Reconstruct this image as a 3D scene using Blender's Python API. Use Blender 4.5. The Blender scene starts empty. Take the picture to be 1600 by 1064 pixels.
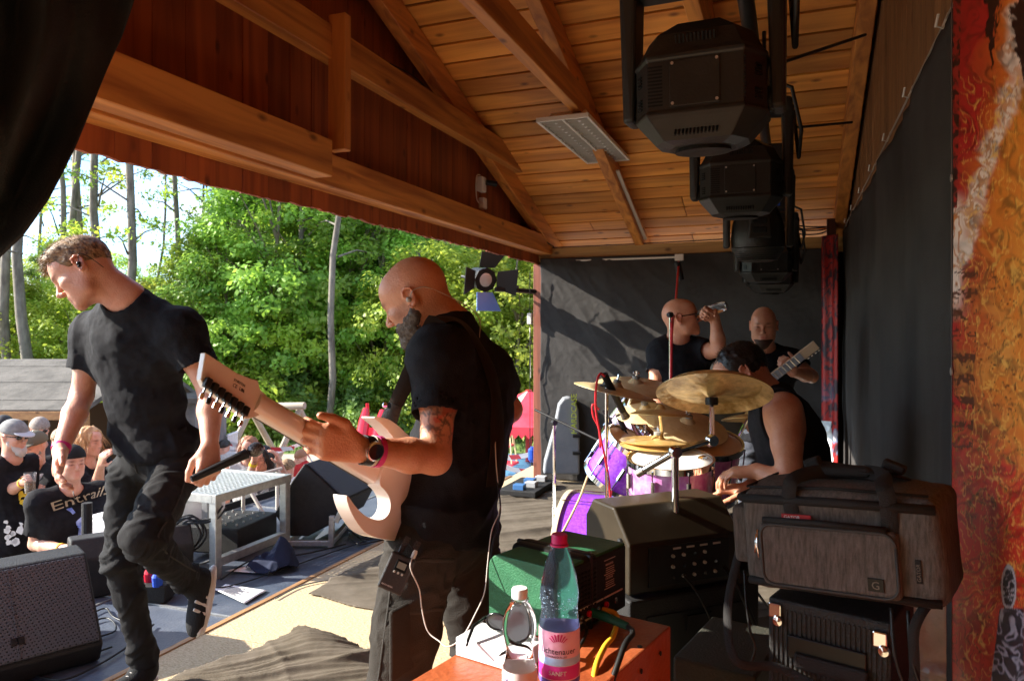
import bpy, math, random
import numpy as np
from mathutils import Vector, Matrix
PI = math.pi
R = math.radians
random.seed(7)
C = bpy.context.scene.collection
sc = bpy.context.scene
# ------------------------------------------------------------ camera, sky, sun, exposure
TH = R(20.9); FL = 1150.0; EYE = 1.45
cd = bpy.data.cameras.new('camera'); cam = bpy.data.objects.new('camera', cd); C.objects.link(cam)
cam.location = (0, 0, EYE); cam.rotation_euler = (R(90), 0, TH)
cd.sensor_width = 36; cd.lens = 36*FL/1600; cd.shift_y = -0.0075
cd.clip_start = 0.05; cd.clip_end = 2000
sc.camera = cam
cd.dof.use_dof = True; cd.dof.focus_distance = 2.3; cd.dof.aperture_fstop = 8.0
SUN_EL = R(29.5)
w = bpy.data.worlds.new('World'); sc.world = w; w.use_nodes = True
nt = w.node_tree; N = nt.nodes; L = nt.links
bg = N['Background']; sky = N.new('ShaderNodeTexSky'); sky.sky_type = 'NISHITA'
sky.sun_disc = False; sky.sun_elevation = SUN_EL; sky.sun_rotation = R(-108); sky.air_density = 1.0; sky.dust_density = 1.0
tc = N.new('ShaderNodeTexCoord'); mp = N.new('ShaderNodeMapping'); mp.inputs['Scale'].default_value = (1.0, 1.0, 2.6)
ns = N.new('ShaderNodeTexNoise'); ns.inputs['Scale'].default_value = 3.2; ns.inputs['Detail'].default_value = 7; ns.inputs['Roughness'].default_value = .55
rp = N.new('ShaderNodeValToRGB'); rp.color_ramp.elements[0].position = .46; rp.color_ramp.elements[1].position = .62
mx = N.new('ShaderNodeMix'); mx.data_type = 'RGBA'; mx.inputs[7].default_value = (3.6, 3.6, 3.7, 1)
L.new(tc.outputs['Generated'], mp.inputs[0]); L.new(mp.outputs[0], ns.inputs['Vector']); L.new(ns.outputs[0], rp.inputs[0])
tn = N.new('ShaderNodeMix'); tn.data_type = 'RGBA'; tn.blend_type = 'MULTIPLY'; tn.inputs[0].default_value = 1; tn.inputs[7].default_value = (.50, .68, .90, 1)
L.new(sky.outputs[0], tn.inputs[6]); L.new(rp.outputs[0], mx.inputs[0]); L.new(tn.outputs[2], mx.inputs[6]); L.new(mx.outputs[2], bg.inputs[0])
bg.inputs[1].default_value = 0.15
sd = bpy.data.lights.new('sun', 'SUN'); sd.energy = 4.5; sd.angle = R(0.53); sd.color = (1, .93, .82)
so = bpy.data.objects.new('sun', sd); C.objects.link(so)
sun_dir = Vector((-.838, -.27, .474))       # towards the sun
so.rotation_euler = sun_dir.to_track_quat('Z', 'Y').to_euler(); so.location = (-20, 0, 12)
sc.view_settings.view_transform = 'Standard'; sc.view_settings.look = 'None'
sc.view_settings.exposure = 1.86; sc.view_settings.gamma = 1; sc.view_settings.use_curve_mapping = False
try:
    sc.cycles.max_bounces = 8; sc.cycles.diffuse_bounces = 5; sc.cycles.transparent_max_bounces = 16
except Exception: pass

def at(px, py, t):
    """point seen at photo pixel (px,py) at depth t along the view axis (stage coordinates)"""
    a = (px-800)/FL; b = (520-py)/FL
    return Vector((t*(-math.sin(TH)+a*math.cos(TH)), t*(math.cos(TH)+a*math.sin(TH)), EYE+t*b))
def atz(px, py, z):
    return at(px, py, FL*(EYE-z)/(py-520))
def atx(px, py, x):
    a = (px-800)/FL; return at(px, py, x/(-math.sin(TH)+a*math.cos(TH)))
def aty(px, py, y):
    a = (px-800)/FL; return at(px, py, y/(math.cos(TH)+a*math.sin(TH)))

# ------------------------------------------------------------ materials
MATS = {}
def mat(name, col, rough=.6, col2=None, scale=8, mix=(.35, .65), bump=0, bscale=None, metal=0, stretch=(1, 1, 1), rnd=0,
        spec=.32, trans=0, emit=None, alpha=1, detail=5, coat=0, attr=None, sheen=0, sss=0, third=None):
    if name in MATS: return MATS[name]
    m = bpy.data.materials.new(name); m.use_nodes = True; MATS[name] = m
    nt = m.node_tree; N = nt.nodes; L = nt.links; b = N['Principled BSDF']
    col = tuple(col)+(1,) if len(col) == 3 else col
    b.inputs['Base Color'].default_value = col; b.inputs['Roughness'].default_value = rough; b.inputs['Metallic'].default_value = metal
    b.inputs['Specular IOR Level'].default_value = spec
    if coat: b.inputs['Coat Weight'].default_value = coat; b.inputs['Coat Roughness'].default_value = .12
    if sheen: b.inputs['Sheen Weight'].default_value = sheen
    if sss:
        b.inputs['Subsurface Weight'].default_value = sss; b.inputs['Subsurface Radius'].default_value = (.012, .005, .003); b.inputs['Subsurface Scale'].default_value = 1
    if trans: b.inputs['Transmission Weight'].default_value = trans; b.inputs['IOR'].default_value = 1.33
    if emit: b.inputs['Emission Color'].default_value = tuple(emit[:3])+(1,); b.inputs['Emission Strength'].default_value = emit[3]
    tc = N.new('ShaderNodeTexCoord'); mp = N.new('ShaderNodeMapping'); mp.inputs['Scale'].default_value = stretch
    L.new(tc.outputs['Object'], mp.inputs[0]); vec = mp.outputs[0]
    if rnd:
        oi = N.new('ShaderNodeObjectInfo'); ml = N.new('ShaderNodeMath'); ml.operation = 'MULTIPLY'; ml.inputs[1].default_value = 37
        L.new(oi.outputs['Random'], ml.inputs[0]); cb = N.new('ShaderNodeCombineXYZ')
        for i in range(3): L.new(ml.outputs[0], cb.inputs[i])
        L.new(cb.outputs[0], mp.inputs[1])
    outc = None
    if col2 is not None:
        n = N.new('ShaderNodeTexNoise'); n.inputs['Scale'].default_value = scale; n.inputs['Detail'].default_value = detail
        n.inputs['Roughness'].default_value = .62
        L.new(vec, n.inputs['Vector']); r = N.new('ShaderNodeValToRGB')
        r.color_ramp.elements[0].position = mix[0]; r.color_ramp.elements[1].position = mix[1]
        r.color_ramp.elements[0].color = col; r.color_ramp.elements[1].color = tuple(col2)+(1,)
        if third:
            e = r.color_ramp.elements.new(third[0]); e.color = tuple(third[1])+(1,)
        L.new(n.outputs[0], r.inputs[0]); outc = r.outputs[0]
    if attr:
        a = N.new('ShaderNodeVertexColor'); a.layer_name = attr
        mm = N.new('ShaderNodeMix'); mm.data_type = 'RGBA'; mm.blend_type = 'MULTIPLY'; mm.inputs[0].default_value = 1
        if outc: L.new(outc, mm.inputs[6])
        else: mm.inputs[6].default_value = col
        L.new(a.outputs[0], mm.inputs[7]); outc = mm.outputs[2]
    if rnd:
        hs = N.new('ShaderNodeHueSaturation'); mr = N.new('ShaderNodeMapRange'); mr.inputs[3].default_value = 1-rnd; mr.inputs[4].default_value = 1+rnd
        L.new(oi.outputs['Random'], mr.inputs[0]); L.new(mr.outputs[0], hs.inputs['Value'])
        if outc: L.new(outc, hs.inputs['Color'])
        else: hs.inputs['Color'].default_value = col
        outc = hs.outputs[0]
    if outc: L.new(outc, b.inputs['Base Color'])
    if bump:
        n2 = N.new('ShaderNodeTexNoise'); n2.inputs['Scale'].default_value = bscale or scale*4; n2.inputs['Detail'].default_value = 4
        L.new(vec, n2.inputs['Vector']); bp = N.new('ShaderNodeBump'); bp.inputs['Strength'].default_value = min(1, bump); bp.inputs['Distance'].default_value = .01*max(1, bump)
        L.new(n2.outputs[0], bp.inputs['Height']); L.new(bp.outputs[0], b.inputs['Normal'])
    if alpha < 1: b.inputs['Alpha'].default_value = alpha
    return m
def wood(name, light, dark, axis, rnd=.18, ring=26, rough=.55):
    """planed softwood: grain streaks along `axis`, scattered knots, boards varying in tone"""
    if name in MATS: return MATS[name]
    m = bpy.data.materials.new(name); m.use_nodes = True; MATS[name] = m
    nt = m.node_tree; N = nt.nodes; L = nt.links; b = N['Principled BSDF']; b.inputs['Roughness'].default_value = rough
    tc = N.new('ShaderNodeTexCoord'); oi = N.new('ShaderNodeObjectInfo'); ml = N.new('ShaderNodeMath'); ml.operation = 'MULTIPLY'; ml.inputs[1].default_value = 91
    L.new(oi.outputs['Random'], ml.inputs[0]); cb = N.new('ShaderNodeCombineXYZ')
    for i in range(3): L.new(ml.outputs[0], cb.inputs[i])
    ad = N.new('ShaderNodeVectorMath'); ad.operation = 'ADD'; L.new(tc.outputs['Object'], ad.inputs[0]); L.new(cb.outputs[0], ad.inputs[1])
    mp = N.new('ShaderNodeMapping'); s = [1, 1, 1]; s[axis] = .07; mp.inputs['Scale'].default_value = s; L.new(ad.outputs[0], mp.inputs[0])
    n = N.new('ShaderNodeTexNoise'); n.inputs['Scale'].default_value = ring; n.inputs['Detail'].default_value = 6; n.inputs['Distortion'].default_value = .8
    L.new(mp.outputs[0], n.inputs['Vector'])
    r = N.new('ShaderNodeValToRGB'); r.color_ramp.elements[0].position = .30; r.color_ramp.elements[1].position = .62
    r.color_ramp.elements[0].color = tuple(dark)+(1,); r.color_ramp.elements[1].color = tuple(light)+(1,); L.new(n.outputs[0], r.inputs[0])
    mp2 = N.new('ShaderNodeMapping'); s2 = [3.2, 3.2, 3.2]; s2[axis] = 1.7; mp2.inputs['Scale'].default_value = s2; L.new(ad.outputs[0], mp2.inputs[0])
    v = N.new('ShaderNodeTexVoronoi'); v.inputs['Scale'].default_value = 2.4; L.new(mp2.outputs[0], v.inputs['Vector'])
    kr = N.new('ShaderNodeValToRGB'); kr.color_ramp.elements[0].position = .05; kr.color_ramp.elements[1].position = .17
    kr.color_ramp.elements[0].color = (.22, .16, .12, 1); kr.color_ramp.elements[1].color = (1, 1, 1, 1); L.new(v.outputs['Distance'], kr.inputs[0])
    mm = N.new('ShaderNodeMix'); mm.data_type = 'RGBA'; mm.blend_type = 'MULTIPLY'; mm.inputs[0].default_value = .85
    L.new(r.outputs[0], mm.inputs[6]); L.new(kr.outputs[0], mm.inputs[7])
    n3 = N.new('ShaderNodeTexNoise'); n3.inputs['Scale'].default_value = 2.3; L.new(ad.outputs[0], n3.inputs['Vector'])
    hs = N.new('ShaderNodeHueSaturation'); mr = N.new('ShaderNodeMapRange'); mr.inputs[3].default_value = 1-rnd; mr.inputs[4].default_value = 1+rnd
    aa = N.new('ShaderNodeMath'); aa.operation = 'ADD'; L.new(oi.outputs['Random'], aa.inputs[0]); L.new(n3.outputs[0], aa.inputs[1])
    mr.inputs[1].default_value = .35; mr.inputs[2].default_value = 1.65
    L.new(aa.outputs[0], mr.inputs[0]); L.new(mr.outputs[0], hs.inputs['Value']); L.new(mm.outputs[2], hs.inputs['Color']); L.new(hs.outputs[0], b.inputs['Base Color'])
    bp = N.new('ShaderNodeBump'); bp.inputs['Strength'].default_value = .35; bp.inputs['Distance'].default_value = .004; L.new(n.outputs[0], bp.inputs['Height']); L.new(bp.outputs[0], b.inputs['Normal'])
    return m

# ------------------------------------------------------------ object helpers
ORG = {}
def _reg(o, loc): ORG[o.name] = Vector(loc)
def org(o): return ORG.get(o.name, Vector((0, 0, 0)))
def tag(o, label=None, cat=None, group=None, kind=None):
    if label: o['label'] = label
    if cat: o['category'] = cat
    if group: o['group'] = group
    if kind: o['kind'] = kind
    return o
def thing(name, label, cat, loc=(0, 0, 0), group=None):
    o = bpy.data.objects.new(name, None); C.objects.link(o); o.location = loc; o.empty_display_size = .1; _reg(o, loc)
    return tag(o, label, cat, group)
def struct(name, loc=(0, 0, 0)):
    o = bpy.data.objects.new(name, None); C.objects.link(o); o.location = loc; _reg(o, loc); o['kind'] = 'structure'; return o
def children(o): return [c for c in bpy.data.objects if c.parent == o]
def copy_tree(o, parent=None):
    c = o.copy(); C.objects.link(c)
    if parent: c.parent = parent
    _reg(c, org(o))
    for ch in list(o.children): copy_tree(ch, c)
    return c
def frame(f, up=(0, 0, 1)):
    """rotation whose columns are (f, left, up)"""
    f = Vector(f).normalized(); u = Vector(up); u = (u-f*u.dot(f)).normalized(); l = u.cross(f)
    return Matrix((f, l, u)).transposed()
class MB:
    def __init__(s): s.v = []; s.f = []
    def add(s, vs, fs):
        n = len(s.v); s.v += [tuple(v) for v in vs]; s.f += [tuple(i+n for i in f) for f in fs]; return s
    def box(s, c, size, rot=None, taper=1):
        c = Vector(c); vs = []
        for k in (-1, 1):
            t = taper if k == 1 else 1
            for i, j in ((-1, -1), (1, -1), (1, 1), (-1, 1)):
                p = Vector((i*size[0]/2*t, j*size[1]/2*t, k*size[2]/2)); vs.append(c+(rot @ p if rot else p))
        return s.add(vs, [(3, 2, 1, 0), (4, 5, 6, 7), (0, 1, 5, 4), (1, 2, 6, 5), (2, 3, 7, 6), (3, 0, 4, 7)])
    def hexa(s, b, t):
        return s.add(list(b)+list(t), [(3, 2, 1, 0), (4, 5, 6, 7), (0, 1, 5, 4), (1, 2, 6, 5), (2, 3, 7, 6), (3, 0, 4, 7)])
    def beam(s, a, b, w_, h, up=(0, 0, 1)):
        a = Vector(a); b = Vector(b); fr = frame(b-a, up); return s.box((a+b)/2, ((b-a).length, w_, h), fr)
    def tube(s, pts, r, n=8, caps=True, flat=None):
        pts = [Vector(p) for p in pts]; rs = r if isinstance(r, (list, tuple)) else [r]*len(pts)
        base = len(s.v); prev = None
        for i, p in enumerate(pts):
            d = (pts[min(i+1, len(pts)-1)]-pts[max(i-1, 0)]).normalized()
            if prev is None:
                x = d.orthogonal().normalized()
                if flat is not None:
                    x = Vector(flat); x = (x-d*x.dot(d)).normalized()
            else:
                x = prev-d*prev.dot(d)
                x = x.normalized() if x.length > 1e-6 else d.orthogonal().normalized()
            prev = x; y = d.cross(x)
            for k in range(n):
                a = 2*PI*k/n; s.v.append(tuple(p+(x*math.cos(a)+y*math.sin(a)*(1 if flat is None else .25))*rs[i]))
        for i in range(len(pts)-1):
            for k in range(n):
                k2 = (k+1) % n; s.f.append((base+i*n+k, base+i*n+k2, base+(i+1)*n+k2, base+(i+1)*n+k))
        if caps:
            s.f.append(tuple(base+k for k in range(n))[::-1]); e = base+(len(pts)-1)*n; s.f.append(tuple(e+k for k in range(n)))
        return s
    def lathe(s, prof, c=(0, 0, 0), rot=None, n=24, caps=True):
        base = len(s.v); c = Vector(c)
        for r_, z in prof:
            for k in range(n):
                a = 2*PI*k/n; p = Vector((r_*math.cos(a), r_*math.sin(a), z)); s.v.append(tuple(c+(rot @ p if rot else p)))
        for i in range(len(prof)-1):
            for k in range(n):
                k2 = (k+1) % n; s.f.append((base+i*n+k, base+i*n+k2, base+(i+1)*n+k2, base+(i+1)*n+k))
        if caps:
            s.f.append(tuple(base+k for k in range(n))[::-1]); e = base+(len(prof)-1)*n; s.f.append(tuple(e+k for k in range(n)))
        return s
    def prism(s, poly, z0, z1, o=(0, 0, 0), rot=None):
        """poly in the local xy plane, extruded z0..z1"""
        n = len(poly); o = Vector(o); vs = []
        for z in (z0, z1):
            for x, y in poly: p = Vector((x, y, z)); vs.append(o+(rot @ p if rot else p))
        fs = [tuple(range(n))[::-1], tuple(range(n, 2*n))]
        for k in range(n): fs.append((k, (k+1) % n, n+(k+1) % n, n+k))
        return s.add(vs, fs)
    def ball(s, c, r, n=12, rot=None):
        r = (r, r, r) if not isinstance(r, (tuple, list)) else r
        m = n//2; base = len(s.v); c = Vector(c)
        for i in range(1, m):
            t = PI*i/m
            for k in range(n):
                a = 2*PI*k/n; p = Vector((r[0]*math.sin(t)*math.cos(a), r[1]*math.sin(t)*math.sin(a), r[2]*math.cos(t)))
                s.v.append(tuple(c+(rot @ p if rot else p)))
        for i in range(m-2):
            for k in range(n):
                k2 = (k+1) % n; s.f.append((base+i*n+k, base+(i+1)*n+k, base+(i+1)*n+k2, base+i*n+k2))
        s.f.append(tuple(base+k for k in range(n))); e = base+(m-2)*n; s.f.append(tuple(e+k for k in range(n))[::-1])
        return s
    def build(s, name, m, parent=None, smooth=False, bevel=0, loc=None, seg=2, sub=0):
        me = bpy.data.meshes.new(name); off = org(parent) if parent else (Vector(loc) if loc is not None else Vector((0, 0, 0)))
        me.from_pydata([tuple(Vector(v)-off) for v in s.v], [], s.f); me.materials.append(m)
        o = bpy.data.objects.new(name, me); C.objects.link(o); _reg(o, off)
        if parent: o.parent = parent
        else: o.location = off
        if smooth:
            me.polygons.foreach_set('use_smooth', [True]*len(me.polygons))
            if smooth == 'auto': me.set_sharp_from_angle(angle=R(38))
        if bevel:
            b = o.modifiers.new('bevel', 'BEVEL'); b.width = bevel; b.segments = seg; b.limit_method = 'ANGLE'; b.angle_limit = R(40)
        if sub:
            b = o.modifiers.new('sub', 'SUBSURF'); b.levels = sub; b.render_levels = sub
        me.update()
        return o
def npmesh(name, V, Fq, m, parent=None, smooth=True, loc=None, col=None, mi=None):
    """mesh from numpy arrays; V in world coordinates, Fq (n,4) or (n,3)"""
    off = np.array(org(parent) if parent else (loc if loc is not None else (0, 0, 0)), dtype=np.float32)
    V = np.asarray(V, dtype=np.float32)-off; Fq = np.asarray(Fq, dtype=np.int32)
    me = bpy.data.meshes.new(name); k = Fq.shape[1]
    me.vertices.add(len(V)); me.vertices.foreach_set('co', V.ravel())
    me.loops.add(Fq.size); me.loops.foreach_set('vertex_index', Fq.ravel())
    me.polygons.add(len(Fq)); me.polygons.foreach_set('loop_start', np.arange(0, Fq.size, k, dtype=np.int32))
    try: me.polygons.foreach_set('loop_total', np.full(len(Fq), k, dtype=np.int32))
    except Exception: pass
    me.update(calc_edges=True)
    if smooth: me.polygons.foreach_set('use_smooth', np.ones(len(Fq), dtype=bool))
    for mm in (m if isinstance(m, (list, tuple)) else [m]): me.materials.append(mm)
    if mi is not None: me.polygons.foreach_set('material_index', np.asarray(mi, dtype=np.int32))
    if col is not None:
        ca = me.color_attributes.new('tint', 'FLOAT_COLOR', 'POINT'); c4 = np.ones((len(V), 4), dtype=np.float32); c4[:, :3] = col
        ca.data.foreach_set('color', c4.ravel())
    o = bpy.data.objects.new(name, me); C.objects.link(o); _reg(o, off)
    if parent: o.parent = parent
    else: o.location = off
    return o
def text(name, body, size, o, xdir, ydir, m, parent, depth=.0006, font_scale_x=1.0, curve=None):
    """raised lettering; o = lower-left corner, xdir reading direction, ydir up direction"""
    cu = bpy.data.curves.new(name, 'FONT'); cu.body = body; cu.size = size; cu.extrude = depth; cu.resolution_u = 2
    tmp = bpy.data.objects.new('tmp', cu); C.objects.link(tmp)
    dg = bpy.context.evaluated_depsgraph_get(); me = bpy.data.meshes.new_from_object(tmp.evaluated_get(dg))
    bpy.data.objects.remove(tmp); me.name = name
    n = len(me.vertices); co = np.empty(n*3, dtype=np.float32); me.vertices.foreach_get('co', co); co = co.reshape(-1, 3)
    xd = np.array(Vector(xdir).normalized())*font_scale_x; yd = np.array((Vector(ydir)-Vector(xdir).normalized()*Vector(ydir).dot(Vector(xdir).normalized())).normalized())
    if curve: P = curve(co)
    else:
        zd = np.cross(np.array(Vector(xdir).normalized()), yd); P = np.array(o)+co[:, :1]*xd+co[:, 1:2]*yd+co[:, 2:3]*zd
    off = np.array(org(parent)); me.vertices.foreach_set('co', (P-off).astype(np.float32).ravel()); me.materials.clear(); me.materials.append(m); me.update()
    ob = bpy.data.objects.new(name, me); C.objects.link(ob); ob.parent = parent; _reg(ob, off); return ob

# ------------------------------------------------------------ value noise and implicit surfaces
_rs = np.random.RandomState(11); _T = _rs.rand(32, 32, 32).astype(np.float32)*2-1
def vnoise(P, s=1.0, seed=0):
    P = np.asarray(P, dtype=np.float32)*s+np.float32(seed*3.71+100)
    i = np.floor(P).astype(np.int32); f = P-i; f = f*f*(3-2*f); i &= 31; j = (i+1) & 31
    x0, y0, z0 = i[..., 0], i[..., 1], i[..., 2]; x1, y1, z1 = j[..., 0], j[..., 1], j[..., 2]; fx, fy, fz = f[..., 0], f[..., 1], f[..., 2]
    a = _T[x0, y0, z0]*(1-fx)+_T[x1, y0, z0]*fx; b = _T[x0, y1, z0]*(1-fx)+_T[x1, y1, z0]*fx
    c = _T[x0, y0, z1]*(1-fx)+_T[x1, y0, z1]*fx; d = _T[x0, y1, z1]*(1-fx)+_T[x1, y1, z1]*fx
    return (a*(1-fy)+b*fy)*(1-fz)+(c*(1-fy)+d*fy)*fz
def fbm(P, s=1.0, seed=0, o=3):
    r = 0; a = 1
    for k in range(o): r = r+a*vnoise(P, s*(2**k), seed+k); a *= .5
    return r
def A3(v): return np.array(v, dtype=np.float32)
class SDF:
    def __init__(s, lo, hi, h):
        s.lo = A3(lo); s.h = h; s.n = np.ceil((A3(hi)-s.lo)/h).astype(int)+1
        s.V = np.full(tuple(s.n), 9.0, dtype=np.float32)
    def _sub(s, lo, hi):
        a = np.clip(np.floor((lo-s.lo)/s.h).astype(int), 0, s.n-1); b = np.clip(np.ceil((hi-s.lo)/s.h).astype(int)+1, 1, s.n)
        if np.any(b <= a): return None, None
        sl = tuple(slice(a[i], b[i]) for i in range(3))
        g = [s.lo[i]+s.h*np.arange(a[i], b[i], dtype=np.float32) for i in range(3)]
        P = np.stack(np.meshgrid(*g, indexing='ij'), -1); return sl, P
    def _op(s, sl, d, k, op):
        V = s.V[sl]
        if op == 'u':
            if k <= 0: s.V[sl] = np.minimum(V, d)
            else:
                h = np.maximum(k-np.abs(V-d), 0)/k; s.V[sl] = np.minimum(V, d)-h*h*k*.25
        elif op == 's':
            d = -d; kk = max(k, 1e-5); h = np.maximum(kk-np.abs(V-d), 0)/kk; s.V[sl] = np.maximum(V, d)+h*h*kk*.25
        elif op == 'i':
            s.V[sl] = np.maximum(V, d)
    def cone(s, a, b, ra, rb=None, k=.02, op='u', flat=None, ff=1.0):
        rb = ra if rb is None else rb; a = A3(a); b = A3(b); m = max(ra, rb)*max(1, ff)+k+2.5*s.h
        sl, P = s._sub(np.minimum(a, b)-m, np.maximum(a, b)+m)
        if sl is None: return s
        ab = b-a; L2 = float(ab@ab)+1e-12; q = P-a; h = np.clip(q@ab/L2, 0, 1); q = q-h[..., None]*ab
        if flat is not None:
            f = A3(flat); f = f/np.linalg.norm(f); c = q@f; q = q+(c/ff-c)[..., None]*f
        d = np.sqrt((q*q).sum(-1))-(ra+(rb-ra)*h)
        s._op(sl, d, k, op); return s
    def ell(s, c, r, rot=None, k=.02, op='u'):
        c = A3(c); r = A3(r); m = float(r.max())+k+2.5*s.h; sl, P = s._sub(c-m, c+m)
        if sl is None: return s
        q = P-c
        if rot is not None: q = q@np.array(rot, dtype=np.float32)
        k0 = np.sqrt(((q/r)**2).sum(-1)); k1 = np.sqrt(((q/(r*r))**2).sum(-1))+1e-6
        s._op(sl, k0*(k0-1)/k1, k, op); return s
    def box(s, c, half, rot=None, rad=.01, k=.01, op='u'):
        c = A3(c); half = A3(half); m = float(np.linalg.norm(half))+k+2.5*s.h; sl, P = s._sub(c-m, c+m)
        if sl is None: return s
        q = P-c
        if rot is not None: q = q@np.array(rot, dtype=np.float32)
        q = np.abs(q)-(half-rad); d = np.sqrt((np.maximum(q, 0)**2).sum(-1))+np.minimum(q.max(-1), 0)-rad
        s._op(sl, d, k, op); return s
    def plane(s, p, n, k=0.004):
        """keep the side opposite to n"""
        n = A3(n); n = n/np.linalg.norm(n); g = [s.lo[i]+s.h*np.arange(s.n[i], dtype=np.float32) for i in range(3)]
        d = (g[0]*n[0])[:, None, None]+(g[1]*n[1])[None, :, None]+(g[2]*n[2])[None, None, :]-float(A3(p)@n)
        s.V = np.maximum(s.V, d); return s
    def cut(s, p, n, rad):
        """cut by plane only within rad of p"""
        p = A3(p); n = A3(n); n = n/np.linalg.norm(n); sl, P = s._sub(p-rad, p+rad)
        if sl is None: return s
        d = (P-p)@n; lim = np.sqrt(((P-p)**2).sum(-1))-rad
        s.V[sl] = np.maximum(s.V[sl], np.minimum(d, -lim)); return s
    def mesh(s):
        V = s.V; V[0] = 1; V[-1] = 1; V[:, 0] = 1; V[:, -1] = 1; V[:, :, 0] = 1; V[:, :, -1] = 1
        ins = V < 0; n = ins.shape
        cnt = np.zeros((n[0]-1, n[1]-1, n[2]-1), dtype=np.int8)
        for i in (0, 1):
            for j in (0, 1):
                for k in (0, 1): cnt += ins[i:n[0]-1+i, j:n[1]-1+j, k:n[2]-1+k]
        ci = np.argwhere((cnt > 0) & (cnt < 8)); del cnt
        idx = np.full((n[0]-1, n[1]-1, n[2]-1), -1, dtype=np.int32); idx[ci[:, 0], ci[:, 1], ci[:, 2]] = np.arange(len(ci))
        cr = {}
        for i in (0, 1):
            for j in (0, 1):
                for k in (0, 1): cr[i, j, k] = V[ci[:, 0]+i, ci[:, 1]+j, ci[:, 2]+k]
        pos = np.zeros((len(ci), 3), dtype=np.float32); w_ = np.zeros(len(ci), dtype=np.float32)
        for a in cr:
            for ax in range(3):
                if a[ax] == 1: continue
                b = list(a); b[ax] = 1; b = tuple(b); va, vb = cr[a], cr[b]; m = (va < 0) != (vb < 0)
                t = np.where(m, va/(va-vb+1e-12), 0); q = np.array(a, dtype=np.float32)[None, :]+0*pos; q[:, ax] = t
                pos += q*m[:, None]; w_ += m
        pos = pos/w_[:, None]+ci; P = s.lo+pos*s.h
        F = []
        for ax in range(3):
            o1, o2 = [(1, 2), (2, 0), (0, 1)][ax]
            A = [slice(None)]*3; B = [slice(None)]*3; A[ax] = slice(0, n[ax]-1); B[ax] = slice(1, n[ax])
            ia = ins[tuple(A)]; ib = ins[tuple(B)]; e = np.argwhere(ia != ib); sg = ia[e[:, 0], e[:, 1], e[:, 2]]
            def g(d1, d2):
                q = e.copy(); q[:, o1] -= d1; q[:, o2] -= d2; return idx[q[:, 0], q[:, 1], q[:, 2]]
            q = np.stack([g(1, 1), g(0, 1), g(0, 0), g(1, 0)], 1); q[~sg] = q[~sg][:, ::-1]; F.append(q)
        F = np.concatenate(F); F = F[(F >= 0).all(1)]
        return P, F
def normals(P, F):
    n = np.zeros_like(P); a = P[F[:, 2]]-P[F[:, 0]]; b = P[F[:, 3]]-P[F[:, 1]]; c = np.cross(a, b)
    for k in range(4):
        for d in range(3): n[:, d] += np.bincount(F[:, k], c[:, d], len(P)).astype(np.float32)
    return n/(np.linalg.norm(n, axis=1)[:, None]+1e-9)
def relax(P, F, it=1, lam=.5):
    for _ in range(it):
        acc = np.zeros_like(P); cnt = np.bincount(F.ravel(), minlength=len(P))*2
        for k in range(4):
            nb = P[F[:, (k+1) % 4]]+P[F[:, (k+3) % 4]]
            for d in range(3): acc[:, d] += np.bincount(F[:, k], nb[:, d], len(P)).astype(np.float32)
        P = P*(1-lam)+lam*acc/np.maximum(cnt, 1)[:, None]
    return P.astype(np.float32)
# ============================================================ SETTING
GZ = -1.1
sand = mat('sand', (.30, .25, .19), .95, (.42, .36, .28), 1.3, (.3, .7), bump=.6, bscale=30)
g = MB(); n_ = 40
gv = MB()
for i in range(n_+1):
    for j in range(n_+1):
        x = -260+520*i/n_; y = -200+520*j/n_; d = math.hypot(x, y)
        gv.v.append((x, y, GZ+(0 if d < 35 else .0)))
for i in range(n_):
    for j in range(n_):
        a = i*(n_+1)+j; gv.f.append((a, a+n_+1, a+n_+2, a+1))
go = gv.build('ground', sand); tag(go, kind='structure')
RV = Vector((math.cos(TH), math.sin(TH), 0)); FV = Vector((-math.sin(TH), math.cos(TH), 0))
def gp(px, t, z=GZ):
    p = at(px, 520, t); p.z = z; return p
grassm = mat('grass', (.07, .13, .025), .9, (.16, .22, .05), 3, (.3, .7))
# lawn patches beyond the sand, grown as blades
def lawn(name, x0, x1, t0, t1, n, seed):
    rr = random.Random(seed); mb = MB()
    q = [gp(x0, t0, GZ+.004), gp(x1, t0, GZ+.004), gp(x1, t1, GZ+.004), gp(x0, t1, GZ+.004)]
    mb.add(q, [(0, 1, 2, 3)])
    for _ in range(n):
        t = t0+(t1-t0)*rr.random(); p = gp(x0+(x1-x0)*rr.random(), t, GZ); a = rr.uniform(0, 6.28); w_ = .03; h = rr.uniform(.06, .2)
        d = Vector((math.cos(a), math.sin(a), 0))*w_
        mb.add([p-d, p+d, p+Vector((rr.uniform(-.05, .05), rr.uniform(-.05, .05), h))], [(0, 1, 2)])
    o = mb.build(name, grassm); tag(o, kind='stuff', label='patch of short sunlit grass behind the festival ground', cat='grass'); return o
lawn('grass', -200, 1100, 15.5, 45, 26000, 3)

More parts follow.
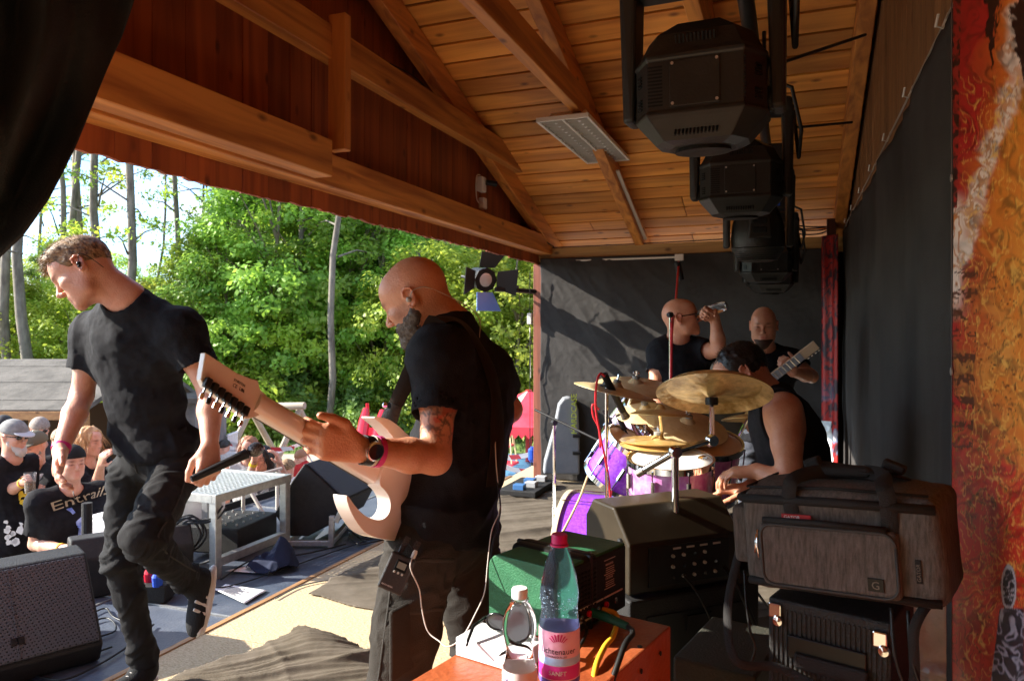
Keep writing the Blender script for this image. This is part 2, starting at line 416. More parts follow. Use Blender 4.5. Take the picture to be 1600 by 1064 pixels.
# ---------------------------------------------------------------- the open timber stage shelter
stain = wood('gable_stain', (.38, .090, .018), (.20, .040, .009), 2, .28, 14)
pine = wood('pine_plank', (.82, .35, .062), (.48, .155, .02), 0, .36, 10)
pineY = wood('pine_beam', (.64, .255, .05), (.32, .098, .02), 1, .2, 16)
pineZ = wood('pine_post', (.58, .215, .045), (.36, .12, .025), 2, .12, 14)
shel = struct('stage_shelter')
shel['kind'] = 'structure'
XG = -2.37; YF = 7.05; RIDGE = 2.6
def roofz(y): return 2.28+.34*(7.1-y) if y >= RIDGE else 2.28+.34*(7.1-RIDGE)-.34*(RIDGE-y)
gw = MB().prism([(-1.9, 2.2), (7.05, 2.2), (7.05, roofz(7.05)+.1), (RIDGE, roofz(RIDGE)+.1), (-1.9, roofz(-1.9)+.1)], XG-.032, XG-.022, (0, 0, 0), Matrix(((0, 0, 1), (1, 0, 0), (0, 1, 0)))).build('gable_backing', stain, shel)  # backing sheet added behind the boards to stop sky light in their gaps
rr = random.Random(5)
y = -1.9
while y < 7.0:
    wd = .168; z0 = 2.075+.0085*(y)+rr.uniform(-.006, .006); zt = roofz(y)+.12; zt2 = roofz(y+wd)+.12
    off = rr.uniform(-.003, .003)
    # ragged lower end
    m_ = MB(); k = 5; bot = [(y+wd*i/k, z0+rr.uniform(-.005, .006)) for i in range(k+1)]
    poly = bot+[(y+wd, zt2), (y, zt)]
    M_ = Matrix(((0, 0, 1), (1, 0, 0), (0, 1, 0)))
    m_.prism(poly, XG-.012+off, XG+.010+off, (0, 0, 0), M_)
    m_.build('board', stain, gw)
    y += wd+.003
def part(name, a, b, w_, h, m, up=(0, 0, 1), bev=.004, par=None):
    return MB().beam(a, b, w_, h, up).build(name, m, par or shel, bevel=bev, seg=1)
part('tie_beam', (-2.29, -1.9, 2.265), (-2.29, 7.1, 2.305), .13, .17, pineY)
part('tie_beam', (-2.165, -1.9, 2.29), (-2.165, 3.06, 2.305), .11, .18, pineY)
part('collar_beam', (-2.19, .1, 2.905), (-2.19, 6.02, 2.90), .08, .17, pineY)
part('strut', (-2.125, 3.14, 2.36), (-2.125, 3.14, 3.04), .10, .055, pineZ, (0, 1, 0))
def rafter(x, w_=.085, h=.17, y0=RIDGE-.03, y1=7.35):
    part('rafter', (x, y0, roofz(y0)+h/2-.05), (x, y1, roofz(y1)+h/2-.05), w_, h, pineY)
for x in (-2.26, -1.36, -.47, .37): rafter(x)
for x in (-2.26, -1.36, -.47, .37):
    part('rafter', (x, RIDGE+.03, roofz(RIDGE)+.035), (x, -1.9, roofz(-1.9)+.035), .085, .17, pineY)
part('collar_beam', (-1.30, .5, 2.94), (-1.30, 4.75, 2.955), .07, .17, pineY)
part('collar_beam', (-.41, .5, 2.94), (-.41, 4.75, 2.955), .07, .17, pineY)
part('tie_beam', (-2.45, 7.0, 2.22), (.5, 7.0, 2.22), .12, .13, wood('bounce_lit_plate', (.50, .30, .10), (.34, .19, .06), 0, .1))  # yellowish bounce light on the end plate is put into its wood colour
part('corner_post', (-2.37, 6.97, GZ), (-2.37, 6.97, 2.13), .09, .10, wood('red_post', (.24, .07, .035), (.12, .035, .02), 2, .1), (0, 1, 0))
part('corner_post', (.30, 6.72, 0), (.30, 6.72, 2.4), .07, .1, wood('dark_post', (.10, .035, .02), (.05, .018, .012), 2, .1), (0, 1, 0))
# ceiling: tongue and groove planks laid across the rafters
ceil = MB().box((-1.05, 4.95, 3.39), (.02, .02, .02)).build('ceiling', pine, shel)
L_ = [2.9, 2.1, 1.5, 1.1]; pm = {}
tilt = Matrix.Rotation(-math.atan(.34), 3, 'X')
def plank(x0, x1, y, side=1):
    c = Vector(((x0+x1)/2, y, roofz(y)+.135))
    key = (round(x1-x0, 2), side)
    if key not in pm:
        m_ = MB().box((0, 0, 0), (x1-x0-.006, .1675, .02)); me = m_.build('plank', pine, ceil, bevel=.003, seg=1); pm[key] = me; o = me
    else:
        o = pm[key].copy(); C.objects.link(o); o.parent = ceil
    o.location = c; o.rotation_euler = (-math.atan(.34)*side, 0, 0)
row = 0; y = RIDGE+.09
joints = [(-1.36,), (-.47,), (-1.36, .37), (-.47,)]
while y < 7.5:
    xs = [-2.62]+[j for j in ((-1.36,), (-.47,), (-1.81,), (-.9,), (-.47,))[rr.randrange(5)]]+[.55]
    for a, b in zip(xs, xs[1:]): plank(a, b, y)
    y += .1755; row += 1
# the near slope of the roof, closed boarding behind the camera
MB().beam((-1.03, RIDGE, roofz(RIDGE)+.15), (-1.03, -2.0, roofz(-2.0)+.15), 3.2, .03).build('roof_boarding', pine, shel)
MB().beam((-1.03, RIDGE, roofz(RIDGE)+.19), (-1.03, 7.6, roofz(7.6)+.19), 3.3, .03).build('roof_covering', mat('roofing_felt', (.05, .05, .05), .9), shel)
MB().box((-1.0, -1.95, 1.2), (3.0, .04, 4.8)).build('end_wall', stain, shel)
# long back wall: upright boards above the curtain
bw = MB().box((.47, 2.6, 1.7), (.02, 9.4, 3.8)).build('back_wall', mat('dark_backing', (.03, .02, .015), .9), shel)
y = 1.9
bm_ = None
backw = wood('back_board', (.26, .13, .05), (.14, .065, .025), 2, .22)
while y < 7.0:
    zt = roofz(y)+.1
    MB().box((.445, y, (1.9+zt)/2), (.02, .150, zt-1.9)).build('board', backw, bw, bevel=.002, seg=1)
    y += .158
MB().box((-1.0, YF+.08, 1.05), (2.9, .03, 2.3)).build('far_wall', mat('dark_backing', (.03, .02, .015), .9), shel)

# ---------------------------------------------------------------- stage floor
fl = struct('stage_floor')
MB().box((-1.08, 2.6, -.06), (3.17, 9.6, .09)).build('joist_layer', mat('dark_backing', (.03, .02, .015), .9), fl)
osb = mat('osb', (.42, .31, .175), .75, (.58, .46, .29), 70, (.38, .6), stretch=(1, 2.2, 1), bump=.5, bscale=60, rnd=.06)
for iy in range(8):
    for ix in range(3):
        x0 = -2.665+ix*1.05; y0 = -2.0+iy*1.2
        MB().box((x0+.5235, y0+.5975, -.0095), (1.045, 1.193, .019)).build('panel', osb, fl, bevel=.002, seg=1)
deck = struct('stage_deck')
dk = mat('deck_coating', (.040, .055, .085), .42, (.10, .115, .145), 3.5, (.3, .7), bump=.25, bscale=90, rnd=.08)
alu = mat('aluminium', (.62, .62, .60), .38, (.48, .48, .47), 30, metal=.85, bump=.1)
MB().box((-3.5, 2.0, -.2), (1.62, 9.9, .3)).build('deck_frame', mat('dark_backing', (.03, .02, .015), .9), deck)
for iy in range(6):
    for ix in range(2):
        x0 = -4.30+ix*.815; y0 = -3.0+iy*2.0
        if y0 > 6: continue
        MB().box((x0+.4075, y0+.9995, -.03), (.80, 1.985, .05)).build('panel', dk, deck, bevel=.002, seg=1)
        e = MB()
        for yy in (y0+.002, ): e.box((x0+.4075, yy, -.006), (.815, .014, .016))
        e.box((x0+.0075, y0+1, -.006), (.012, 1.98, .016)); e.build('edge_trim', alu, deck)
MB().box((-2.667, 2.2, -.003), (.03, 9.5, .02)).build('edge_trim', wood('edge_batten', (.40, .22, .09), (.2, .1, .04), 1), deck)
MB().box((-4.33, 2.0, -.5), (.02, 9.9, 1.1)).build('stage_front', mat('black_skirt', (.012, .012, .013), .9), deck)

# ---------------------------------------------------------------- trees
def leafmat(name, c, c2, tr=.45):
    if name in MATS: return MATS[name]
    m = bpy.data.materials.new(name); m.use_nodes = True; MATS[name] = m
    nt = m.node_tree; N = nt.nodes; L = nt.links; b = N['Principled BSDF']; b.inputs['Roughness'].default_value = .5
    oi = N.new('ShaderNodeObjectInfo'); tc = N.new('ShaderNodeTexCoord')
    n = N.new('ShaderNodeTexNoise'); n.inputs['Scale'].default_value = 1.1; n.inputs['Detail'].default_value = 5; L.new(tc.outputs['Object'], n.inputs['Vector'])
    r = N.new('ShaderNodeValToRGB'); r.color_ramp.elements[0].position = .35; r.color_ramp.elements[1].position = .65
    r.color_ramp.elements[0].color = tuple(c)+(1,); r.color_ramp.elements[1].color = tuple(c2)+(1,); L.new(n.outputs[0], r.inputs[0])
    hs = N.new('ShaderNodeHueSaturation'); mr = N.new('ShaderNodeMapRange'); mr.inputs[3].default_value = .75; mr.inputs[4].default_value = 1.3
    mr2 = N.new('ShaderNodeMapRange'); mr2.inputs[3].default_value = .485; mr2.inputs[4].default_value = .515
    L.new(oi.outputs['Random'], mr.inputs[0]); L.new(oi.outputs['Random'], mr2.inputs[0]); L.new(mr2.outputs[0], hs.inputs['Hue'])
    L.new(mr.outputs[0], hs.inputs['Value']); L.new(r.outputs[0], hs.inputs['Color']); L.new(hs.outputs[0], b.inputs['Base Color'])
    t = N.new('ShaderNodeBsdfTranslucent'); hs2 = N.new('ShaderNodeHueSaturation'); hs2.inputs['Value'].default_value = 1.5; hs2.inputs['Hue'].default_value = .485
    L.new(hs.outputs[0], hs2.inputs['Color']); L.new(hs2.outputs[0], t.inputs['Color'])
    ms = N.new('ShaderNodeMixShader'); ms.inputs[0].default_value = tr; L.new(b.outputs[0], ms.inputs[1]); L.new(t.outputs[0], ms.inputs[2])
    L.new(ms.outputs[0], N['Material Output'].inputs['Surface']); return m
bark = mat('bark', (.16, .13, .10), .9, (.28, .23, .18), 9, stretch=(1, 1, .25), bump=1, bscale=20)
barkp = mat('pale_bark', (.22, .195, .16), .85, (.10, .085, .07), 7, stretch=(1, 1, .35), bump=.6, bscale=16)
LF1 = leafmat('leaf_green', (.13, .24, .028), (.27, .42, .055), .5)
LF2 = leafmat('leaf_yellow', (.22, .32, .035), (.40, .48, .06), .5)
LF3 = leafmat('leaf_dark', (.08, .16, .03), (.17, .29, .045), .45)
def leaves(clumps, per, r, size, seed, droop=.0):
    rs = np.random.RandomState(seed); cs = np.repeat(np.array(clumps, dtype=np.float32), per, axis=0); n = len(cs)
    d = rs.normal(size=(n, 3)); d /= np.linalg.norm(d, axis=1)[:, None]; rad = r*(rs.rand(n)**.5)[:, None]
    p = cs+d*rad*np.array([1, 1, .7]); cen = np.array(clumps).mean(0)*np.array([1, 1, .8]); oc_ = cs-cen; oc_ /= np.linalg.norm(oc_, axis=1)[:, None]+.01; nrm = oc_*.75+d*.5+rs.normal(size=(n, 3))*.45+np.array([0, 0, .35]); nrm /= np.linalg.norm(nrm, axis=1)[:, None]
    t = np.cross(nrm, rs.normal(size=(n, 3))); t /= np.linalg.norm(t, axis=1)[:, None]; b = np.cross(nrm, t)
    s = size*(.40+1.3*rs.rand(n)**1.6)[:, None]
    V = np.stack([p-t*s*.5, p+b*s*.33+nrm*s*.06, p+t*s*.6, p-b*s*.33+nrm*s*.06], 1).reshape(-1, 3)
    return V, np.arange(4*n).reshape(-1, 4)
def tree_proto(h, cr, cz0, seed, lm, nclump, per, leaf, tr=.11, lean=.3, bm=bark, name='broadleaf_tree', spread=.5):
    rr = random.Random(seed); t = thing(name, None, 'tree', (0, 0, 0))
    lx = rr.uniform(-lean, lean); ly = rr.uniform(-lean, lean)
    pts = [(lx*(i/7)**1.3+.05*math.sin(i*1.7+seed), ly*(i/7)**1.3+.05*math.cos(i*2.1+seed), h*.93*i/7) for i in range(8)]
    mb = MB().tube(pts, [tr*(1.25 if i == 0 else 1)*(1-.75*i/7) for i in range(8)], 8)
    cl = []
    for k in range(nclump):
        z = cz0+(h-cz0)*rr.random(); f = (z-cz0)/(h-cz0); rad = cr*(math.sin(PI*min(1, f*.85+.12))**.6)*(.35+.65*rr.random()**.5)
        a = rr.uniform(0, 6.283); i = min(6, int(z/h*7)); b = Vector(pts[i]); c = Vector((b.x+rad*math.cos(a), b.y+rad*math.sin(a), z)); cl.append(tuple(c))
        if k % 7 == 0:
            s0 = Vector(pts[max(1, i-1)]); mb.tube([s0, (s0+c)/2+Vector((0, 0, .15)), c], [tr*.35, tr*.2, tr*.06], 5, caps=False)
    mb.build('trunk', bm, t, smooth=True)
    V, F_ = leaves(cl, per, spread, leaf, seed); npmesh('crown', V, F_, lm, t, smooth=False); return t
protos = [tree_proto(8.5, 2.6, 1.2, 1, LF1, 235, 112, .115, spread=.44), tree_proto(10.5, 3.0, 2.0, 2, LF2, 245, 112, .115, spread=.44), tree_proto(7.2, 2.4, .4, 3, LF1, 235, 112, .11, spread=.42),
          tree_proto(9.5, 2.7, 1.6, 4, LF3, 220, 112, .12, spread=.44), tree_proto(5.0, 2.2, .1, 5, LF2, 220, 105, .095, spread=.40, tr=.07, name='young_tree')]
TL = ['mid green rounded tree in the sunlit woodland belt behind the festival ground', 'tall yellow green tree in the sunlit woodland belt behind the festival ground',
      'low branching green tree in the sunlit woodland belt behind the festival ground', 'dark green shaded tree in the woodland belt behind the festival ground', 'bushy bright young tree at the edge of the woodland belt']
rr = random.Random(21); used = set(); spots = []
for row, (t, step, ks) in enumerate([(19.5, 62, (4, 2, 4)), (23, 72, (0, 2, 3, 4)), (27, 78, (0, 1, 3)), (32, 84, (1, 0, 3)), (38, 88, (1, 0, 3))]):
    px = -130+row*23
    while px < 960:
        spots.append((px+rr.uniform(-14, 14), t+rr.uniform(-1.3, 1.3), rr.choice(ks))); px += step
for px, t, k in spots:
    sc_ = rr.uniform(.86, 1.1)
    if px < 330 and t > 21:                      # the wood thins out to the left: sky shows there
        sc_ *= .55 if k in (0, 2, 4) else .52
        if px < 60: sc_ *= .95
    elif px < 420: sc_ *= .75
    if t > 24 and 380 < px < 900: sc_ *= 1.12
    o = protos[k] if k not in used else copy_tree(protos[k]); used.add(k)
    o.location = gp(px, t); o.rotation_euler = (0, 0, rr.uniform(0, 6.28)); o.scale = (sc_,)*3
    zone = 'over the shed roof' if px < 95 else 'behind the singer' if px < 250 else 'right of the singer' if px < 400 else 'by the slender pale trunk' if px < 560 else 'behind the bald guitarist' if px < 720 else 'beneath the stage spotlight'
    dist = 'at the front edge of' if t < 21.3 else 'in the near rows of' if t < 25.3 else 'deep in' if t < 30 else 'at the back of'
    tag(o, '%s tree %s the woods, %s' % (('mid green', 'tall yellow green', 'low branching green', 'dark green', 'bright young')[k], dist, zone), 'tree', 'trees of the woodland belt')
# tall bare-stemmed trees with thin high crowns
def tall(px0, y0, px1, y1, t, r, lab, fol=24, lm=LF1, bm=barkp, seed=0):
    a = at(px0, y0, t); b = at(px1, y1, t); up = (b-a); base = a+up*((GZ-a.z)/up.z); top = a+up*((13.5-a.z)/up.z)
    rr = random.Random(seed); o = thing('tall_tree', lab, 'tree', base, 'tall bare stemmed trees before the woodland')
    n = 10; pts = [base.lerp(top, i/n)+Vector((.10*math.sin(i*1.3+seed)*(i > 0), .1*math.cos(i+seed)*(i > 0), 0)) for i in range(n+1)]
    m_ = MB().tube(pts, [r*(1-.6*i/n) for i in range(n+1)], 8); cl = []
    for k in range(fol):
        f = .28+.72*rr.random(); p = base.lerp(top, f); q = p+Vector((rr.uniform(-1.6, 1.6), rr.uniform(-1.6, 1.6), rr.uniform(-.2, .9))); cl.append(tuple(q))
        m_.tube([p, p.lerp(q, .5)+Vector((0, 0, .12)), q], [.03, .02, .007], 5, caps=False)
    m_.build('trunk', bm, o, smooth=True)
    if cl:
        V, F_ = leaves(cl, 85, .42, .10, seed+50); npmesh('crown', V, F_, lm, o, smooth=False)
    return o
tall(515, 640, 531, 350, 17.5, .088, 'slender pale trunk standing alone before the woods, just left of the bald guitarist', 6, seed=1)
tall(335, 560, 349, 300, 21, .13, 'leaning grey trunk rising behind the guitar headstock', 10, seed=2)
tall(378, 500, 377, 312, 24, .11, 'thin dark trunk right of the leaning grey trunk', 10, bm=bark, seed=3)
tall(196, 460, 208, 262, 19, .13, 'straight grey trunk rising behind the singer\'s shoulder', 16, seed=4)
tall(152, 420, 155, 250, 20, .14, 'leafy ivy grown trunk second from the curtain in the sky gap', 30, lm=LF2, seed=5)
tall(122, 400, 121, 243, 21, .12, 'leafy trunk above the singer\'s hair, nearest the black curtain', 30, lm=LF1, seed=6)
tall(42, 555, 34, 350, 18, .14, 'pale trunk at the far left over the shed roof', 5, seed=7)
tall(17, 555, 11, 400, 18.6, .13, 'pale trunk at the left edge of the picture over the shed roof', 4, seed=8)
tall(5, 555, -8, 420, 19.5, .10, 'thin trunk cut by the left picture edge', 3, seed=9)
tall(110, 560, 118, 400, 23, .17, 'thick dark trunk behind the singer\'s chest over the shed roof', 6, bm=bark, seed=10)
tall(618, 640, 628, 560, 20, .16, 'stout grey trunk low between guitarist and slender pale trunk', 8, bm=bark, seed=11)
tall(500, 600, 508, 470, 22, .12, 'dark shaded trunk left of the slender pale trunk', 8, bm=bark, seed=12)
tall(560, 610, 566, 500, 25, .12, 'dark shaded trunk deep in the woods right of the slender pale trunk', 8, bm=bark, seed=13)
tall(800, 610, 790, 400, 27, .15, 'grey trunk deep in the woods below the stage spotlight', 10, bm=bark, seed=14)
tall(245, 420, 262, 270, 28, .06, 'thin branching treetop against the sky in the middle of the gap', 26, lm=LF3, seed=15)
tall(312, 420, 322, 300, 27, .06, 'thin branching treetop against the sky left of the leaning grey trunk', 22, lm=LF1, seed=16)
tall(60, 420, 75, 300, 30, .08, 'thin treetop beside the edge of the black curtain', 24, lm=LF3, seed=17)
tall(90, 520, 92, 380, 24, .12, 'pale trunk behind the singer\'s face in the left gap of the woods', 14, seed=21)
tall(455, 600, 462, 420, 20, .09, 'thin sapling trunk between guitar headstock and slender pale trunk', 14, lm=LF2, seed=22)
tall(270, 560, 278, 330, 22, .10, 'grey trunk to the right of the singer\'s shoulder', 14, lm=LF1, seed=23)
# undergrowth
def shrub_proto(seed, lm, leaf=.09):
    rr = random.Random(seed); t = thing('shrub', None, 'shrub', (0, 0, 0)); cl = []
    m_ = MB()
    for k in range(90):
        a = rr.uniform(0, 6.28); rad = 1.1*rr.random()**.5; z = .1+1.3*rr.random()*(1.15-rad/1.4); cl.append((rad*math.cos(a), rad*math.sin(a), z))
        if k % 12 == 0: m_.tube([(0, 0, 0), (cl[-1][0]*.4, cl[-1][1]*.4, z*.6), cl[-1]], [.03, .02, .008], 5)
    m_.build('stem', bark, t); V, F_ = leaves(cl, 55, .28, leaf, seed); npmesh('foliage', V, F_, lm, t, smooth=False); return t
sp = [shrub_proto(31, LF1), shrub_proto(32, LF2), shrub_proto(33, LF3)]; used = set()
SL = ['mid green shrub in the undergrowth before the woods', 'bright yellow green shrub in the undergrowth before the woods', 'dark green shrub in the undergrowth before the woods']
for i in range(34):
    px = -60+i*29+rr.uniform(-8, 8); k = rr.randrange(3); t = rr.uniform(17.8, 19.8) if px > 180 else rr.uniform(14, 17)
    o = sp[k] if k not in used else copy_tree(sp[k]); used.add(k); o.location = gp(px, t); o.rotation_euler = (0, 0, rr.uniform(0, 6.28)); s_ = rr.uniform(.8, 1.35); o.scale = (s_, s_, s_*rr.uniform(.8, 1.2))
    zone = 'beyond the shed' if px < 130 else 'behind the singer' if px < 330 else 'behind the log frame' if px < 480 else 'behind the red slide' if px < 640 else 'near the carousel'
    tag(o, '%s shrub in the undergrowth %s' % (('mid green', 'bright yellow green', 'dark green')[k], zone), 'shrub', 'shrubs of the undergrowth')
hill = MB()
for i in range(41):
    a = R(-30+i*4)+0; 
    for j, (rd, hz) in enumerate(((46, 0), (60, 3.0), (85, 5.5))):
        hill.v.append((-math.sin(a)*rd, math.cos(a)*rd, GZ+hz+(.6*math.sin(i*1.3)+.4*math.sin(i*2.9) if j else -.2)))
for i in range(40):
    for j in range(2): b_ = i*3+j; hill.f.append((b_, b_+3, b_+4, b_+1))
tag(hill.build('hill', mat('far_wood', (.03, .06, .015), .95, (.08, .13, .03), .8, (.35, .65), bump=1, bscale=2), smooth=True), kind='structure')

# ---------------------------------------------------------------- low shed on the far side of the square
ctr = gp(95, 10.6); sh = thing('beer_shed', 'long low open shed with weathered grey felt roof at the far left', 'shed', ctr)
def S(u, v, z): return ctr+RV*u+FV*v+Vector((0, 0, z))
FR = Matrix((RV, FV, (0, 0, 1))).transposed()
felt = mat('grey_felt', (.075, .068, .058), .95, (.15, .135, .115), 3, bump=.9, bscale=35, stretch=(1, 1, 1))
rf = MB().hexa([S(-3.2, -1.7, 1.56), S(1.3, -1.7, 1.56), S(1.3, .1, 2.1), S(-3.2, .1, 2.1)], [S(-3.2, -1.7, 1.62), S(1.3, -1.7, 1.62), S(1.3, .1, 2.17), S(-3.2, .1, 2.17)]).build('roof', felt, sh)
MB().hexa([S(-3.2, .1, 2.1), S(1.3, .1, 2.1), S(1.3, 1.8, 1.4), S(-3.2, 1.8, 1.4)], [S(-3.2, .1, 2.17), S(1.3, .1, 2.17), S(1.3, 1.8, 1.47), S(-3.2, 1.8, 1.47)]).build('roof', felt, sh)
for k in range(3):
    MB().beam(S(-3.2, -1.7+.6*k+.3, 1.62+.183*(k+.5)), S(1.3, -1.7+.6*k+.3, 1.62+.183*(k+.5)), .03, .004).build('felt_lap', felt, rf)
MB().beam(S(-3.2, -1.72, 1.55), S(1.3, -1.72, 1.55), .03, .1).build('fascia', wood('shed_wood', (.42, .22, .08), (.28, .13, .05), 0), sh)
for u in (-3.0, -1.6, -.3, .6, 1.2): MB().box(S(u, -1.5, .78), (.1, .1, 1.56), FR).build('post', MATS['shed_wood'], sh)
MB().box(S(-.95, 1.5, .7), (4.4, .05, 1.4), FR).build('back_panel', mat('shed_dark', (.06, .035, .02), .9), sh)
MB().box(S(-1.6, -1.2, .5), (2.9, .5, 1.0), FR).build('counter', MATS['shed_wood'], sh)
MB().box(S(-.55, -1.42, 1.1), (.9, .03, .55), FR).build('side_panel', MATS['shed_wood'], sh)
MB().box(S(.2, -1.42, 1.05), (.28, .02, .5), FR).build('menu_board', mat('paper_white', (.75, .74, .7), .8), sh)
# second dark gable of the shed between singer and guitar
hb = thing('garden_hut', 'small grey hut behind the singer\'s back with dark open side', 'hut', gp(308, 11.5))
c2 = gp(308, 11.5)
MB().box(c2+Vector((0, 0, .75)), (.45, 1.2, 1.5), FR).build('wall', mat('hut_grey', (.12, .12, .12), .9, (.2, .19, .18), 6), hb)
MB().box(c2+Vector((0, 0, 1.55)), (.6, 1.4, .08), FR).build('roof', felt, hb)
# log frame of the playground
lg = thing('log_frame', 'weathered round timber climbing frame at the edge of the woods', 'play frame', gp(430, 13.5))
logm = mat('log_wood', (.42, .36, .28), .8, (.28, .23, .17), 5, stretch=(.2, .2, 1), bump=.4)
A_ = at(385, 636, 13.5); B_ = at(476, 634, 13.2)
MB().tube([A_, B_], [.07, .065], 10).build('top_log', logm, lg, smooth='auto')
for px, q in ((392, -.35), (392, .35), (468, -.35), (468, .35)):
    a = at(px, 640, 13.4); b = Vector((a.x, a.y, GZ))+FV*q*2+RV*q
    MB().tube([a, b], [.055, .06], 8).build('leg', logm, lg, smooth='auto')
# red slide
sl = thing('red_slide', 'bright red plastic children\'s slide between the guitarist and the trees', 'slide', gp(572, 12.8))
red = mat('red_plastic', (.55, .015, .035), .3, coat=.3)
def slide_pts(px0, y0, px1, y1, t0, t1): return [at(px0+(px1-px0)*i/8, y0+(y1-y0)*i/8+9*math.sin(i/8*PI), t0+(t1-t0)*i/8) for i in range(9)]
for dx in (0, 26):
    MB().tube(slide_pts(572+dx, 640+dx*.1, 548+dx*.8, 765, 13.2, 11.6), [.06, .1, .11, .11, .1, .1, .1, .1, .09], 10).build('side_rail', red, sl, smooth='auto')
P0 = slide_pts(575, 668, 552, 772, 13.2, 11.6); P1 = slide_pts(596, 668, 570, 772, 13.2, 11.6); m_ = MB()
for a, b in zip(P0, P1): m_.v += [tuple(a), tuple(b)]
for i in range(8): m_.f.append((2*i, 2*i+1, 2*i+3, 2*i+2))
m_.build('chute', red, sl, smooth=True)
MB().tube([at(574, 630, 13.3), gp(577, 13.3)], [.03, .03], 8).build('post', red, sl)
MB().tube([at(598, 648, 13.3), gp(598, 13.3)], [.03, .03], 8).build('post', red, sl)
# white plastic garden chair
wc = thing('garden_chair', 'white plastic garden chair far behind the guitar headstock', 'chair', gp(382, 12.2))
wp = mat('white_plastic', (.75, .75, .76), .4); c = gp(382, 12.2)
MB().box(c+Vector((0, 0, .42)), (.46, .44, .03), FR).build('seat', wp, wc, bevel=.01)
for k in range(5): MB().box(c+RV*(-.2)+FV*(-.18+.09*k)+Vector((0, 0, .66)), (.02, .05, .46), FR).build('back_slat', wp, wc)
MB().tube([c+RV*(-.2)+FV*(-.22)+Vector((0, 0, .88)), c+RV*(-.2)+FV*.22+Vector((0, 0, .88))], .02, 6).build('back_rail', wp, wc)
for s_ in (-1, 1):
    MB().tube([c+RV*(-.22)+FV*.22*s_+Vector((0, 0, .64)), c+RV*.2+FV*.24*s_+Vector((0, 0, .64)), c+RV*.22+FV*.24*s_+Vector((0, 0, .5))], .018, 6).build('armrest', wp, wc)
    for q in (-1, 1): MB().tube([c+RV*.2*q+FV*.2*s_+Vector((0, 0, .42)), c+RV*.24*q+FV*.23*s_], [.022, .018], 6).build('leg', wp, wc)
# chair swing carousel with red canopy
ca = gp(826, 13.0); cr_ = thing('chair_carousel', 'children\'s chair swing ride with scalloped red canopy and yellow white ropes', 'carousel', ca)
canv = mat('red_canvas', (.62, .03, .05), .6, (.75, .06, .09), 3); m_ = MB(); Rr = 1.15; zt = 1.45-.0-(620-520)/FL*13-GZ; nseg = 16
top = ca+Vector((0, 0, 1.1+1.45-98/FL*13))
zE = 1.45-(655-520)/FL*13
ring = [Vector((ca.x+Rr*math.cos(2*PI*k/nseg), ca.y+Rr*math.sin(2*PI*k/nseg), zE)) for k in range(nseg)]
apex = Vector((ca.x, ca.y, zE+.52))
for k in range(nseg):
    m_ = MB(); m_.add([apex, ring[k], ring[(k+1) % nseg]], [(0, 1, 2)]); m_.build('canopy_panel', mat('green_canvas', (.25, .55, .4), .6) if k % 8 in (3,) else canv, cr_)
m_ = MB()
for k in range(nseg):
    a = ring[k]; b = ring[(k+1) % nseg]
    for j in range(4):
        p = a.lerp(b, j/4); q = a.lerp(b, (j+1)/4); mid = (p+q)/2
        m_.add([p, q, q-Vector((0, 0, .12)), mid-Vector((0, 0, .19)), p-Vector((0, 0, .12))], [(0, 1, 2, 3, 4)])
m_.build('scalloped_valance', canv, cr_)
MB().tube([(ca.x, ca.y, GZ), tuple(apex)], .06, 8).build('mast', mat('red_paint', (.5, .04, .04), .4), cr_)
rope = mat('rope_yellow', (.7, .62, .35), .8)
for k in range(0, nseg, 2):
    p = ring[k]*.9+Vector((ca.x, ca.y, zE))*.1; s_ = Vector((p.x, p.y, GZ+.42))
    st = MB().box(s_, (.3, .3, .04)); 
    st2 = st.build('swing_seat', canv, cr_, bevel=.01)
    for q in ((-.12, -.12), (.12, -.12), (-.12, .12), (.12, .12)): MB().tube([(p.x+q[0]*.5, p.y+q[1]*.5, zE), (s_.x+q[0], s_.y+q[1], s_.z)], .012, 5).build('rope', rope, st2)
MB().lathe([(1.0, 0), (1.0, .25), (.9, .28)], (ca.x, ca.y, GZ), n=24).build('base_drum', mat('blue_paint', (.08, .22, .38), .5), cr_)
# barrier tape runs, red and white
tapem = bpy.data.materials.new('barrier_tape_stripes'); tapem.use_nodes = True; nt = tapem.node_tree; b = nt.nodes['Principled BSDF']
tcn = nt.nodes.new('ShaderNodeTexCoord'); wv = nt.nodes.new('ShaderNodeTexWave'); wv.inputs['Scale'].default_value = 1.3; wv.bands_direction = 'DIAGONAL'; wv.wave_profile = 'SIN'
rpn = nt.nodes.new('ShaderNodeValToRGB'); rpn.color_ramp.interpolation = 'CONSTANT'; rpn.color_ramp.elements[0].color = (.65, .04, .05, 1); rpn.color_ramp.elements[1].position = .5; rpn.color_ramp.elements[1].color = (.8, .78, .76, 1)
nt.links.new(tcn.outputs['Object'], wv.inputs['Vector']); nt.links.new(wv.outputs[0], rpn.inputs[0]); nt.links.new(rpn.outputs[0], b.inputs['Base Color'])
def tape(px0, y0, px1, y1, t0, t1, lab, sag=.06):
    n = 24; m_ = MB()
    for i in range(n+1):
        f = i/n; p = at(px0+(px1-px0)*f, y0+(y1-y0)*f, t0+(t1-t0)*f)-Vector((0, 0, sag*4*f*(1-f)))
        tw = .3*math.sin(f*9); up = Vector((math.sin(tw)*.035, 0, math.cos(tw)*.035)); m_.v += [tuple(p+up), tuple(p-up)]
    for i in range(n): m_.f.append((2*i, 2*i+1, 2*i+3, 2*i+2))
    o = m_.build('barrier_tape', tapem, loc=at(px0, y0, t0)); tag(o, lab, 'tape', 'red and white barrier tapes'); md = o.modifiers.new('thick', 'SOLIDIFY'); md.thickness = .002; return o
tape(350, 690, 460, 700, 12, 12, 'red and white tape strung behind the two women in the crowd')
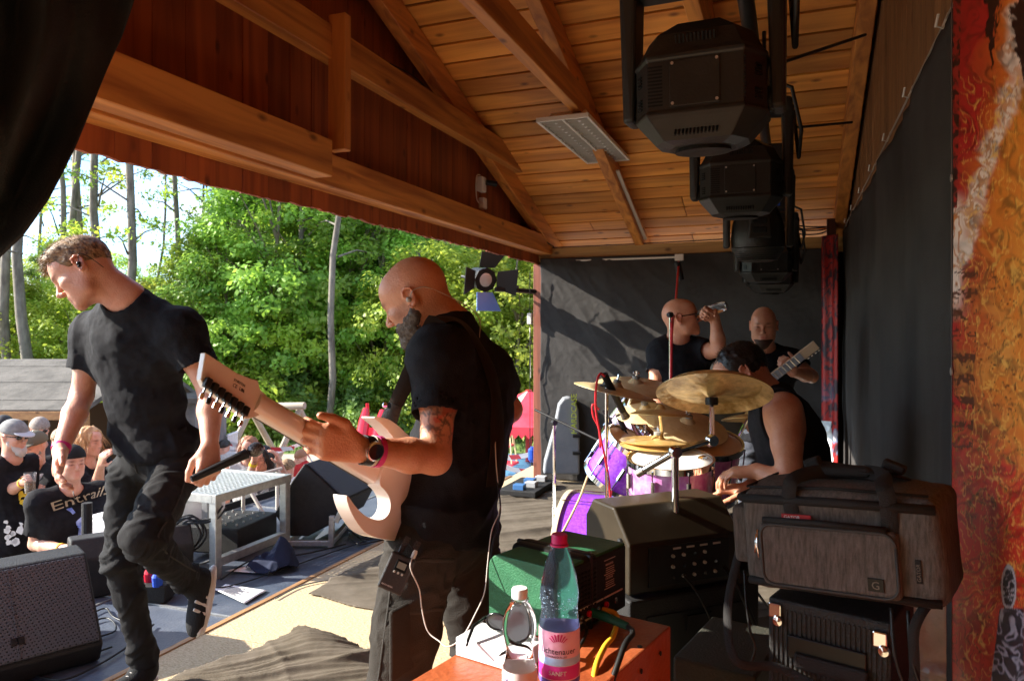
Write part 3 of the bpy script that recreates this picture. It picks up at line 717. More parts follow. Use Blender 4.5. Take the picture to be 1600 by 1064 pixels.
tape(350, 718, 480, 690, 11, 13, 'red and white tape crossing lower behind the dark haired woman')
tape(770, 712, 850, 702, 10.5, 11, 'upper red and white tape before the carousel')
tape(774, 722, 850, 735, 9.8, 10, 'lower red and white tape before the carousel')
tape(470, 690, 500, 740, 12, 10, 'red and white tape sloping down beside the tilted speaker', .02)
# blue garden sprayer/pole
bl = thing('blue_pole_light', 'thin black pole with blue cap beside the carousel', 'pole', gp(831, 9.5))
MB().tube([gp(831, 9.5), at(831, 705, 9.5)], .012, 6).build('pole', mat('black_metal', (.012, .012, .013), .45), bl)
MB().lathe([(.02, 0), (.05, .04), (.05, .16), (.02, .2)], at(831, 722, 9.5), n=10).build('cap', mat('blue_plastic', (.02, .08, .5), .4), bl)
# ============================================================ PEOPLE
def skinmat(name, c, c2):
    return mat(name, c, .42, c2, 26, (.3, .7), bump=.22, bscale=190, attr='tint', sss=.12, spec=.4)
SK1 = skinmat('skin_fair', (.60, .28, .19), (.68, .38, .27)); SK2 = skinmat('skin_tan', (.54, .225, .125), (.63, .31, .19))
def cloth(name, c, c2=None, sc_=30, rough=.85): return mat(name, c, rough, c2 or tuple(min(1, x*1.5+.004) for x in c), sc_, (.3, .7), bump=.35, bscale=320, sheen=0, spec=.18)
BLK = cloth('black_cotton', (.006, .006, .008)); JEAN = cloth('black_denim', (.009, .009, .010), (.019, .018, .019), 14); CARGO = cloth('charcoal_cargo', (.021, .018, .015), (.036, .031, .026), 9)
HAIRM = mat('light_brown_hair', (.07, .036, .016), .55, (.36, .225, .11), 55, (.36, .64), stretch=(.35, 1.5, 1.2), bump=.8, bscale=60); HAIRD = mat('dark_hair', (.012, .009, .008), .4, (.03, .022, .018), 40, (.3, .7))
BEARDM = mat('grey_brown_beard', (.045, .03, .022), .6, (.14, .11, .09), 90, (.35, .65))
def nrm(v): return np.asarray(v, dtype=np.float32)/np.linalg.norm(v)
def V3(v): return np.array(v, dtype=np.float32)
def head_sdf(S, c, M, s=1.0, ear=True, detail=True):
    """c head centre, M columns (forward,left,up)"""
    M = np.array(M, dtype=np.float32); c = V3(c)
    def P(f, l, u): return c+M@np.array([f, l, u], dtype=np.float32)*s
    S.ell(P(-.014, 0, .030), V3((.097, .077, .090))*s, M, k=.0)
    S.ell(P(.022, 0, -.02), V3((.066, .062, .085))*s, M, k=.03*s)
    S.ell(P(.045, 0, .045), V3((.05, .060, .05))*s, M, k=.03*s)
    for l in (-1, 1):
        S.cone(P(-.004, l*.054, -.040), P(.022, l*.047, -.078), .018*s, .016*s, k=.03*s)
        S.cone(P(.022, l*.047, -.078), P(.076, l*.014, -.098), .016*s, .015*s, k=.03*s)
        S.ell(P(.066, l*.040, -.018), V3((.024, .022, .017))*s, M, k=.02*s)
        S.ell(P(.086, l*.012, .022), V3((.012, .024, .009))*s, M, k=.016*s)
    S.ell(P(.079, 0, -.097), V3((.016, .02, .015))*s, M, k=.016*s)
    if detail:
        for l in (-1, 1):
            S.ell(P(.100, l*.031, .002), V3((.017, .018, .012))*s, M, k=.012*s, op='s')
            S.ell(P(.074, l*.031, .001), V3((.0155, .016, .0125))*s, M, k=.003*s)
    S.ell(P(.060, 0, -.062), V3((.035, .034, .034))*s, M, k=.022*s)
    for l in (-1, 1): S.ell(P(.040, l*.036, -.048), V3((.034, .026, .034))*s, M, k=.03*s)
    S.cone(P(.088, 0, .012), P(.113, 0, -.026), .0075*s, .0098*s, k=.012*s)
    S.ell(P(.113, 0, -.030), V3((.010, .0105, .009))*s, M, k=.008*s)
    for l in (-1, 1): S.ell(P(.102, l*.011, -.034), V3((.010, .008, .007))*s, M, k=.005*s)
    S.cone(P(.091, -.015, -.060), P(.091, .015, -.060), .0072*s, k=.008*s)
    S.cone(P(.0885, -.012, -.0725), P(.0885, .012, -.0725), .0080*s, k=.007*s)
    if detail:
        S.cone(P(.1035, -.017, -.0665), P(.1035, .017, -.0665), .0022*s, k=.004*s, op='s')
    if ear:
        for l in (-1, 1):
            tilt = M@np.array(Matrix.Rotation(.22, 3, 'Y'), dtype=np.float32)
            S.ell(P(-.010, l*.080, -.002), V3((.018, .007, .031))*s, tilt, k=.006*s)
            if detail:
                rim = [(.006, .010), (.003, .026), (-.012, .032), (-.025, .024), (-.026, .004), (-.018, -.016), (-.004, -.029), (.004, -.022)]
                for (f0, u0), (f1, u1) in zip(rim, rim[1:]):
                    S.cone(P(f0, l*.087, u0), P(f1, l*(.087), u1), .0042*s, .0042*s, k=.003*s)
                S.ell(P(-.008, l*.091, -.003), V3((.009, .009, .014))*s, M, k=.004*s, op='s')
    return P
def hand_sdf(S, wr, d, n, tv, curls, thumb, s=1.0, spread=.06):
    wr = V3(wr); d = nrm(d); n = V3(n); n = nrm(n-d*(n@d)); tv = V3(tv); tv = tv-d*(tv@d)-n*(tv@n); tv = nrm(tv)
    off = (.029, .0095, -.010, -.028); kn = (.088, .092, .087, .078)
    ln = ((.042, .026, .021), (.047, .030, .022), (.043, .028, .021), (.034, .021, .019)); rr_ = (.0098, .0100, .0094, .0084)
    for i in range(4):
        a = wr+tv*off[i]*.55*s; K = wr+d*kn[i]*s+tv*off[i]*s
        S.cone(a, K, .0155*s, .0125*s, k=.014*s)
        S.cone(wr+tv*off[i]*.5*s+n*.006*s+d*.015*s, wr+d*.07*s+tv*off[i]*.9*s+n*.006*s, .014*s, .012*s, k=.012*s)
        p = K; ang = 0; r = rr_[i]*s; dd0 = nrm(d+tv*(off[i]/.03)*spread)
        for j in range(3):
            ang += curls[i][j]; dd = dd0*math.cos(ang)+n*math.sin(ang); q = p+dd*ln[i][j]*s
            S.cone(p, q, r, r*.92, k=.0035*s if j else .008*s); S.ell(p, V3((r, r, r))*1.05, k=.004*s); p = q; r *= .93
    # thumb
    p = wr+d*.018*s+tv*.022*s; r = .0145*s
    for j, (td, l) in enumerate(zip(thumb, (.045, .034, .027))):
        v = nrm(d*td[0]+tv*td[1]+n*td[2]); q = p+v*l*s; S.cone(p, q, r, r*.86, k=.014*s if j == 0 else .004*s); p = q; r *= .86
RELAX = [(.35, .45, .3), (.45, .5, .35), (.5, .55, .35), (.55, .55, .35)]
FIST = [(1.2, 1.35, .8)]*4
THUMB = [(.6, .7, .35), (.85, .35, .35), (.95, .1, .3)]
def torso_prims(S, J, M, inf, sx=1.0, belly=0.0, k=.05):
    M = np.array(M, dtype=np.float32)
    nb, ch, pe = V3(J['nb']), V3(J['chest']), V3(J['pelvis']); f, l, u = M[:, 0], M[:, 1], M[:, 2]
    S.ell(ch, (.115*sx+inf, .158*sx+inf, .185+inf), M, k=.03)
    S.ell(ch+u*.09+f*.025, (.085*sx+inf, .145*sx+inf, .08+inf), M, k=k)
    mid = (ch+pe)*.5; S.ell(mid+f*belly*.5, (.108*sx+inf+belly, .140*sx+inf+belly*.4, .16+inf), M, k=k)
    S.ell(pe, (.112*sx+inf, .160*sx+inf, .115+inf), M, k=k)
    for a in ('l', 'r'):
        sh = V3(J['sh'+a]); S.cone(nb-u*.025, sh+u*.0, .052+inf, .056+inf, k=k)
        S.cone(sh-u*.01, ch+(sh-ch)*.55-u*.06, .058+inf, .08+inf, k=k)
def person(label, J, hf, hu, skin=SK1, h=.0055, hands=None, group=None, shirt='tee', shirt_m=BLK, pants_m=JEAN, hs=1.0, tintf=None, belly=.0, sx=1.0,
           sleeve=.72, shoe_m=None, folds=1.0, seed=0, arm=1.0, legs=True, name='person', hem=-.02, ear=True, detail=True, pantr=1.0, neckr=1.0, feet=None):
    base = Vector(((J['anl'][0]+J['anr'][0])/2, (J['anl'][1]+J['anr'][1])/2, min(J['anl'][2], J['anr'][2])-.08)) if 'base' not in J else Vector(J['base'])
    root = thing(name, label, 'person', base, group)
    J = {k: V3(v) for k, v in J.items()}
    u = nrm(J['nb']-J['pelvis']); l = J['shl']-J['shr']; l = nrm(l-u*(l@u)); f = np.cross(l, u); M = np.stack([f, l, u], 1)
    lp = J['hipl']-J['hipr']; up = np.array([0, 0, 1.]); lp = nrm(lp-up*(lp@up))
    HM = np.array(frame(Vector(hf), Vector(hu)))
    pts = np.stack([J[k] for k in J if k != 'base']+[J['head']+HM[:, 2]*.16, J['head']+HM[:, 0]*.16, J['head']-HM[:, 0]*.14])
    lo = pts.min(0)-.24; hi = pts.max(0)+.24
    # ---- body
    S = SDF(lo, hi, h); torso_prims(S, J, M, -.004, sx, belly)
    P = head_sdf(S, J['head'], HM, hs, ear, detail)
    S.cone(P(-.030, 0, -.035), J['nb']+u*.0, .054*neckr, .060*neckr, k=.03); S.cone(P(.005, 0, -.055), J['nb']+f*.02-u*.01, .040*neckr, .048*neckr, k=.03)
    for a in ('l', 'r'):
        sh, el, wr = J['sh'+a], J['el'+a], J['wr'+a]
        S.cone(sh, sh+(el-sh)*.45, .052*arm, .050*arm, k=.04); S.cone(sh+(el-sh)*.45, el, .049*arm, .039*arm, k=.02)
        S.cone(el, el+(wr-el)*.35, .040*arm, .043*arm, k=.02); S.cone(el+(wr-el)*.35, wr, .043*arm, .027*arm, k=.015, flat=None)
        hd = (hands or {}).get(a)
        if hd: hand_sdf(S, wr, *hd)
        else:
            d = nrm(wr-el); hand_sdf(S, wr, d, f*.3-l*(1 if a == 'l' else -1), f, RELAX, THUMB)
        if legs:
            hp, kn, an = J['hip'+a], J['kn'+a], J['an'+a]
            S.cone(hp, kn, .064, .036, k=.04); S.cone(kn, kn+(an-kn)*.3, .036, .040, k=.02); S.cone(kn+(an-kn)*.3, an, .040, .030, k=.02)
    V, F_ = S.mesh(); V = relax(V, F_, 1, .4)
    N_ = normals(V, F_); q = (V-J['head'])@HM; col = np.ones((len(V), 3), dtype=np.float32)
    lipw = np.exp(-((q[:, 0]-.098)/.012)**2-(q[:, 1]/.020)**2-((q[:, 2]+.066)/.0085)**2); col *= (1-lipw[:, None]*np.array([.12, .42, .35]))
    br = np.exp(-((np.abs(q[:, 1])-.031)/.016)**2-((q[:, 2]-.023)/.0065)**2)*(q[:, 0] > .055); col *= (1-br[:, None]*np.array([.74, .82, .86]))
    ey = np.exp(-((np.abs(q[:, 1])-.031)/.013)**2-((q[:, 2]-.000)/.0045)**2)*(q[:, 0] > .07); col *= (1-ey[:, None]*np.array([.82, .85, .85]))
    er = np.exp(-((np.abs(q[:, 1])-.088)/.010)**2-(q[:, 2]/.04)**2-((q[:, 0]+.01)/.03)**2); col *= (1-er[:, None]*np.array([.0, .22, .22]))
    if tintf: col = tintf(V, q, col, J)
    npmesh('body', V, F_, skin, root, col=col)
    # ---- upper garment
    info = dict(root=root, M=M, HM=HM, P=P, J=J, f=f, l=l, u=u)
    if shirt:
        S = SDF(lo, hi, max(h, .006))
        hemp = J['pelvis']+u*hem
        if shirt == 'tee':
            for a in ('l', 'r'):
                sh, el = J['sh'+a], J['el'+a]; e = sh+(el-sh)*sleeve; ax = nrm(el-sh)
                S.cone(sh, e+ax*.025, .070*arm, .074*arm, k=.035)
                S.cut(e, ax, .125); S.cone(e-ax*.035, e+ax*.06, .064*arm, .066*arm, k=0, op='s')
            torso_prims(S, J, M, .014, sx, belly)
        elif shirt == 'tank':
            torso_prims(S, J, M, .014, sx, belly)
            for a in ('l', 'r'):
                sh = J['sh'+a]; sg = 1 if a == 'l' else -1
                S.ell(sh+l*sg*.045-u*.03, (.13, .062, .13), M, k=.006, op='s')
        if hem < -.05: S.cone(J['pelvis']+u*.05, J['pelvis']-u*.12, .10, .10, k=.05)
        S.plane(hemp, -u)
        S.cone(J['nb']+u*.015+f*.03, J['nb']+u*.30+f*.03, .072, .10, k=.01, op='s')
        S.cone(hemp-u*.02, hemp+u*.03, .085, .085, k=0, op='s')
        V, F_ = S.mesh(); N_ = normals(V, F_)
        if folds:
            q = (V-J['chest'])@M; X = np.stack([q[:, 0], q[:, 1]*.9, q[:, 2]*1.0], 1)
            wv = vnoise(V, 5, seed)*.12; dirv = (q[:, 2]*.55+np.abs(q[:, 1])*.5)[:, None]
            r1 = 1-2*np.abs(vnoise(np.stack([q[:, 0]*3+wv, q[:, 1]*3, q[:, 2]*9+q[:, 1]*5+wv*8], 1), 1.0, seed+3))
            r2 = 1-2*np.abs(vnoise(np.stack([q[:, 0]*11+wv*5, q[:, 1]*11, q[:, 2]*3.2], 1), 1.0, seed+8))
            low = np.clip((-.02-q[:, 2])/.25, 0, 1)
            r1 = np.sign(r1)*np.abs(r1)**1.3; r2 = np.abs(np.clip(r2, 0, 1))**1.6
            dsp = (.0105*r1*(.30+low)+.013*r2*(.30+.8*low)+.0025*fbm(V, 26, seed+2)-.004)*folds
            V = V+N_*dsp[:, None]
        V = relax(V, F_, 1, .5); so_ = npmesh('shirt', V, F_, shirt_m, root); info['shirt'] = so_; info['shirtV'] = V; info['shirtN'] = normals(V, F_)
    if legs:
        S = SDF(lo, hi, max(h, .0065)); up3 = V3((0, 0, 1)); MP = np.stack([np.cross(lp, up3), lp, up3], 1)
        S.ell(J['pelvis']-up3*.01, (.118*sx+belly*.5, .168*sx+belly*.2, .13), MP, k=0); S.ell(J['pelvis']+u*.07, (.110*sx+belly, .15*sx, .08), M, k=.04)
        for a in ('l', 'r'):
            hp, kn, an = J['hip'+a], J['kn'+a], J['an'+a]; m1 = hp+(kn-hp)*.5
            S.cone(hp, m1, .092*pantr, .084*pantr, k=.035); S.cone(m1, kn, .084*pantr, .066*pantr, k=.02); S.cone(kn, kn+(an-kn)*.35, .066*pantr, .064*pantr, k=.02)
            S.cone(kn+(an-kn)*.35, an, .064*pantr, .050*pantr, k=.02); S.cut(an+nrm(an-kn)*.0, nrm(an-kn), .10)
        S.plane(J['pelvis']+u*.085, u)
        V, F_ = S.mesh(); N_ = normals(V, F_); dsp = np.zeros(len(V), dtype=np.float32)
        for a in ('l', 'r'):
            hp, kn, an = J['hip'+a], J['kn'+a], J['an'+a]
            for (A_, B_, am) in ((hp, kn, .010), (kn, an, .013)):
                ax = B_-A_; L_ = np.linalg.norm(ax); ax = ax/L_; w = V-A_; hh = w@ax; rad = w-hh[:, None]*ax; rd = np.linalg.norm(rad, axis=1)
                m_ = np.exp(-(np.maximum(rd-.09, 0)/.02)**2)*np.exp(-(np.maximum(np.abs(hh-L_/2)-L_/2, 0)/.03)**2)
                near = np.exp(-((hh)/(.12))**2)+np.exp(-((hh-L_)/(.13))**2); sd = seed+(7 if a == 'l' else 13)
                q = np.stack([hh*17+rad@V3((11, 8, 5)), rad@V3((9, -12, 4)), rad@V3((3, 4, 12))], 1)+.9*vnoise(V, 9, sd)[:, None]
                r1 = np.clip(1-2.2*np.abs(vnoise(q, 1.0, sd)), 0, 1)**1.5; r2 = np.clip(1-2.2*np.abs(vnoise(q*np.array([2.1, .9, .9]), 1.0, sd+5)), 0, 1)**1.5
                dsp += m_*am*(r1*.8+r2*.5)*(.22+near*.9)
        dsp += .0025*fbm(V, 16, seed+6)-.003; V = V+N_*(dsp*folds)[:, None]; V = relax(V, F_, 1, .35); info['trousers'] = npmesh('trousers', V, F_, pants_m, root); info['trV'] = V; info['trN'] = normals(V, F_)
        # shoes
        for a in ('l', 'r'):
            kn, an = J['kn'+a], J['an'+a]
            if feet and a in feet: fd, sole = V3(feet[a][0]), V3(feet[a][1])
            else: fd = nrm(V3((f[0], f[1], 0))); sole = V3((0, 0, -1))
            fd = nrm(fd); sole = nrm(sole-fd*(sole@fd)); sd_ = np.cross(fd, sole); MF = np.stack([fd, sd_, -sole], 1)
            S = SDF(an-.28, an+.28, .0055); S.cone(an-nrm(an-kn)*.06, an, .045, .048, k=0)
            S.ell(an+fd*.0+sole*.035, (.055, .040, .045), MF, k=.03); S.ell(an+fd*.085+sole*.050, (.115, .044, .036), MF, k=.04); S.ell(an+fd*.145+sole*.062, (.055, .043, .026), MF, k=.03)
            S.plane(an+sole*.075, sole); Vs, Fs = S.mesh(); s_ = npmesh('shoe', Vs, Fs, shoe_m or mat('black_suede', (.012, .012, .013), .9, bump=.4, bscale=200), root)
            S = SDF(an-.28, an+.28, .0055); S.ell(an+fd*.068+sole*.082, (.134, .047, .030), MF, k=0); S.box(an+fd*.06+sole*.080, (.16, .06, .012), MF, rad=.004, op='i', k=0)
            Vs, Fs = S.mesh(); npmesh('sole', Vs, Fs, mat('white_rubber', (.62, .58, .54), .6), s_); info['shoe_'+a] = (s_, an, fd, sole, sd_)
    return info
def strands(name, root, pts, dirs, L0, L1, wid, m, seed=0, sag=.3, seg=3, nrmv=None):
    """thin curved hair blades"""
    rs = np.random.RandomState(seed); n = len(pts); V = []; F_ = []
    for i in range(n):
        p = np.array(pts[i]); d = nrm(dirs[i]+rs.normal(size=3)*.16); Lh = L0+(L1-L0)*rs.rand(); side = nrm(np.cross(d, rs.normal(size=3))); b = len(V)
        for j in range(seg+1):
            w_ = wid*(1-j/seg*.85); V += [p-side*w_, p+side*w_]; p = p+d*Lh/seg; d = nrm(d+np.array([0, 0, -sag/seg]))
        for j in range(seg): F_.append((b+2*j, b+2*j+1, b+2*j+3, b+2*j+2))
    return npmesh(name, np.array(V), np.array(F_), m, root)
def shell(root, name, m, lo, hi, h, build, fold=None):
    S = SDF(lo, hi, h); build(S); V, F_ = S.mesh()
    if fold is not None: V = V+normals(V, F_)*fold(V)[:, None]
    return npmesh(name, V, F_, m, root), V, F_
def loc(c, M): 
    M = np.array(M, dtype=np.float32); c = V3(c)
    return lambda f, l, u: c+M@np.array([f, l, u], dtype=np.float32)
def wire(name, pts, r, m, parent=None, label=None, cat=None, group=None, n=6, res=6, kind=None):
    """smooth cable through points"""
    pts = [Vector(p) for p in pts]; out = []
    P_ = [pts[0]]+pts+[pts[-1]]
    for i in range(1, len(P_)-2):
        a, b, c, d = P_[i-1], P_[i], P_[i+1], P_[i+2]
        for k in range(res):
            t = k/res; out.append(.5*((2*b)+(c-a)*t+(2*a-5*b+4*c-d)*t*t+(3*b-a-3*c+d)*t**3))
    out.append(pts[-1]); o = MB().tube(out, r, n).build(name, m, parent, smooth=True, loc=None if parent else tuple(pts[0])); 
    if label: tag(o, label, cat, group, kind)
    return o

# ---------------------------------------------------------------- the singer, stepping towards the near end of the stage
Js = dict(head=at(131, 424, 2.66), nb=at(200, 463, 2.72), chest=at(212, 560, 2.80), pelvis=at(243, 700, 2.84),
          shl=at(283, 515, 2.72), ell=at(328, 612, 2.70), wrl=at(328, 700, 2.58), shr=at(146, 520, 2.86), elr=at(128, 618, 2.84), wrr=at(94, 704, 2.66),
          hipl=at(277, 735, 2.80), knl=at(222, 842, 2.52), anl=at(296, 908, 2.86), hipr=at(207, 735, 2.90), knr=at(190, 872, 2.90), anr=at(226, 1036, 2.98))
Js['base'] = (Js['anr'].x, Js['anr'].y, 0)
def tint_s(V, q, col, J):
    st = np.clip((-.045-q[:, 2])/.03, 0, 1)*(q[:, 0] > -.02)*(np.linalg.norm(q, axis=1) < .16)*.14; col = col*(1-st[:, None]*np.array([.8, 1, 1]))
    n = fbm(V, 22, 5)*.05; return col*(1+n[:, None])
hS = {'l': (Js['wrl'].lerp(at(326, 752, 2.5), .999)-Js['wrl'], RV*-.6+FV*.7, RV*-.7-FV*.6, [(1.0, 1.1, .7), (1.05, 1.15, .7), (1.1, 1.15, .7), (1.15, 1.2, .7)], [(.7, .5, .4), (.8, .1, .6), (.7, -.2, .7)], 1.05, .03),
      'r': (at(84, 755, 2.55)-Js['wrr'], RV*.75+FV*.5, RV*.5-FV*.85, [(.18, .3, .22), (.25, .4, .25), (.35, .45, .3), (.42, .5, .3)], [(.75, .6, .2), (.95, .2, .15), (1, .05, .15)], 1.05, .09)}
hfS = RV*-.84+FV*-.36+Vector((0, 0, -.68)); huS = Vector((0, 0, 1))+RV*-.75
singer = person('singer with side-swept brown hair, black T-shirt and microphone, stepping with one foot raised', Js, hfS, huS, SK1, .0046, hS, tintf=tint_s, seed=3,
                pants_m=JEAN, sleeve=.60, arm=1.0, hs=1.0, hem=-.01, feet={'l': (at(292, 1005, 2.80)-at(312, 905, 2.85), RV*.80+FV*.62+Vector((0, 0, -.30)))}, pantr=.92, sx=.94, folds=1.35)
P = singer['P']; HM = singer['HM']; rt = singer['root']
def hb_(S):
    hm = HM
    S.ell(P(-.014, 0, .036), (.103, .083, .093), hm, k=0); S.ell(P(.03, 0, .088), (.062, .066, .034), hm, k=.03)
    S.ell(P(.082, .005, .078), (.035, .05, .02), hm, k=.02)
    S.plane(P(.055, 0, .055), HM@V3((.80, 0, -.55)))
    S.plane(P(-.03, 0, .000), HM@V3((.25, 0, -1)))
hair, hv, hf_ = shell(rt, 'hair', HAIRM, P(0, 0, .03)-.16, P(0, 0, .03)+.16, .004, hb_, lambda V: .0015*fbm((V-V3(Js['head']))@HM*np.array([.4, 1.5, 1]), 45, 4))
rs = np.random.RandomState(4); sel = rs.choice(len(hv), 6500); hq = (hv[sel]-V3(Js['head']))@HM; hn = normals(hv, hf_)[sel]
keep = (hq[:, 2] > .055); dd = (HM@np.array([[.3], [-.9], [.05]])).T+hn*.35
strands('lock', hair, hv[sel][keep]-hn[keep]*.004, np.repeat(dd[:1], keep.sum(), 0)*.7+hn[keep]*.45, .014, .034, .0008, HAIRM, 5, .25)
ft = [P(.088+.004*rs.rand(), rs.uniform(-.045, .03), .070+.02*rs.rand()) for _ in range(160)]
strands('fringe', hair, ft, [HM@V3((.55, -.6, .05)) for _ in ft], .02, .05, .0013, HAIRM, 6, 1.0)
ep = MB().ball(P(-.008, .094, -.004), .0085, 10).ball(P(-.004, .097, -.014), .006, 8).build('in_ear_monitor', mat('black_gloss', (.01, .01, .01), .2), rt, smooth=True)
wire('ear_cable', [P(-.008, .095, -.01), P(-.03, .088, .028), P(-.055, .07, -.02), V3(Js['nb'])+V3((0, .0, .03)), V3(Js['nb'])+V3((.04, .05, -.02))], .0014, MATS['black_gloss'], rt)
pink = mat('pink_band', (.62, .03, .22), .5)
def band(root, wr, el, f, r, w_, m, name='wristband'):
    wr = Vector(wr); el = Vector(el); c = wr.lerp(el, f); d = (el-wr).normalized()
    return MB().lathe([(r, -w_/2), (r+.0025, -w_/2), (r+.0025, w_/2), (r, w_/2)], c, d.to_track_quat('Z', 'Y').to_matrix(), 24, caps=False).build(name, m, root, smooth='auto')
band(rt, Js['wrr'], Js['elr'], .05, .030, .018, pink)
# jeans seams, pocket, fly
tr = singer['trousers']; dark = mat('seam_dark', (.006, .006, .006), .9)
# shoe stripes on the raised trainer
s_, an, fd, sole, sd_ = singer['shoe_l']; wm = MATS['white_rubber']
for k in range(3):
    c = an+fd*(.045+.03*k)+sole*.048
    for sg in (-1, 1):
        MB().box(c+sd_*.0375*sg*(1+.04*k), (.011, .010, .052), Matrix(np.stack([nrm(fd*.9-sole*.35), sd_, nrm(-sole-fd*.35)], 1).tolist())).build('stripe', wm, s_, bevel=.002, seg=1)
MB().ball(an+fd*.17+sole*.068, (.038, .046, .020), 12, Matrix(np.stack([fd, sd_, -sole], 1).tolist())).build('toe_cap', wm, s_, smooth=True)
for k in range(5):
    c = an+fd*(.03+.018*k)+sole*(.0-.002+.008*k); MB().tube([c-sd_*.016, c-sole*.006, c+sd_*.016], .0028, 5).build('lace', wm, s_)
s_, an, fd, sole, sd_ = singer['shoe_r']
for k in range(5):
    c = an+fd*(.05+.018*k)+sole*(.008+.006*k); MB().tube([c-sd_*.016, c-sole*.006, c+sd_*.016], .0028, 5).build('lace', wm, s_)
# microphone in his hand
mc = thing('microphone', 'black handheld microphone pointing right in the singer\'s hand', 'microphone', at(322, 742, 2.52))
a = at(300, 748, 2.47); b = at(404, 700, 2.62); d = (b-a).normalized(); q = d.to_track_quat('Z', 'Y').to_matrix(); Lm = (b-a).length
bm_ = mat('black_metal', (.012, .012, .013), .45)
MB().lathe([(.010, 0), (.0125, .01), (.015, Lm*.5), (.018, Lm-.05), (.019, Lm-.045)], a, q, 16).build('handle', bm_, mc, smooth='auto')
MB().ball(b-d*.012, (.026, .026, .030), 14, q).build('grille', mat('mesh_grey', (.22, .21, .20), .5, (.08, .08, .08), 220, (.45, .55), metal=.7), mc, smooth=True)
MB().lathe([(.0, -.004), (.011, -.003), (.011, .012)], a, q, 12).build('end_cap', bm_, mc)

# ---------------------------------------------------------------- the guitarist in the foreground
Jg = dict(head=at(650, 466, 2.06), nb=at(705, 507, 2.08), chest=Vector((-.845, 1.87, 1.225)), pelvis=Vector((-.885, 1.80, .93)),
          shl=Vector((-.853, 1.715, 1.392)), ell=at(680, 716, 1.80), wrl=at(560, 702, 1.66), shr=at(760, 580, 2.2), elr=at(796, 640, 2.27), wrr=Vector((-1.0, 2.10, 1.06)),
          hipl=Vector((-.905, 1.705, .89)), knl=Vector((-.965, 1.66, .48)), anl=Vector((-.93, 1.66, .085)), hipr=Vector((-.87, 1.90, .89)), knr=Vector((-.86, 1.97, .48)), anr=Vector((-.82, 2.0, .085)))
hfG = RV*-.90+FV*.20+Vector((0, 0, -.50)); huG = Vector((0, 0, 1))+RV*-.48
def tint_g(V, q, col, J):
    n = fbm(V, 90, 3)
    up_ = np.exp(-(((V-V3(J['ell']))@nrm(J['shl']-J['ell'])-.085)/.055)**2)*(np.linalg.norm(V-V3(J['ell']), axis=1) < .2)
    v = vnoise(V, 60, 9); w2 = vnoise(V, 34, 14); ink = (np.abs(v) < .16)|(np.abs(w2) < .07); col = col*(1-(up_*ink)[:, None]*np.array([.72, .66, .60]))
    fill = (w2 > .34)*up_; col = col*(1-fill[:, None]*np.array([.0, .55, .6])); sh = (vnoise(V, 22, 20) > .25)*up_; col = col*(1-sh[:, None]*np.array([.42, .36, .36]))
    st = np.clip((.02-q[:, 2])/.03, 0, 1)*np.clip((q[:, 0]+.005)/.02, 0, 1)*(q[:, 2] < .0)*(np.linalg.norm(q, axis=1) < .16)*(.35+.15*n)
    st = st*(1-np.clip((q[:, 0]-.06)/.02, 0, 1)*np.clip((q[:, 2]+.045)/.015, 0, 1)); st = np.clip(st, 0, 1); col = col*(1-st[:, None]*np.array([.75, .8, .8]))
    scalp = np.clip((q[:, 2]-.03)/.04, 0, 1)*(.10+.05*n)*(np.linalg.norm(q, axis=1) < .16)*np.clip((.05-q[:, 0])/.05, 0, 1); return col*(1-scalp[:, None])
Nn = Vector((-.131, -.867, .483)).normalized(); W0 = Vector((-1, 0, .05)); Wn = (W0-Nn*W0.dot(Nn)).normalized(); Bn = Nn.cross(Wn).normalized()
if Bn.z > 0: Bn = -Bn
hG = {'l': (at(497, 688, 1.60)-Jg['wrl'], Wn*.9-Bn*.25, -Bn, [(.55, 1.1, .7), (.6, 1.1, .7), (.65, 1.1, .7), (.7, 1.0, .6)], [(.80, .62, -.05), (.97, .16, .10), (1, -.05, .18)], .98, .03),
      'r': (Nn*.7+Bn*.6, -Wn, -Bn*1+Nn*.3, [(.5, .9, .5)]*4, THUMB, 1.05, .05)}
guit = person('bald bearded guitarist in black T-shirt seen from behind his left side playing a pale guitar', Jg, hfG, huG, SK2, .0045, hG, tintf=tint_g, seed=12,
              pants_m=CARGO, sleeve=.60, arm=.94, folds=1.3, hs=.93, belly=.016, sx=.92, hem=-.055, pantr=1.05, neckr=1.0)
P = guit['P']; HM = guit['HM']; rg = guit['root']; u, l, f = guit['u'], guit['l'], guit['f']
def bd(S):
    for s2 in (-1, 1):
        S.cone(P(-.002, s2*.060, -.018), P(.006, s2*.056, -.048), .014, .015, k=0); S.cone(P(.006, s2*.056, -.048), P(.030, s2*.046, -.082), .017, .019, k=.02)
        S.cone(P(.030, s2*.046, -.082), P(.078, s2*.014, -.104), .019, .019, k=.02); S.cone(P(.060, s2*.038, -.062), P(.094, s2*.014, -.052), .010, .006, k=.01)
        S.ell(P(.038, s2*.034, -.056), (.040, .030, .036), HM, k=.02)
    S.ell(P(.080, 0, -.104), (.022, .025, .021), HM, k=.02); S.ell(P(.064, 0, -.072), (.034, .034, .028), HM, k=.015)
    S.plane(P(.0, 0, -.018), HM@V3((.42, 0, 1))); S.ell(P(.098, 0, -.067), (.014, .019, .012), HM, k=.004, op='s')
beard, bv, bf = shell(rg, 'beard', BEARDM, P(.03, 0, -.06)-.11, P(.03, 0, -.06)+.11, .004, bd, lambda V: .0025*fbm(V, 90, 4)+.002)
rs = np.random.RandomState(9); sel = rs.choice(len(bv), 1900); bn = normals(bv, bf)[sel]
strands('whisker', beard, bv[sel], bn*.6+(HM@V3((.25, 0, -.7)))[None, :], .004, .009, .0005, BEARDM, 8, .3, seg=2)
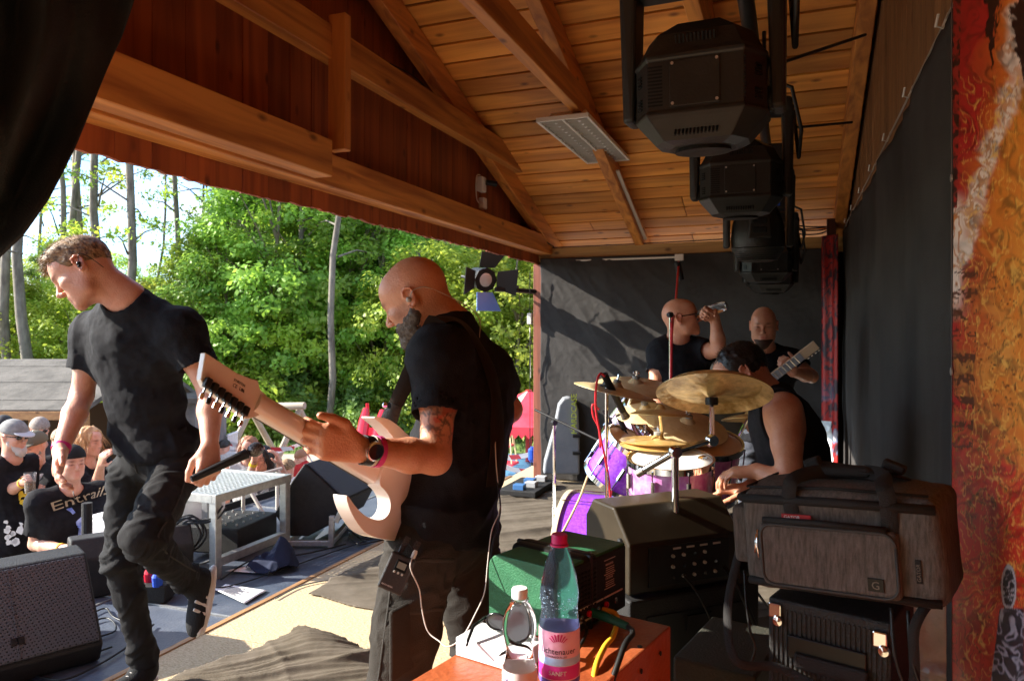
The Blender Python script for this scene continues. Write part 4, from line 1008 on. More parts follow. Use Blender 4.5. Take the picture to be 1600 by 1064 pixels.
wire('ear_cable', [P(-.008, .094, -.004), P(-.035, .086, .014), P(-.075, .052, -.010), V3(Jg['nb'])-f*.075+u*.03, V3(Jg['nb'])-f*.088-u*.04], .0013, mat('clear_cable', (.55, .5, .45), .4), rg)
MB().ball(P(-.006, .093, -.004), .008, 10).build('in_ear_monitor', mat('grey_plastic', (.4, .38, .35), .4), rg, smooth=True)
# watch, bands
band(rg, Jg['wrl'], Jg['ell'], .10, .0315, .022, bm_, 'watch_strap')
wdir = (Jg['wrl']-Jg['ell']).normalized(); cp = at(549, 703, 1.58); out = (Vector((0, 0, EYE))-cp); out = (out-wdir*out.dot(wdir)).normalized()
wc_ = Jg['wrl'].lerp(Jg['ell'], .09)+out*.036; wq = (out+Vector((0, 0, -.15))).to_track_quat('Z', 'Y').to_matrix()
wt = MB().lathe([(.019, -.004), (.022, -.002), (.022, .006), (.018, .008)], wc_, wq, 28).build('watch_case', mat('steel', (.55, .53, .5), .25, metal=1), rg, smooth='auto')
MB().lathe([(.0, .0078), (.0182, .0082), (.0, .0086)], wc_, wq, 24, caps=False).build('watch_glass', mat('black_glass', (.008, .007, .006), .05, coat=1), wt)
band(rg, Jg['wrl'], Jg['ell'], .225, .034, .014, pink); band(rg, Jg['wrl'], Jg['ell'], .165, .033, .006, mat('pale_band', (.6, .5, .42), .6))
# strap of the guitar over the left shoulder, down the back
# ---------------------------------------------------------------- pale electric guitar
H0 = at(598, 745, 1.85)
gt = thing('electric_guitar', 'cream white seven string electric guitar with pointed headstock in the bald man\'s hands', 'guitar', H0)
Mg = Matrix((Nn, Bn, Nn.cross(Bn))).transposed()     # x along neck, y towards the treble side
sgn = 1 if (Nn.cross(Bn)).dot(Wn) > 0 else -1
gwm = mat('cream_lacquer', (.74, .66, .60), .25, (.77, .70, .64), 3, coat=.6)
def G(x, y, z=0): return H0+Nn*x+Bn*y+Wn*z
def smoothpoly(p, it=2):
    for _ in range(it):
        q = []
        for i in range(len(p)):
            a = p[i]; b = p[(i+1) % len(p)]; q += [(a[0]*.75+b[0]*.25, a[1]*.75+b[1]*.25), (a[0]*.25+b[0]*.75, a[1]*.25+b[1]*.75)]
        p = q
    return p
body = [(.035, -.028), (.035, .030), (.0, .034), (-.032, .050), (-.042, .078), (-.020, .104), (.035, .113), (.085, .105), (.140, .082), (.115, .110), (.07, .135), (.02, .150), (-.05, .142), (-.12, .128), (-.22, .165), (-.33, .16), (-.39, .09), (-.40, 0), (-.38, -.11),
        (-.30, -.175), (-.2, -.165), (-.11, -.125), (-.03, -.122), (.03, -.130), (.08, -.128), (.135, -.108), (.08, -.106), (.03, -.094), (-.006, -.072), (.0, -.040)]
MB().prism(smoothpoly(body, 2), -.022*sgn, .020*sgn, H0, Mg).build('body', gwm, gt, smooth='auto', bevel=.006, seg=3)
# neck: half round back, from heel to nut
nk = MB(); rows = []
for i in range(9):
    x = -.06+.518*i/8; w_ = .029-.0055*i/8; th = .024-.002*i/8; ring = []
    for k in range(11):
        a = PI*k/10; ring.append(G(x, w_*math.cos(a), -.004-th*.95*math.sin(a)**.8+.012))
    ring += [G(x, -w_, .016), G(x, w_, .016)]; rows.append(ring)
for r_ in rows: nk.v += [tuple(p) for p in r_]
m = 13
for i in range(8):
    for k in range(m): k2 = (k+1) % m; nk.f.append((i*m+k, i*m+k2, (i+1)*m+k2, (i+1)*m+k))
nk.f.append(tuple(range(m))[::-1]); nk.f.append(tuple(8*m+k for k in range(m))); nk.build('neck', gwm, gt, smooth='auto')
MB().prism([(-.10, -.031), (.458, -.024), (.458, .024), (-.10, .031)], .016*sgn, .021*sgn, H0, Mg).build('fretboard', mat('fretboard_dark', (.03, .018, .012), .5), gt)
hs_ = [(.440, -.0225), (.462, -.026), (.476, -.040), (.492, -.036), (.53, -.030), (.615, -.032), (.600, .018), (.585, .028), (.470, .042), (.455, .034), (.440, .0225)]
MB().prism(hs_, -.004*sgn, .011*sgn, H0, Mg).build('headstock', gwm, gt, bevel=.002, seg=2)
tb = mat('tuner_black', (.012, .012, .012), .35); hw = mat('chrome', (.75, .75, .74), .12, metal=1)
for k in range(7):
    x = .482+.0178*k; y = .030-.0018*k
    t = MB().box(G(x, y, -.010), (.0135, .020, .012), Mg).build('tuner', tb, gt, bevel=.003)
    MB().tube([G(x, y+.01, -.010), G(x, y+.021, -.010)], .0025, 6).build('tuner_shaft', hw, t)
    MB().box(G(x, y+.027, -.010), (.009, .013, .0055), Mg).build('tuner_button', tb if k % 2 else hw, t, bevel=.002)
ink = mat('print_black', (.02, .02, .02), .7)
xd, yd = (G(.46, 0)-G(.56, 0)), (G(.5, -.02)-G(.5, .02))
text('print', '51007336', .0078, G(.532, -.013, -.0045), xd, yd, ink, gt, .0002); text('print', 'CE  UK', .010, G(.530, -.002, -.0045), xd, yd, ink, gt, .0002)
text('print', 'CA', .0078, G(.508, -.002, -.0045), xd, yd, ink, gt, .0002)
for i in range(7):
    yy = -.018+.006*i; MB().tube([G(.47, yy*.9, .0235), G(-.26, yy*1.35, .026)], .0005, 4).build('string', hw, gt)
MB().box(G(-.20, 0, .022), (.04, .085, .014), Mg).build('pickup', tb, gt, bevel=.003); MB().box(G(-.28, 0, .022), (.035, .09, .012), Mg).build('bridge', hw, gt, bevel=.003)
MB().lathe([(.007, 0), (.009, .004), (.004, .012), (.008, .016)], G(.10, -.152, -.02), (-Wn).to_track_quat('Z', 'Y').to_matrix(), 12).build('strap_button', hw, gt)
# wide dark leather strap over the left shoulder and down across the back
leather = mat('dark_leather', (.016, .011, .008), .55, (.026, .018, .012), 12, bump=.15, bscale=90, spec=.15)
stp = thing('guitar_strap', 'wide dark leather guitar strap over the bald guitarist\'s shoulder', 'strap', at(600, 670, 1.9))
VS, NS = guit['shirtV'], guit['shirtN']
def snap(p, off=.006):
    p = V3(p); i = np.argmin(((VS-p)**2).sum(1)); return Vector(VS[i]+NS[i]*off), Vector(NS[i])
def ribbon(name, pts, nrmls, w_, m, parent, th=.003, ends=None):
    n = len(pts); mb = MB(); ws = w_ if isinstance(w_, list) else [w_]*n
    for i in range(n):
        d = (pts[min(i+1, n-1)]-pts[max(i-1, 0)]).normalized(); s_ = d.cross(nrmls[i]).normalized(); nn = s_.cross(d).normalized()
        if nn.dot(nrmls[i]) < 0: nn = -nn
        for a, b in ((-1, 0), (-.5, 1), (0, 1.15), (.5, 1), (1, 0), (1, -1), (-1, -1)): mb.v.append(tuple(pts[i]+s_*ws[i]*.5*a+nn*(th*b)))
    k = 7
    for i in range(n-1):
        for j in range(k): j2 = (j+1) % k; mb.f.append((i*k+j, i*k+j2, (i+1)*k+j2, (i+1)*k+j))
    mb.f.append(tuple(range(k))[::-1]); mb.f.append(tuple((n-1)*k+j for j in range(k)))
    return mb.build(name, m, parent, smooth='auto')
def smooth_path(P_, it=3):
    for _ in range(it): P_ = [P_[0]]+[(P_[i-1]+P_[i]*2+P_[i+1])/4 for i in range(1, len(P_)-1)]+[P_[-1]]
    return P_
def cr(pts, res=5):
    pts = [Vector(p) for p in pts]; Q = [pts[0]]+pts+[pts[-1]]; out = []
    for i in range(1, len(Q)-2):
        a, b, c, d = Q[i-1:i+3]
        for k in range(res): t = k/res; out.append(.5*((2*b)+(c-a)*t+(2*a-5*b+4*c-d)*t*t+(3*b-a-3*c+d)*t**3))
    return out+[pts[-1]]
front = [at(602, 670, 1.875), at(618, 632, 1.87), at(641, 585, 1.87), at(662, 545, 1.875)]
over = [at(683, 512, 1.90), at(710, 505, 1.95), at(738, 530, 2.0), at(755, 575, 1.98), at(768, 640, 1.96), at(774, 700, 1.95), at(771, 760, 1.94)]
ov = cr(over, 5); sn = [snap(p, .007) for p in ov]; nl = [s[1] for s in sn]; pl = smooth_path([s[0] for s in sn], 3)
fr_ = cr(front+[pl[0]], 5)[:-1]; fn = [Vector((.35, -.9, .1))]*len(fr_)
allp = fr_+pl; alln = fn+nl
for _ in range(3): alln = [alln[0]]+[(alln[i-1]+alln[i]*2+alln[i+1]).normalized() for i in range(1, len(alln)-1)]+[alln[-1]]
ws = [min(.056, .026+.002*i) for i in range(len(allp))]
ribbon('band', allp, alln, ws, leather, stp)
e = allp[0]; ribbon('strap_end', [e+(allp[1]-e)*-.9, e, allp[1], allp[3], allp[5]], [Vector((.35, -.9, .1))]*5, [.024, .040, .046, .042, .036], mat('black_leather', (.01, .009, .009), .4, bump=.2, bscale=120), stp, .005)
# radio pack on the belt with cable to the ear pieces
bp = thing('radio_pack', 'black wireless body pack with small display clipped to the cargo trousers', 'transmitter', at(622, 893, 1.80))
c = at(620, 895, 1.775); fq = Matrix.Rotation(TH, 3, 'Z') @ Matrix.Rotation(R(24), 3, 'Y') @ Matrix.Rotation(R(-12), 3, 'X')
pk = MB().box(c, (.062, .024, .088), fq).build('case', mat('dark_grey_metal', (.035, .034, .034), .45, bump=.15, bscale=200), bp, bevel=.004)
def K(x, z, y=-.0135): return c+fq @ Vector((x, y, z))
MB().box(K(.004, .020, -.0125), (.030, .003, .026), fq).build('display_bezel', MATS['black_gloss'], bp, bevel=.002)
MB().box(K(.004, .021, -.0142), (.021, .001, .015), fq).build('display', mat('lcd', (.20, .21, .17), .3), bp)
for q in (-.007, .003, .013): MB().lathe([(.003, 0), (.0025, .002)], K(q, .003, -.014), fq @ Matrix.Rotation(R(90), 3, 'X'), 8).build('button', MATS['grey_plastic'], bp)
text('print', 'SENNHEISER', .0052, K(-.024, -.034, -.0124), fq @ Vector((1, 0, 0)), fq @ Vector((0, 0, 1)), mat('print_white', (.6, .6, .6), .6), bp, .0002)
MB().lathe([(.006, 0), (.006, .014), (.004, .020)], K(.020, .046, 0), fq, 10).build('jack_plug', mat('ivory_plastic', (.62, .58, .5), .4), bp)
MB().tube([K(-.016, .046, 0), K(-.017, .062, 0), K(-.004, .075, .002), K(.012, .066, .004)], .0022, 6).build('antenna', bm_, bp)
strap_g = mat('elastic_grey', (.055, .05, .045), .9, bump=.5, bscale=200)
for q in (-.014, .014): MB().tube([K(q, .045, .006), K(q+.004, .085, .02)], .007, 8, flat=fq @ Vector((1, 0, 0))).build('belt_clip', strap_g, bp)
wire('earphone_cable', [K(.021, .064, 0), at(641, 885, 1.76), at(655, 920, 1.77), at(659, 950, 1.77), at(668, 985, 1.76), at(686, 1001, 1.74), at(700, 1010, 1.72), at(722, 995, 1.72), at(742, 960, 1.74), at(757, 925, 1.76), at(762, 880, 1.79), at(768, 830, 1.82), at(780, 800, 1.86), at(780, 775, 1.9), at(775, 720, 1.92), at(772, 640, 1.96)],
     .0016, mat('clear_cable', (.55, .5, .45), .4), None, 'thin beige earphone cable looping from the body pack up the guitarist\'s back', 'cable')
wire('instrument_cable', [at(770, 620, 1.97), at(773, 680, 1.95), at(776, 740, 1.92), at(782, 790, 1.88), at(778, 820, 1.87), at(770, 850, 1.85), at(764, 900, 1.84), at(766, 950, 1.86), at(757, 1000, 1.9), at(752, 1050, 1.95)], .0022, bm_, None,
     'thin black cable hanging down the guitarist\'s back', 'cable')
# cargo pocket, seams
def seam(info, pts, w_, m, name='seam', off=.0015):
    V, N_ = info['trV'], info['trN']; P_ = []; Q_ = []
    for p in cr(pts, 6): i = np.argmin(((V-V3(p))**2).sum(1)); P_.append(Vector(V[i]+N_[i]*off)); Q_.append(Vector(N_[i]))
    return ribbon(name, smooth_path(P_, 2), Q_, w_, m, info['root'], .0012)
smt = cloth('seam_cloth', (.030, .028, .025))
for inf, ks in ((guit, 'l'), (singer, 'l'), (singer, 'r')):
    J_ = inf['J']; lx = nrm(J_['hipl']-J_['hipr'])*(1 if ks == 'l' else -1); a_, b_, c_ = J_['hip'+ks]+lx*.1, J_['kn'+ks]+lx*.08, J_['an'+ks]+lx*.06
    seam(inf, [a_+V3((0, 0, .06)), (a_+b_)/2, b_, (b_+c_)/2, c_+V3((0, 0, .03))], .006, smt)
Js_ = singer['J']; f_ = singer['f']; l_ = singer['l']
for sg in (-1, 1): seam(singer, [Js_['pelvis']+f_*.13+l_*sg*.05+V3((0, 0, .06)), Js_['pelvis']+f_*.12+l_*sg*.09+V3((0, 0, .02)), Js_['pelvis']+f_*.08+l_*sg*.14+V3((0, 0, .01))], .004, smt)
seam(singer, [Js_['pelvis']+f_*.14+V3((0, 0, .07)), Js_['pelvis']+f_*.14+V3((0, 0, .0)), Js_['pelvis']+f_*.10+V3((0, 0, -.06))], .005, smt)
Jg_ = guit['J']; f_ = guit['f']; l_ = guit['l']
for z in (-.02, -.15): seam(guit, [Jg_['hipl']-f_*.10+l_*.02+V3((0, 0, z)), Jg_['hipl']-f_*.06+l_*.10+V3((0, 0, z)), Jg_['hipl']+f_*.04+l_*.12+V3((0, 0, z))], .010, smt)
seam(guit, [Jg_['pelvis']-f_*.14+V3((0, 0, .05)), Jg_['pelvis']-f_*.14+V3((0, 0, -.04)), Jg_['pelvis']-f_*.10+V3((0, 0, -.12))], .005, smt)
MB().box(at(628, 1000, 1.80), (.012, .09, .17), Matrix.Rotation(R(-8), 3, 'Z')).build('cargo_pocket', CARGO, rg, bevel=.005)

# ---------------------------------------------------------------- bandmates behind the drums, drummer
Jd = dict(head=Vector((-.185, 3.03, 1.285)), nb=Vector((-.09, 3.06, 1.21)), chest=Vector((-.015, 3.07, 1.03)), pelvis=Vector((.04, 3.06, .66)),
          shl=Vector((-.035, 2.90, 1.165)), ell=Vector((-.005, 2.80, .90)), wrl=at(1183, 735, 2.72), shr=Vector((-.06, 3.24, 1.17)), elr=Vector((-.03, 3.32, .92)), wrr=at(1172, 762, 2.78),
          hipl=Vector((0, 2.95, .62)), knl=Vector((-.42, 2.86, .60)), anl=Vector((-.44, 2.84, .12)), hipr=Vector((0, 3.18, .62)), knr=Vector((-.42, 3.3, .60)), anr=Vector((-.45, 3.3, .12)))
dh = {'l': (Vector((-.9, .1, -.12)), Vector((0, .1, -1)), Vector((0.1, 1, 0)), RELAX, THUMB, 1.0, .06), 'r': (Vector((-.9, -.05, -.1)), Vector((0, 0, -1)), Vector((.1, -1, 0)), RELAX, THUMB, 1.0, .06)}
def tint_hair(V, q, col, J):
    hr = np.clip((q[:, 2]-.0)/.02, 0, 1)*(np.linalg.norm(q, axis=1) < .16)*np.clip((.075-q[:, 0])/.02, 0, 1); return col
drm = person('drummer in black tank top, dark cropped hair, bent over with hands on his knees', Jd, Vector((-.80, -.15, -.62)), Vector((-.62, 0, .8)), SK2, .0065, dh, shirt='tank', shirt_m=BLK, seed=5, arm=1.08, belly=.01, sx=1.08, hem=-.02)
P = drm['P']; HM = drm['HM']
def hd_(S):
    S.ell(P(-.016, 0, .034), (.103, .083, .093), HM, k=0); S.plane(P(.085, 0, .062), HM@V3((1, 0, -.6))); S.plane(P(-.01, 0, -.012), HM@V3((.45, 0, -1)))
h_, hv2, hf2 = shell(drm['root'], 'hair', HAIRD, P(0, 0, .03)-.17, P(0, 0, .03)+.17, .006, hd_, lambda V: .003*fbm(V, 70, 4))
rs = np.random.RandomState(14); sel = rs.choice(len(hv2), 1400); hn = normals(hv2, hf2)[sel]; strands('lock', h_, hv2[sel], hn+HM[:, 0]*.5, .006, .014, .0009, HAIRD, 5, .1, seg=1)
# man drinking from a bottle
Jk = dict(head=at(1064, 497, 4.45), nb=at(1058, 528, 4.5), chest=at(1062, 590, 4.5), pelvis=at(1062, 672, 4.5), shl=at(1094, 548, 4.5), ell=at(1124, 548, 4.32), wrl=at(1117, 497, 4.32),
          shr=at(1033, 549, 4.5), elr=at(1022, 612, 4.42), wrr=at(1040, 660, 4.3), hipl=at(1077, 690, 4.5), knl=at(1080, 790, 4.5), anl=Vector((0, 0, 0)), hipr=at(1046, 690, 4.5), knr=at(1044, 790, 4.5), anr=Vector((0, 0, 0)))
for s_ in 'lr':
    q = Jk['kn'+s_].copy(); q.z = .085; Jk['an'+s_] = q
dk_ = {'l': (RV*-.75+FV*-.25+Vector((0, 0, .35)), RV*-.1+FV*-.9+Vector((0, 0, -.3)), RV*.2+Vector((0, 0, 1)), [(1.0, 1.1, .7)]*4, [(.5, .5, .7), (.4, -.1, .9), (.2, -.5, .8)], 1.0, .03)}
drk = person('bald man in sunglasses and black T-shirt drinking from a small bottle', Jk, RV*.98+FV*-.25+Vector((0, 0, .16)), Vector((0, 0, 1))+RV*-.15, SK2, .0065, dk_, seed=9, detail=True, sleeve=.55)
P = drk['P']
sg_ = MB(); gl = mat('sunglass', (.004, .004, .005), .08, coat=1)
for s2 in (-1, 1): sg_.ball(P(.092, s2*.032, .006), (.009, .026, .016), 10, Matrix(drk['HM'].tolist()))
sg_.tube([P(.085, .055, .012), P(-.01, .084, .012)], .003, 5).tube([P(.085, -.055, .012), P(-.01, -.084, .012)], .003, 5).build('sunglasses', gl, drk['root'], smooth=True)
bt = thing('small_water_bottle', 'small clear plastic bottle raised to the drinking man\'s mouth', 'bottle', at(1098, 489, 4.38))
clear = mat('clear_plastic', (.95, .97, 1), .08, trans=.95, spec=.5)
a = at(1085, 493, 4.42); b = at(1127, 480, 4.32); d = (b-a).normalized(); q = d.to_track_quat('Z', 'Y').to_matrix(); Lb = .20
MB().lathe([(.011, 0), (.012, .02), (.030, .06), (.031, .10), (.027, .12), (.031, .14), (.031, .19), (.024, .205)], a, q, 16).build('bottle_body', clear, bt, smooth='auto')
# bass player
Jb = dict(head=at(1193, 509, 4.72), nb=at(1194, 540, 4.82), chest=at(1195, 598, 4.85), pelvis=at(1190, 682, 4.85), shl=at(1235, 563, 4.8), ell=at(1268, 588, 4.68), wrl=at(1240, 582, 4.50),
          shr=at(1160, 563, 4.85), elr=at(1150, 622, 4.8), wrr=at(1165, 655, 4.6), hipl=at(1204, 700, 4.85), knl=at(1206, 760, 4.85), anl=Vector((0, 0, 0)), hipr=at(1172, 700, 4.85), knr=at(1168, 760, 4.85), anr=Vector((0, 0, 0)))
for s_ in 'lr': q = Jb['kn'+s_].copy(); q.z = .085; Jb['an'+s_] = q
bas = person('bearded bald bass player in black T-shirt at the back, facing the camera', Jb, FV*-.95+RV*-.35+Vector((0, 0, -.12)), (0, 0, 1), SK2, .0065, {'l': (RV*-.5+Vector((0, 0, .55)), FV*.9, RV*-.5+Vector((0, 0, .8)), FIST, THUMB, 1.0, .03)}, seed=19,
             pants_m=cloth('grey_jeans', (.05, .055, .07)), sleeve=.6)
P = bas['P']; HM = bas['HM']
bb_, bv_, bf_ = shell(bas['root'], 'beard', mat('brown_beard', (.06, .03, .018), .8), P(.03, 0, -.06)-.13, P(.03, 0, -.06)+.13, .006, lambda S: [S.cone(P(.030, s2*.050, -.070), P(.082, s2*.014, -.104), .020, .024, k=.01) for s2 in (-1, 1)]+[S.ell(P(.086, 0, -.11), (.024, .026, .034), HM, k=.02)])
bg_ = thing('bass_guitar', 'pale necked bass guitar held up by the man at the back', 'bass', at(1150, 640, 4.6))
a = at(1140, 640, 4.62); b = at(1215, 578, 4.5); c = at(1252, 556, 4.46); q = frame(b-a, FV*-1)
MB().beam(a, c, .055, .02, FV*-1).build('neck', mat('maple', (.60, .45, .30), .4), bg_, bevel=.004)
MB().beam(a+FV*-.012, c+FV*-.012, .05, .006, FV*-1).build('fretboard', mat('grey_fretboard', (.30, .32, .36), .35), bg_)
for k in range(14): 
    p = a.lerp(c, .2+.056*k)+FV*-.017; s_ = q @ Vector((0, 1, 0)); MB().tube([p-s_*.025, p+s_*.025], .0018, 4).build('fret', hw, bg_)
MB().prism(smoothpoly([(.05, -.1), (.12, -.16), (0, -.15), (-.15, -.17), (-.38, -.14), (-.4, .12), (-.2, .17), (-.02, .14), (.1, .17), (.04, .08)], 2), -.02, .02, a, q).build('body', mat('dark_bass', (.02, .018, .018), .3, coat=.5), bg_, bevel=.005)
hk = MB().beam(c, c+(c-a).normalized()*.11, .058, .018, FV*-1).build('headstock', MATS['maple'], bg_, bevel=.004)
for k in range(4):
    p = c+(c-a).normalized()*(.02+.026*k)+(q @ Vector((0, 1, 0)))*(-.038); MB().ball(p, (.009, .012, .006), 8).build('tuner', hw, hk)

# ---------------------------------------------------------------- the crowd
def crowd(label, hx, hy, t, yaw, hh=1.75, shirt_m=BLK, pants_m=BLK, skin=SK1, arms=None, tilt=0, seed=0, pose=None, hairf=None, h=.0095, sx=1.0, belly=0, shirt='tee', lean=0):
    """hx,hy pixel of the head centre at depth t; yaw in degrees from straight towards the camera (positive: to image left)"""
    hd = at(hx, hy, t); f = -FV*math.cos(R(yaw))-RV*math.sin(R(yaw)); l = Vector((0, 0, 1)).cross(f); z0 = GZ; k = 1.0; z = Vector((0, 0, 1))
    top = hd.z+.12-z0; k = top/hh
    nb = hd-f*.03*k-z*.155*k-f*lean; ch = nb-z*.27*k-f*lean*.6; pe = nb-z*.62*k-f*lean*1.0
    J = dict(head=hd, nb=nb, chest=ch, pelvis=pe, shl=nb+l*.185-z*.06, shr=nb-l*.185-z*.06)
    J['ell'] = J['shl']-z*.28+l*.04-f*.02; J['elr'] = J['shr']-z*.28-l*.04-f*.02; J['wrl'] = J['ell']-z*.18+f*.16; J['wrr'] = J['elr']-z*.18+f*.16
    for s_, sg in (('l', 1), ('r', -1)):
        J['hip'+s_] = pe+l*.09*sg-z*.03; an = Vector((pe.x, pe.y, z0+.085))+l*.11*sg+f*lean*.5; J['an'+s_] = an; J['kn'+s_] = (J['hip'+s_]+an)/2+f*.03
    if arms:
        for kk, v in arms.items(): J[kk] = at(*v)
    p = person(label, J, f+z*(-.1+tilt), z, skin, h, None, 'people in the audience', shirt, shirt_m, pants_m, seed=seed, sx=sx, belly=belly, hs=.92, pantr=1.1, detail=True)
    return p
def cap(p, m, m2=None, back=False, peak=True, name='cap'):
    P = p['P']; HM = p['HM']; s = -1 if back else 1
    o, _, _ = shell(p['root'], name, m, P(0, 0, .05)-.16, P(0, 0, .05)+.16, .008, lambda S: (S.ell(P(-.012, 0, .040), (.108, .088, .095), HM, k=0), S.plane(P(0, 0, .035), -HM[:, 2]-HM[:, 0]*.12*s)))
    if peak:
        q = Matrix(HM.tolist()); MB().ball(Vector(P(.110*s-.01*s, 0, .040)), (.075, .072, .008), 14, q @ Matrix.Rotation(R(14*s), 3, 'Y')).build('peak', m2 or m, o, smooth=True)
    return o
def shades(p):
    P = p['P']; m_ = MB()
    for s2 in (-1, 1): m_.ball(P(.092, s2*.032, .006), (.010, .027, .018), 10, Matrix(p['HM'].tolist())); m_.tube([P(.085, s2*.055, .012), P(-.01, s2*.084, .012)], .004, 5)
    return m_.build('sunglasses', gl, p['root'], smooth=True)
def mane(p, m, length, n=420, seed=3, front=.0):
    P = p['P']; HM = p['HM']
    def b(S):
        S.ell(P(-.018, 0, .030), (.108, .090, .098), HM, k=0); S.cone(P(-.045, 0, .0), P(-.055, 0, -length), .085, .075, k=.04)
        for s2 in (-1, 1): S.cone(P(-.02, s2*.07, 0), P(-.01, s2*.085, -length*.9), .035, .028, k=.03)
        S.ell(P(.085, 0, -.01), (.06, .060, .10), HM, k=.02, op='s')
    o, V, F_ = shell(p['root'], 'hair', m, P(0, 0, 0)-.22-length*.7, P(0, 0, 0)+.22, .008, b, lambda V: .012*fbm((V-V3(p['J']['head']))@HM*np.array([1, 1, .25]), 30, seed))
    rs = np.random.RandomState(seed); sel = rs.choice(len(V), n); nn = normals(V, F_)[sel]; strands('lock', o, V[sel], nn*.4+V3((0, 0, -.8)), .05, .12, .003, m, seed, .8)
    return o
def beard_c(p, m):
    P = p['P']; HM = p['HM']; return shell(p['root'], 'beard', m, P(.03, 0, -.06)-.15, P(.03, 0, -.06)+.15, .008, lambda S: [S.cone(P(.020, s2*.058, -.045), P(.082, s2*.014, -.108), .020, .028, k=.01) for s2 in (-1, 1)]+[S.ell(P(.086, 0, -.12), (.026, .03, .035), HM, k=.02)], lambda V: .005*fbm(V, 60, 3))[0]
def mark(root, name, m, c, n_, size, seed, blobs=7, upv=(0, 0, 1)):
    """irregular printed patch lying on cloth, raised by a print's thickness"""
    rr = random.Random(seed); fr = frame(n_, upv); mb = MB()
    for _ in range(blobs):
        cy, cz = rr.uniform(-.5, .5)*size[0], rr.uniform(-.5, .5)*size[1]; k = rr.randint(5, 8); r0 = rr.uniform(.12, .3)*min(size)
        mb.prism([(0, 0)]*0+[(cy+r0*rr.uniform(.5, 1.3)*math.cos(6.283*i/k), cz+r0*rr.uniform(.5, 1.3)*math.sin(6.283*i/k)) for i in range(k)], -.001, .002, c, Matrix((fr.col[1], fr.col[2], fr.col[0])).transposed())
    return mb.build(name, m, root)
yel = mat('print_yellow', (.75, .5, .03), .7); wht = mat('print_white2', (.6, .58, .56), .8); blu = mat('print_blue', (.10, .16, .5), .8, (.45, .5, .75), 18)
white_beard = mat('white_beard', (.5, .46, .42), .8); greycap = mat('grey_cap', (.17, .17, .17), .9, (.28, .28, .27), 20)
c1 = crowd('man in grey cap and black tank top holding a clear beer cup at far left', 22, 682, 5.5, -75, 1.78, shirt='tank', arms={'ell': (8, 770, 5.5), 'wrl': (40, 752, 5.25), 'elr': (-20, 770, 5.7), 'wrr': (8, 800, 5.6)}, seed=1, belly=.02, sx=1.08)
cap(c1, greycap, mat('pale_peak', (.45, .45, .47), .8)); beard_c(c1, white_beard); shades(c1)
c2_ = crowd('bearded man in khaki cap and black printed shirt, squinting, second from far left', 53, 698, 5.9, 8, 1.70, seed=2, arms={'elr': (38, 775, 5.9), 'wrr': (52, 765, 5.7), 'ell': (72, 778, 5.9), 'wrl': (62, 800, 5.7)}, belly=.03)
cap(c2_, mat('khaki_cap', (.12, .11, .08), .9)); beard_c(c2_, mat('grey_beard', (.25, .22, .20), .8))
c3 = crowd('man with cropped grey hair and sunglasses standing behind the two capped men', 62, 672, 7.2, -40, 1.8, seed=3, shirt_m=cloth('dark_grey_tee', (.03, .03, .035))); shades(c3)
cap(c3, mat('cropped_grey_hair', (.22, .18, .15), .9, (.32, .28, .25), 60), peak=False, name='hair')
c4 = crowd('woman with long wavy blonde hair and dark top, hand to her mouth', 140, 690, 5.9, -80, 1.66, seed=4, arms={'elr': (150, 765, 5.8), 'wrr': (158, 725, 5.6)}); mane(c4, mat('blonde_hair', (.42, .22, .09), .5, (.55, .33, .16), 30), .17)
c5 = crowd('young man in backwards black cap and printed T-shirt leaning on the stage edge', 112, 724, 4.95, -52, 1.62, seed=5, arms={'elr': (55, 850, 4.9), 'wrr': (100, 858, 4.72), 'ell': (165, 830, 4.9), 'wrl': (150, 850, 4.7)}, h=.008, tilt=.12)
cap(c5, mat('black_cap', (.01, .01, .01), .85), peak=True, back=True)
c6 = crowd('woman with long black hair shading her eyes, looking up at the stage', 408, 716, 7.0, 5, 1.62, seed=6, skin=SK1, arms={'elr': (386, 760, 6.9), 'wrr': (398, 716, 6.8), 'ell': (445, 752, 6.9), 'wrl': (436, 722, 6.8)}, shirt_m=cloth('black_print_top', (.02, .02, .02), (.2, .2, .2), 30)); mane(c6, HAIRD, .2)
c7 = crowd('person with reddish brown hair behind the dark haired woman, bare shoulders', 388, 700, 7.6, -10, 1.66, seed=7, shirt='tank', shirt_m=cloth('pale_top', (.4, .38, .36))); mane(c7, mat('red_brown_hair', (.28, .12, .06), .5), .08)
c8 = crowd('person in white top in the audience beside the tilted speaker', 448, 735, 8.4, 20, 1.6, seed=8, shirt_m=cloth('white_top', (.6, .58, .56))); cap(c8, HAIRM, peak=False, name='hair')
for k, (lb, hx, hy, t, yw, kw) in enumerate((('man in dark cap far back between the grey capped man and the shed', 6, 668, 7.6, -30, dict(seed=31)), ('short haired man in dark shirt behind the backwards cap man', 96, 690, 6.8, -20, dict(seed=32)),
        ('person in red top far back behind the bench', 470, 716, 10.5, 30, dict(seed=33, shirt_m=cloth('red_top', (.35, .02, .02)))), ('person in pale top standing near the red slide', 350, 700, 11.0, 10, dict(seed=34, shirt_m=MATS['pale_top'])))):
    p = crowd(lb, hx, hy, t, yw, 1.72, **kw); cap(p, (HAIRD, HAIRM, MATS['red_brown_hair'], HAIRD)[k], peak=(k == 0), name='cap' if k == 0 else 'hair')
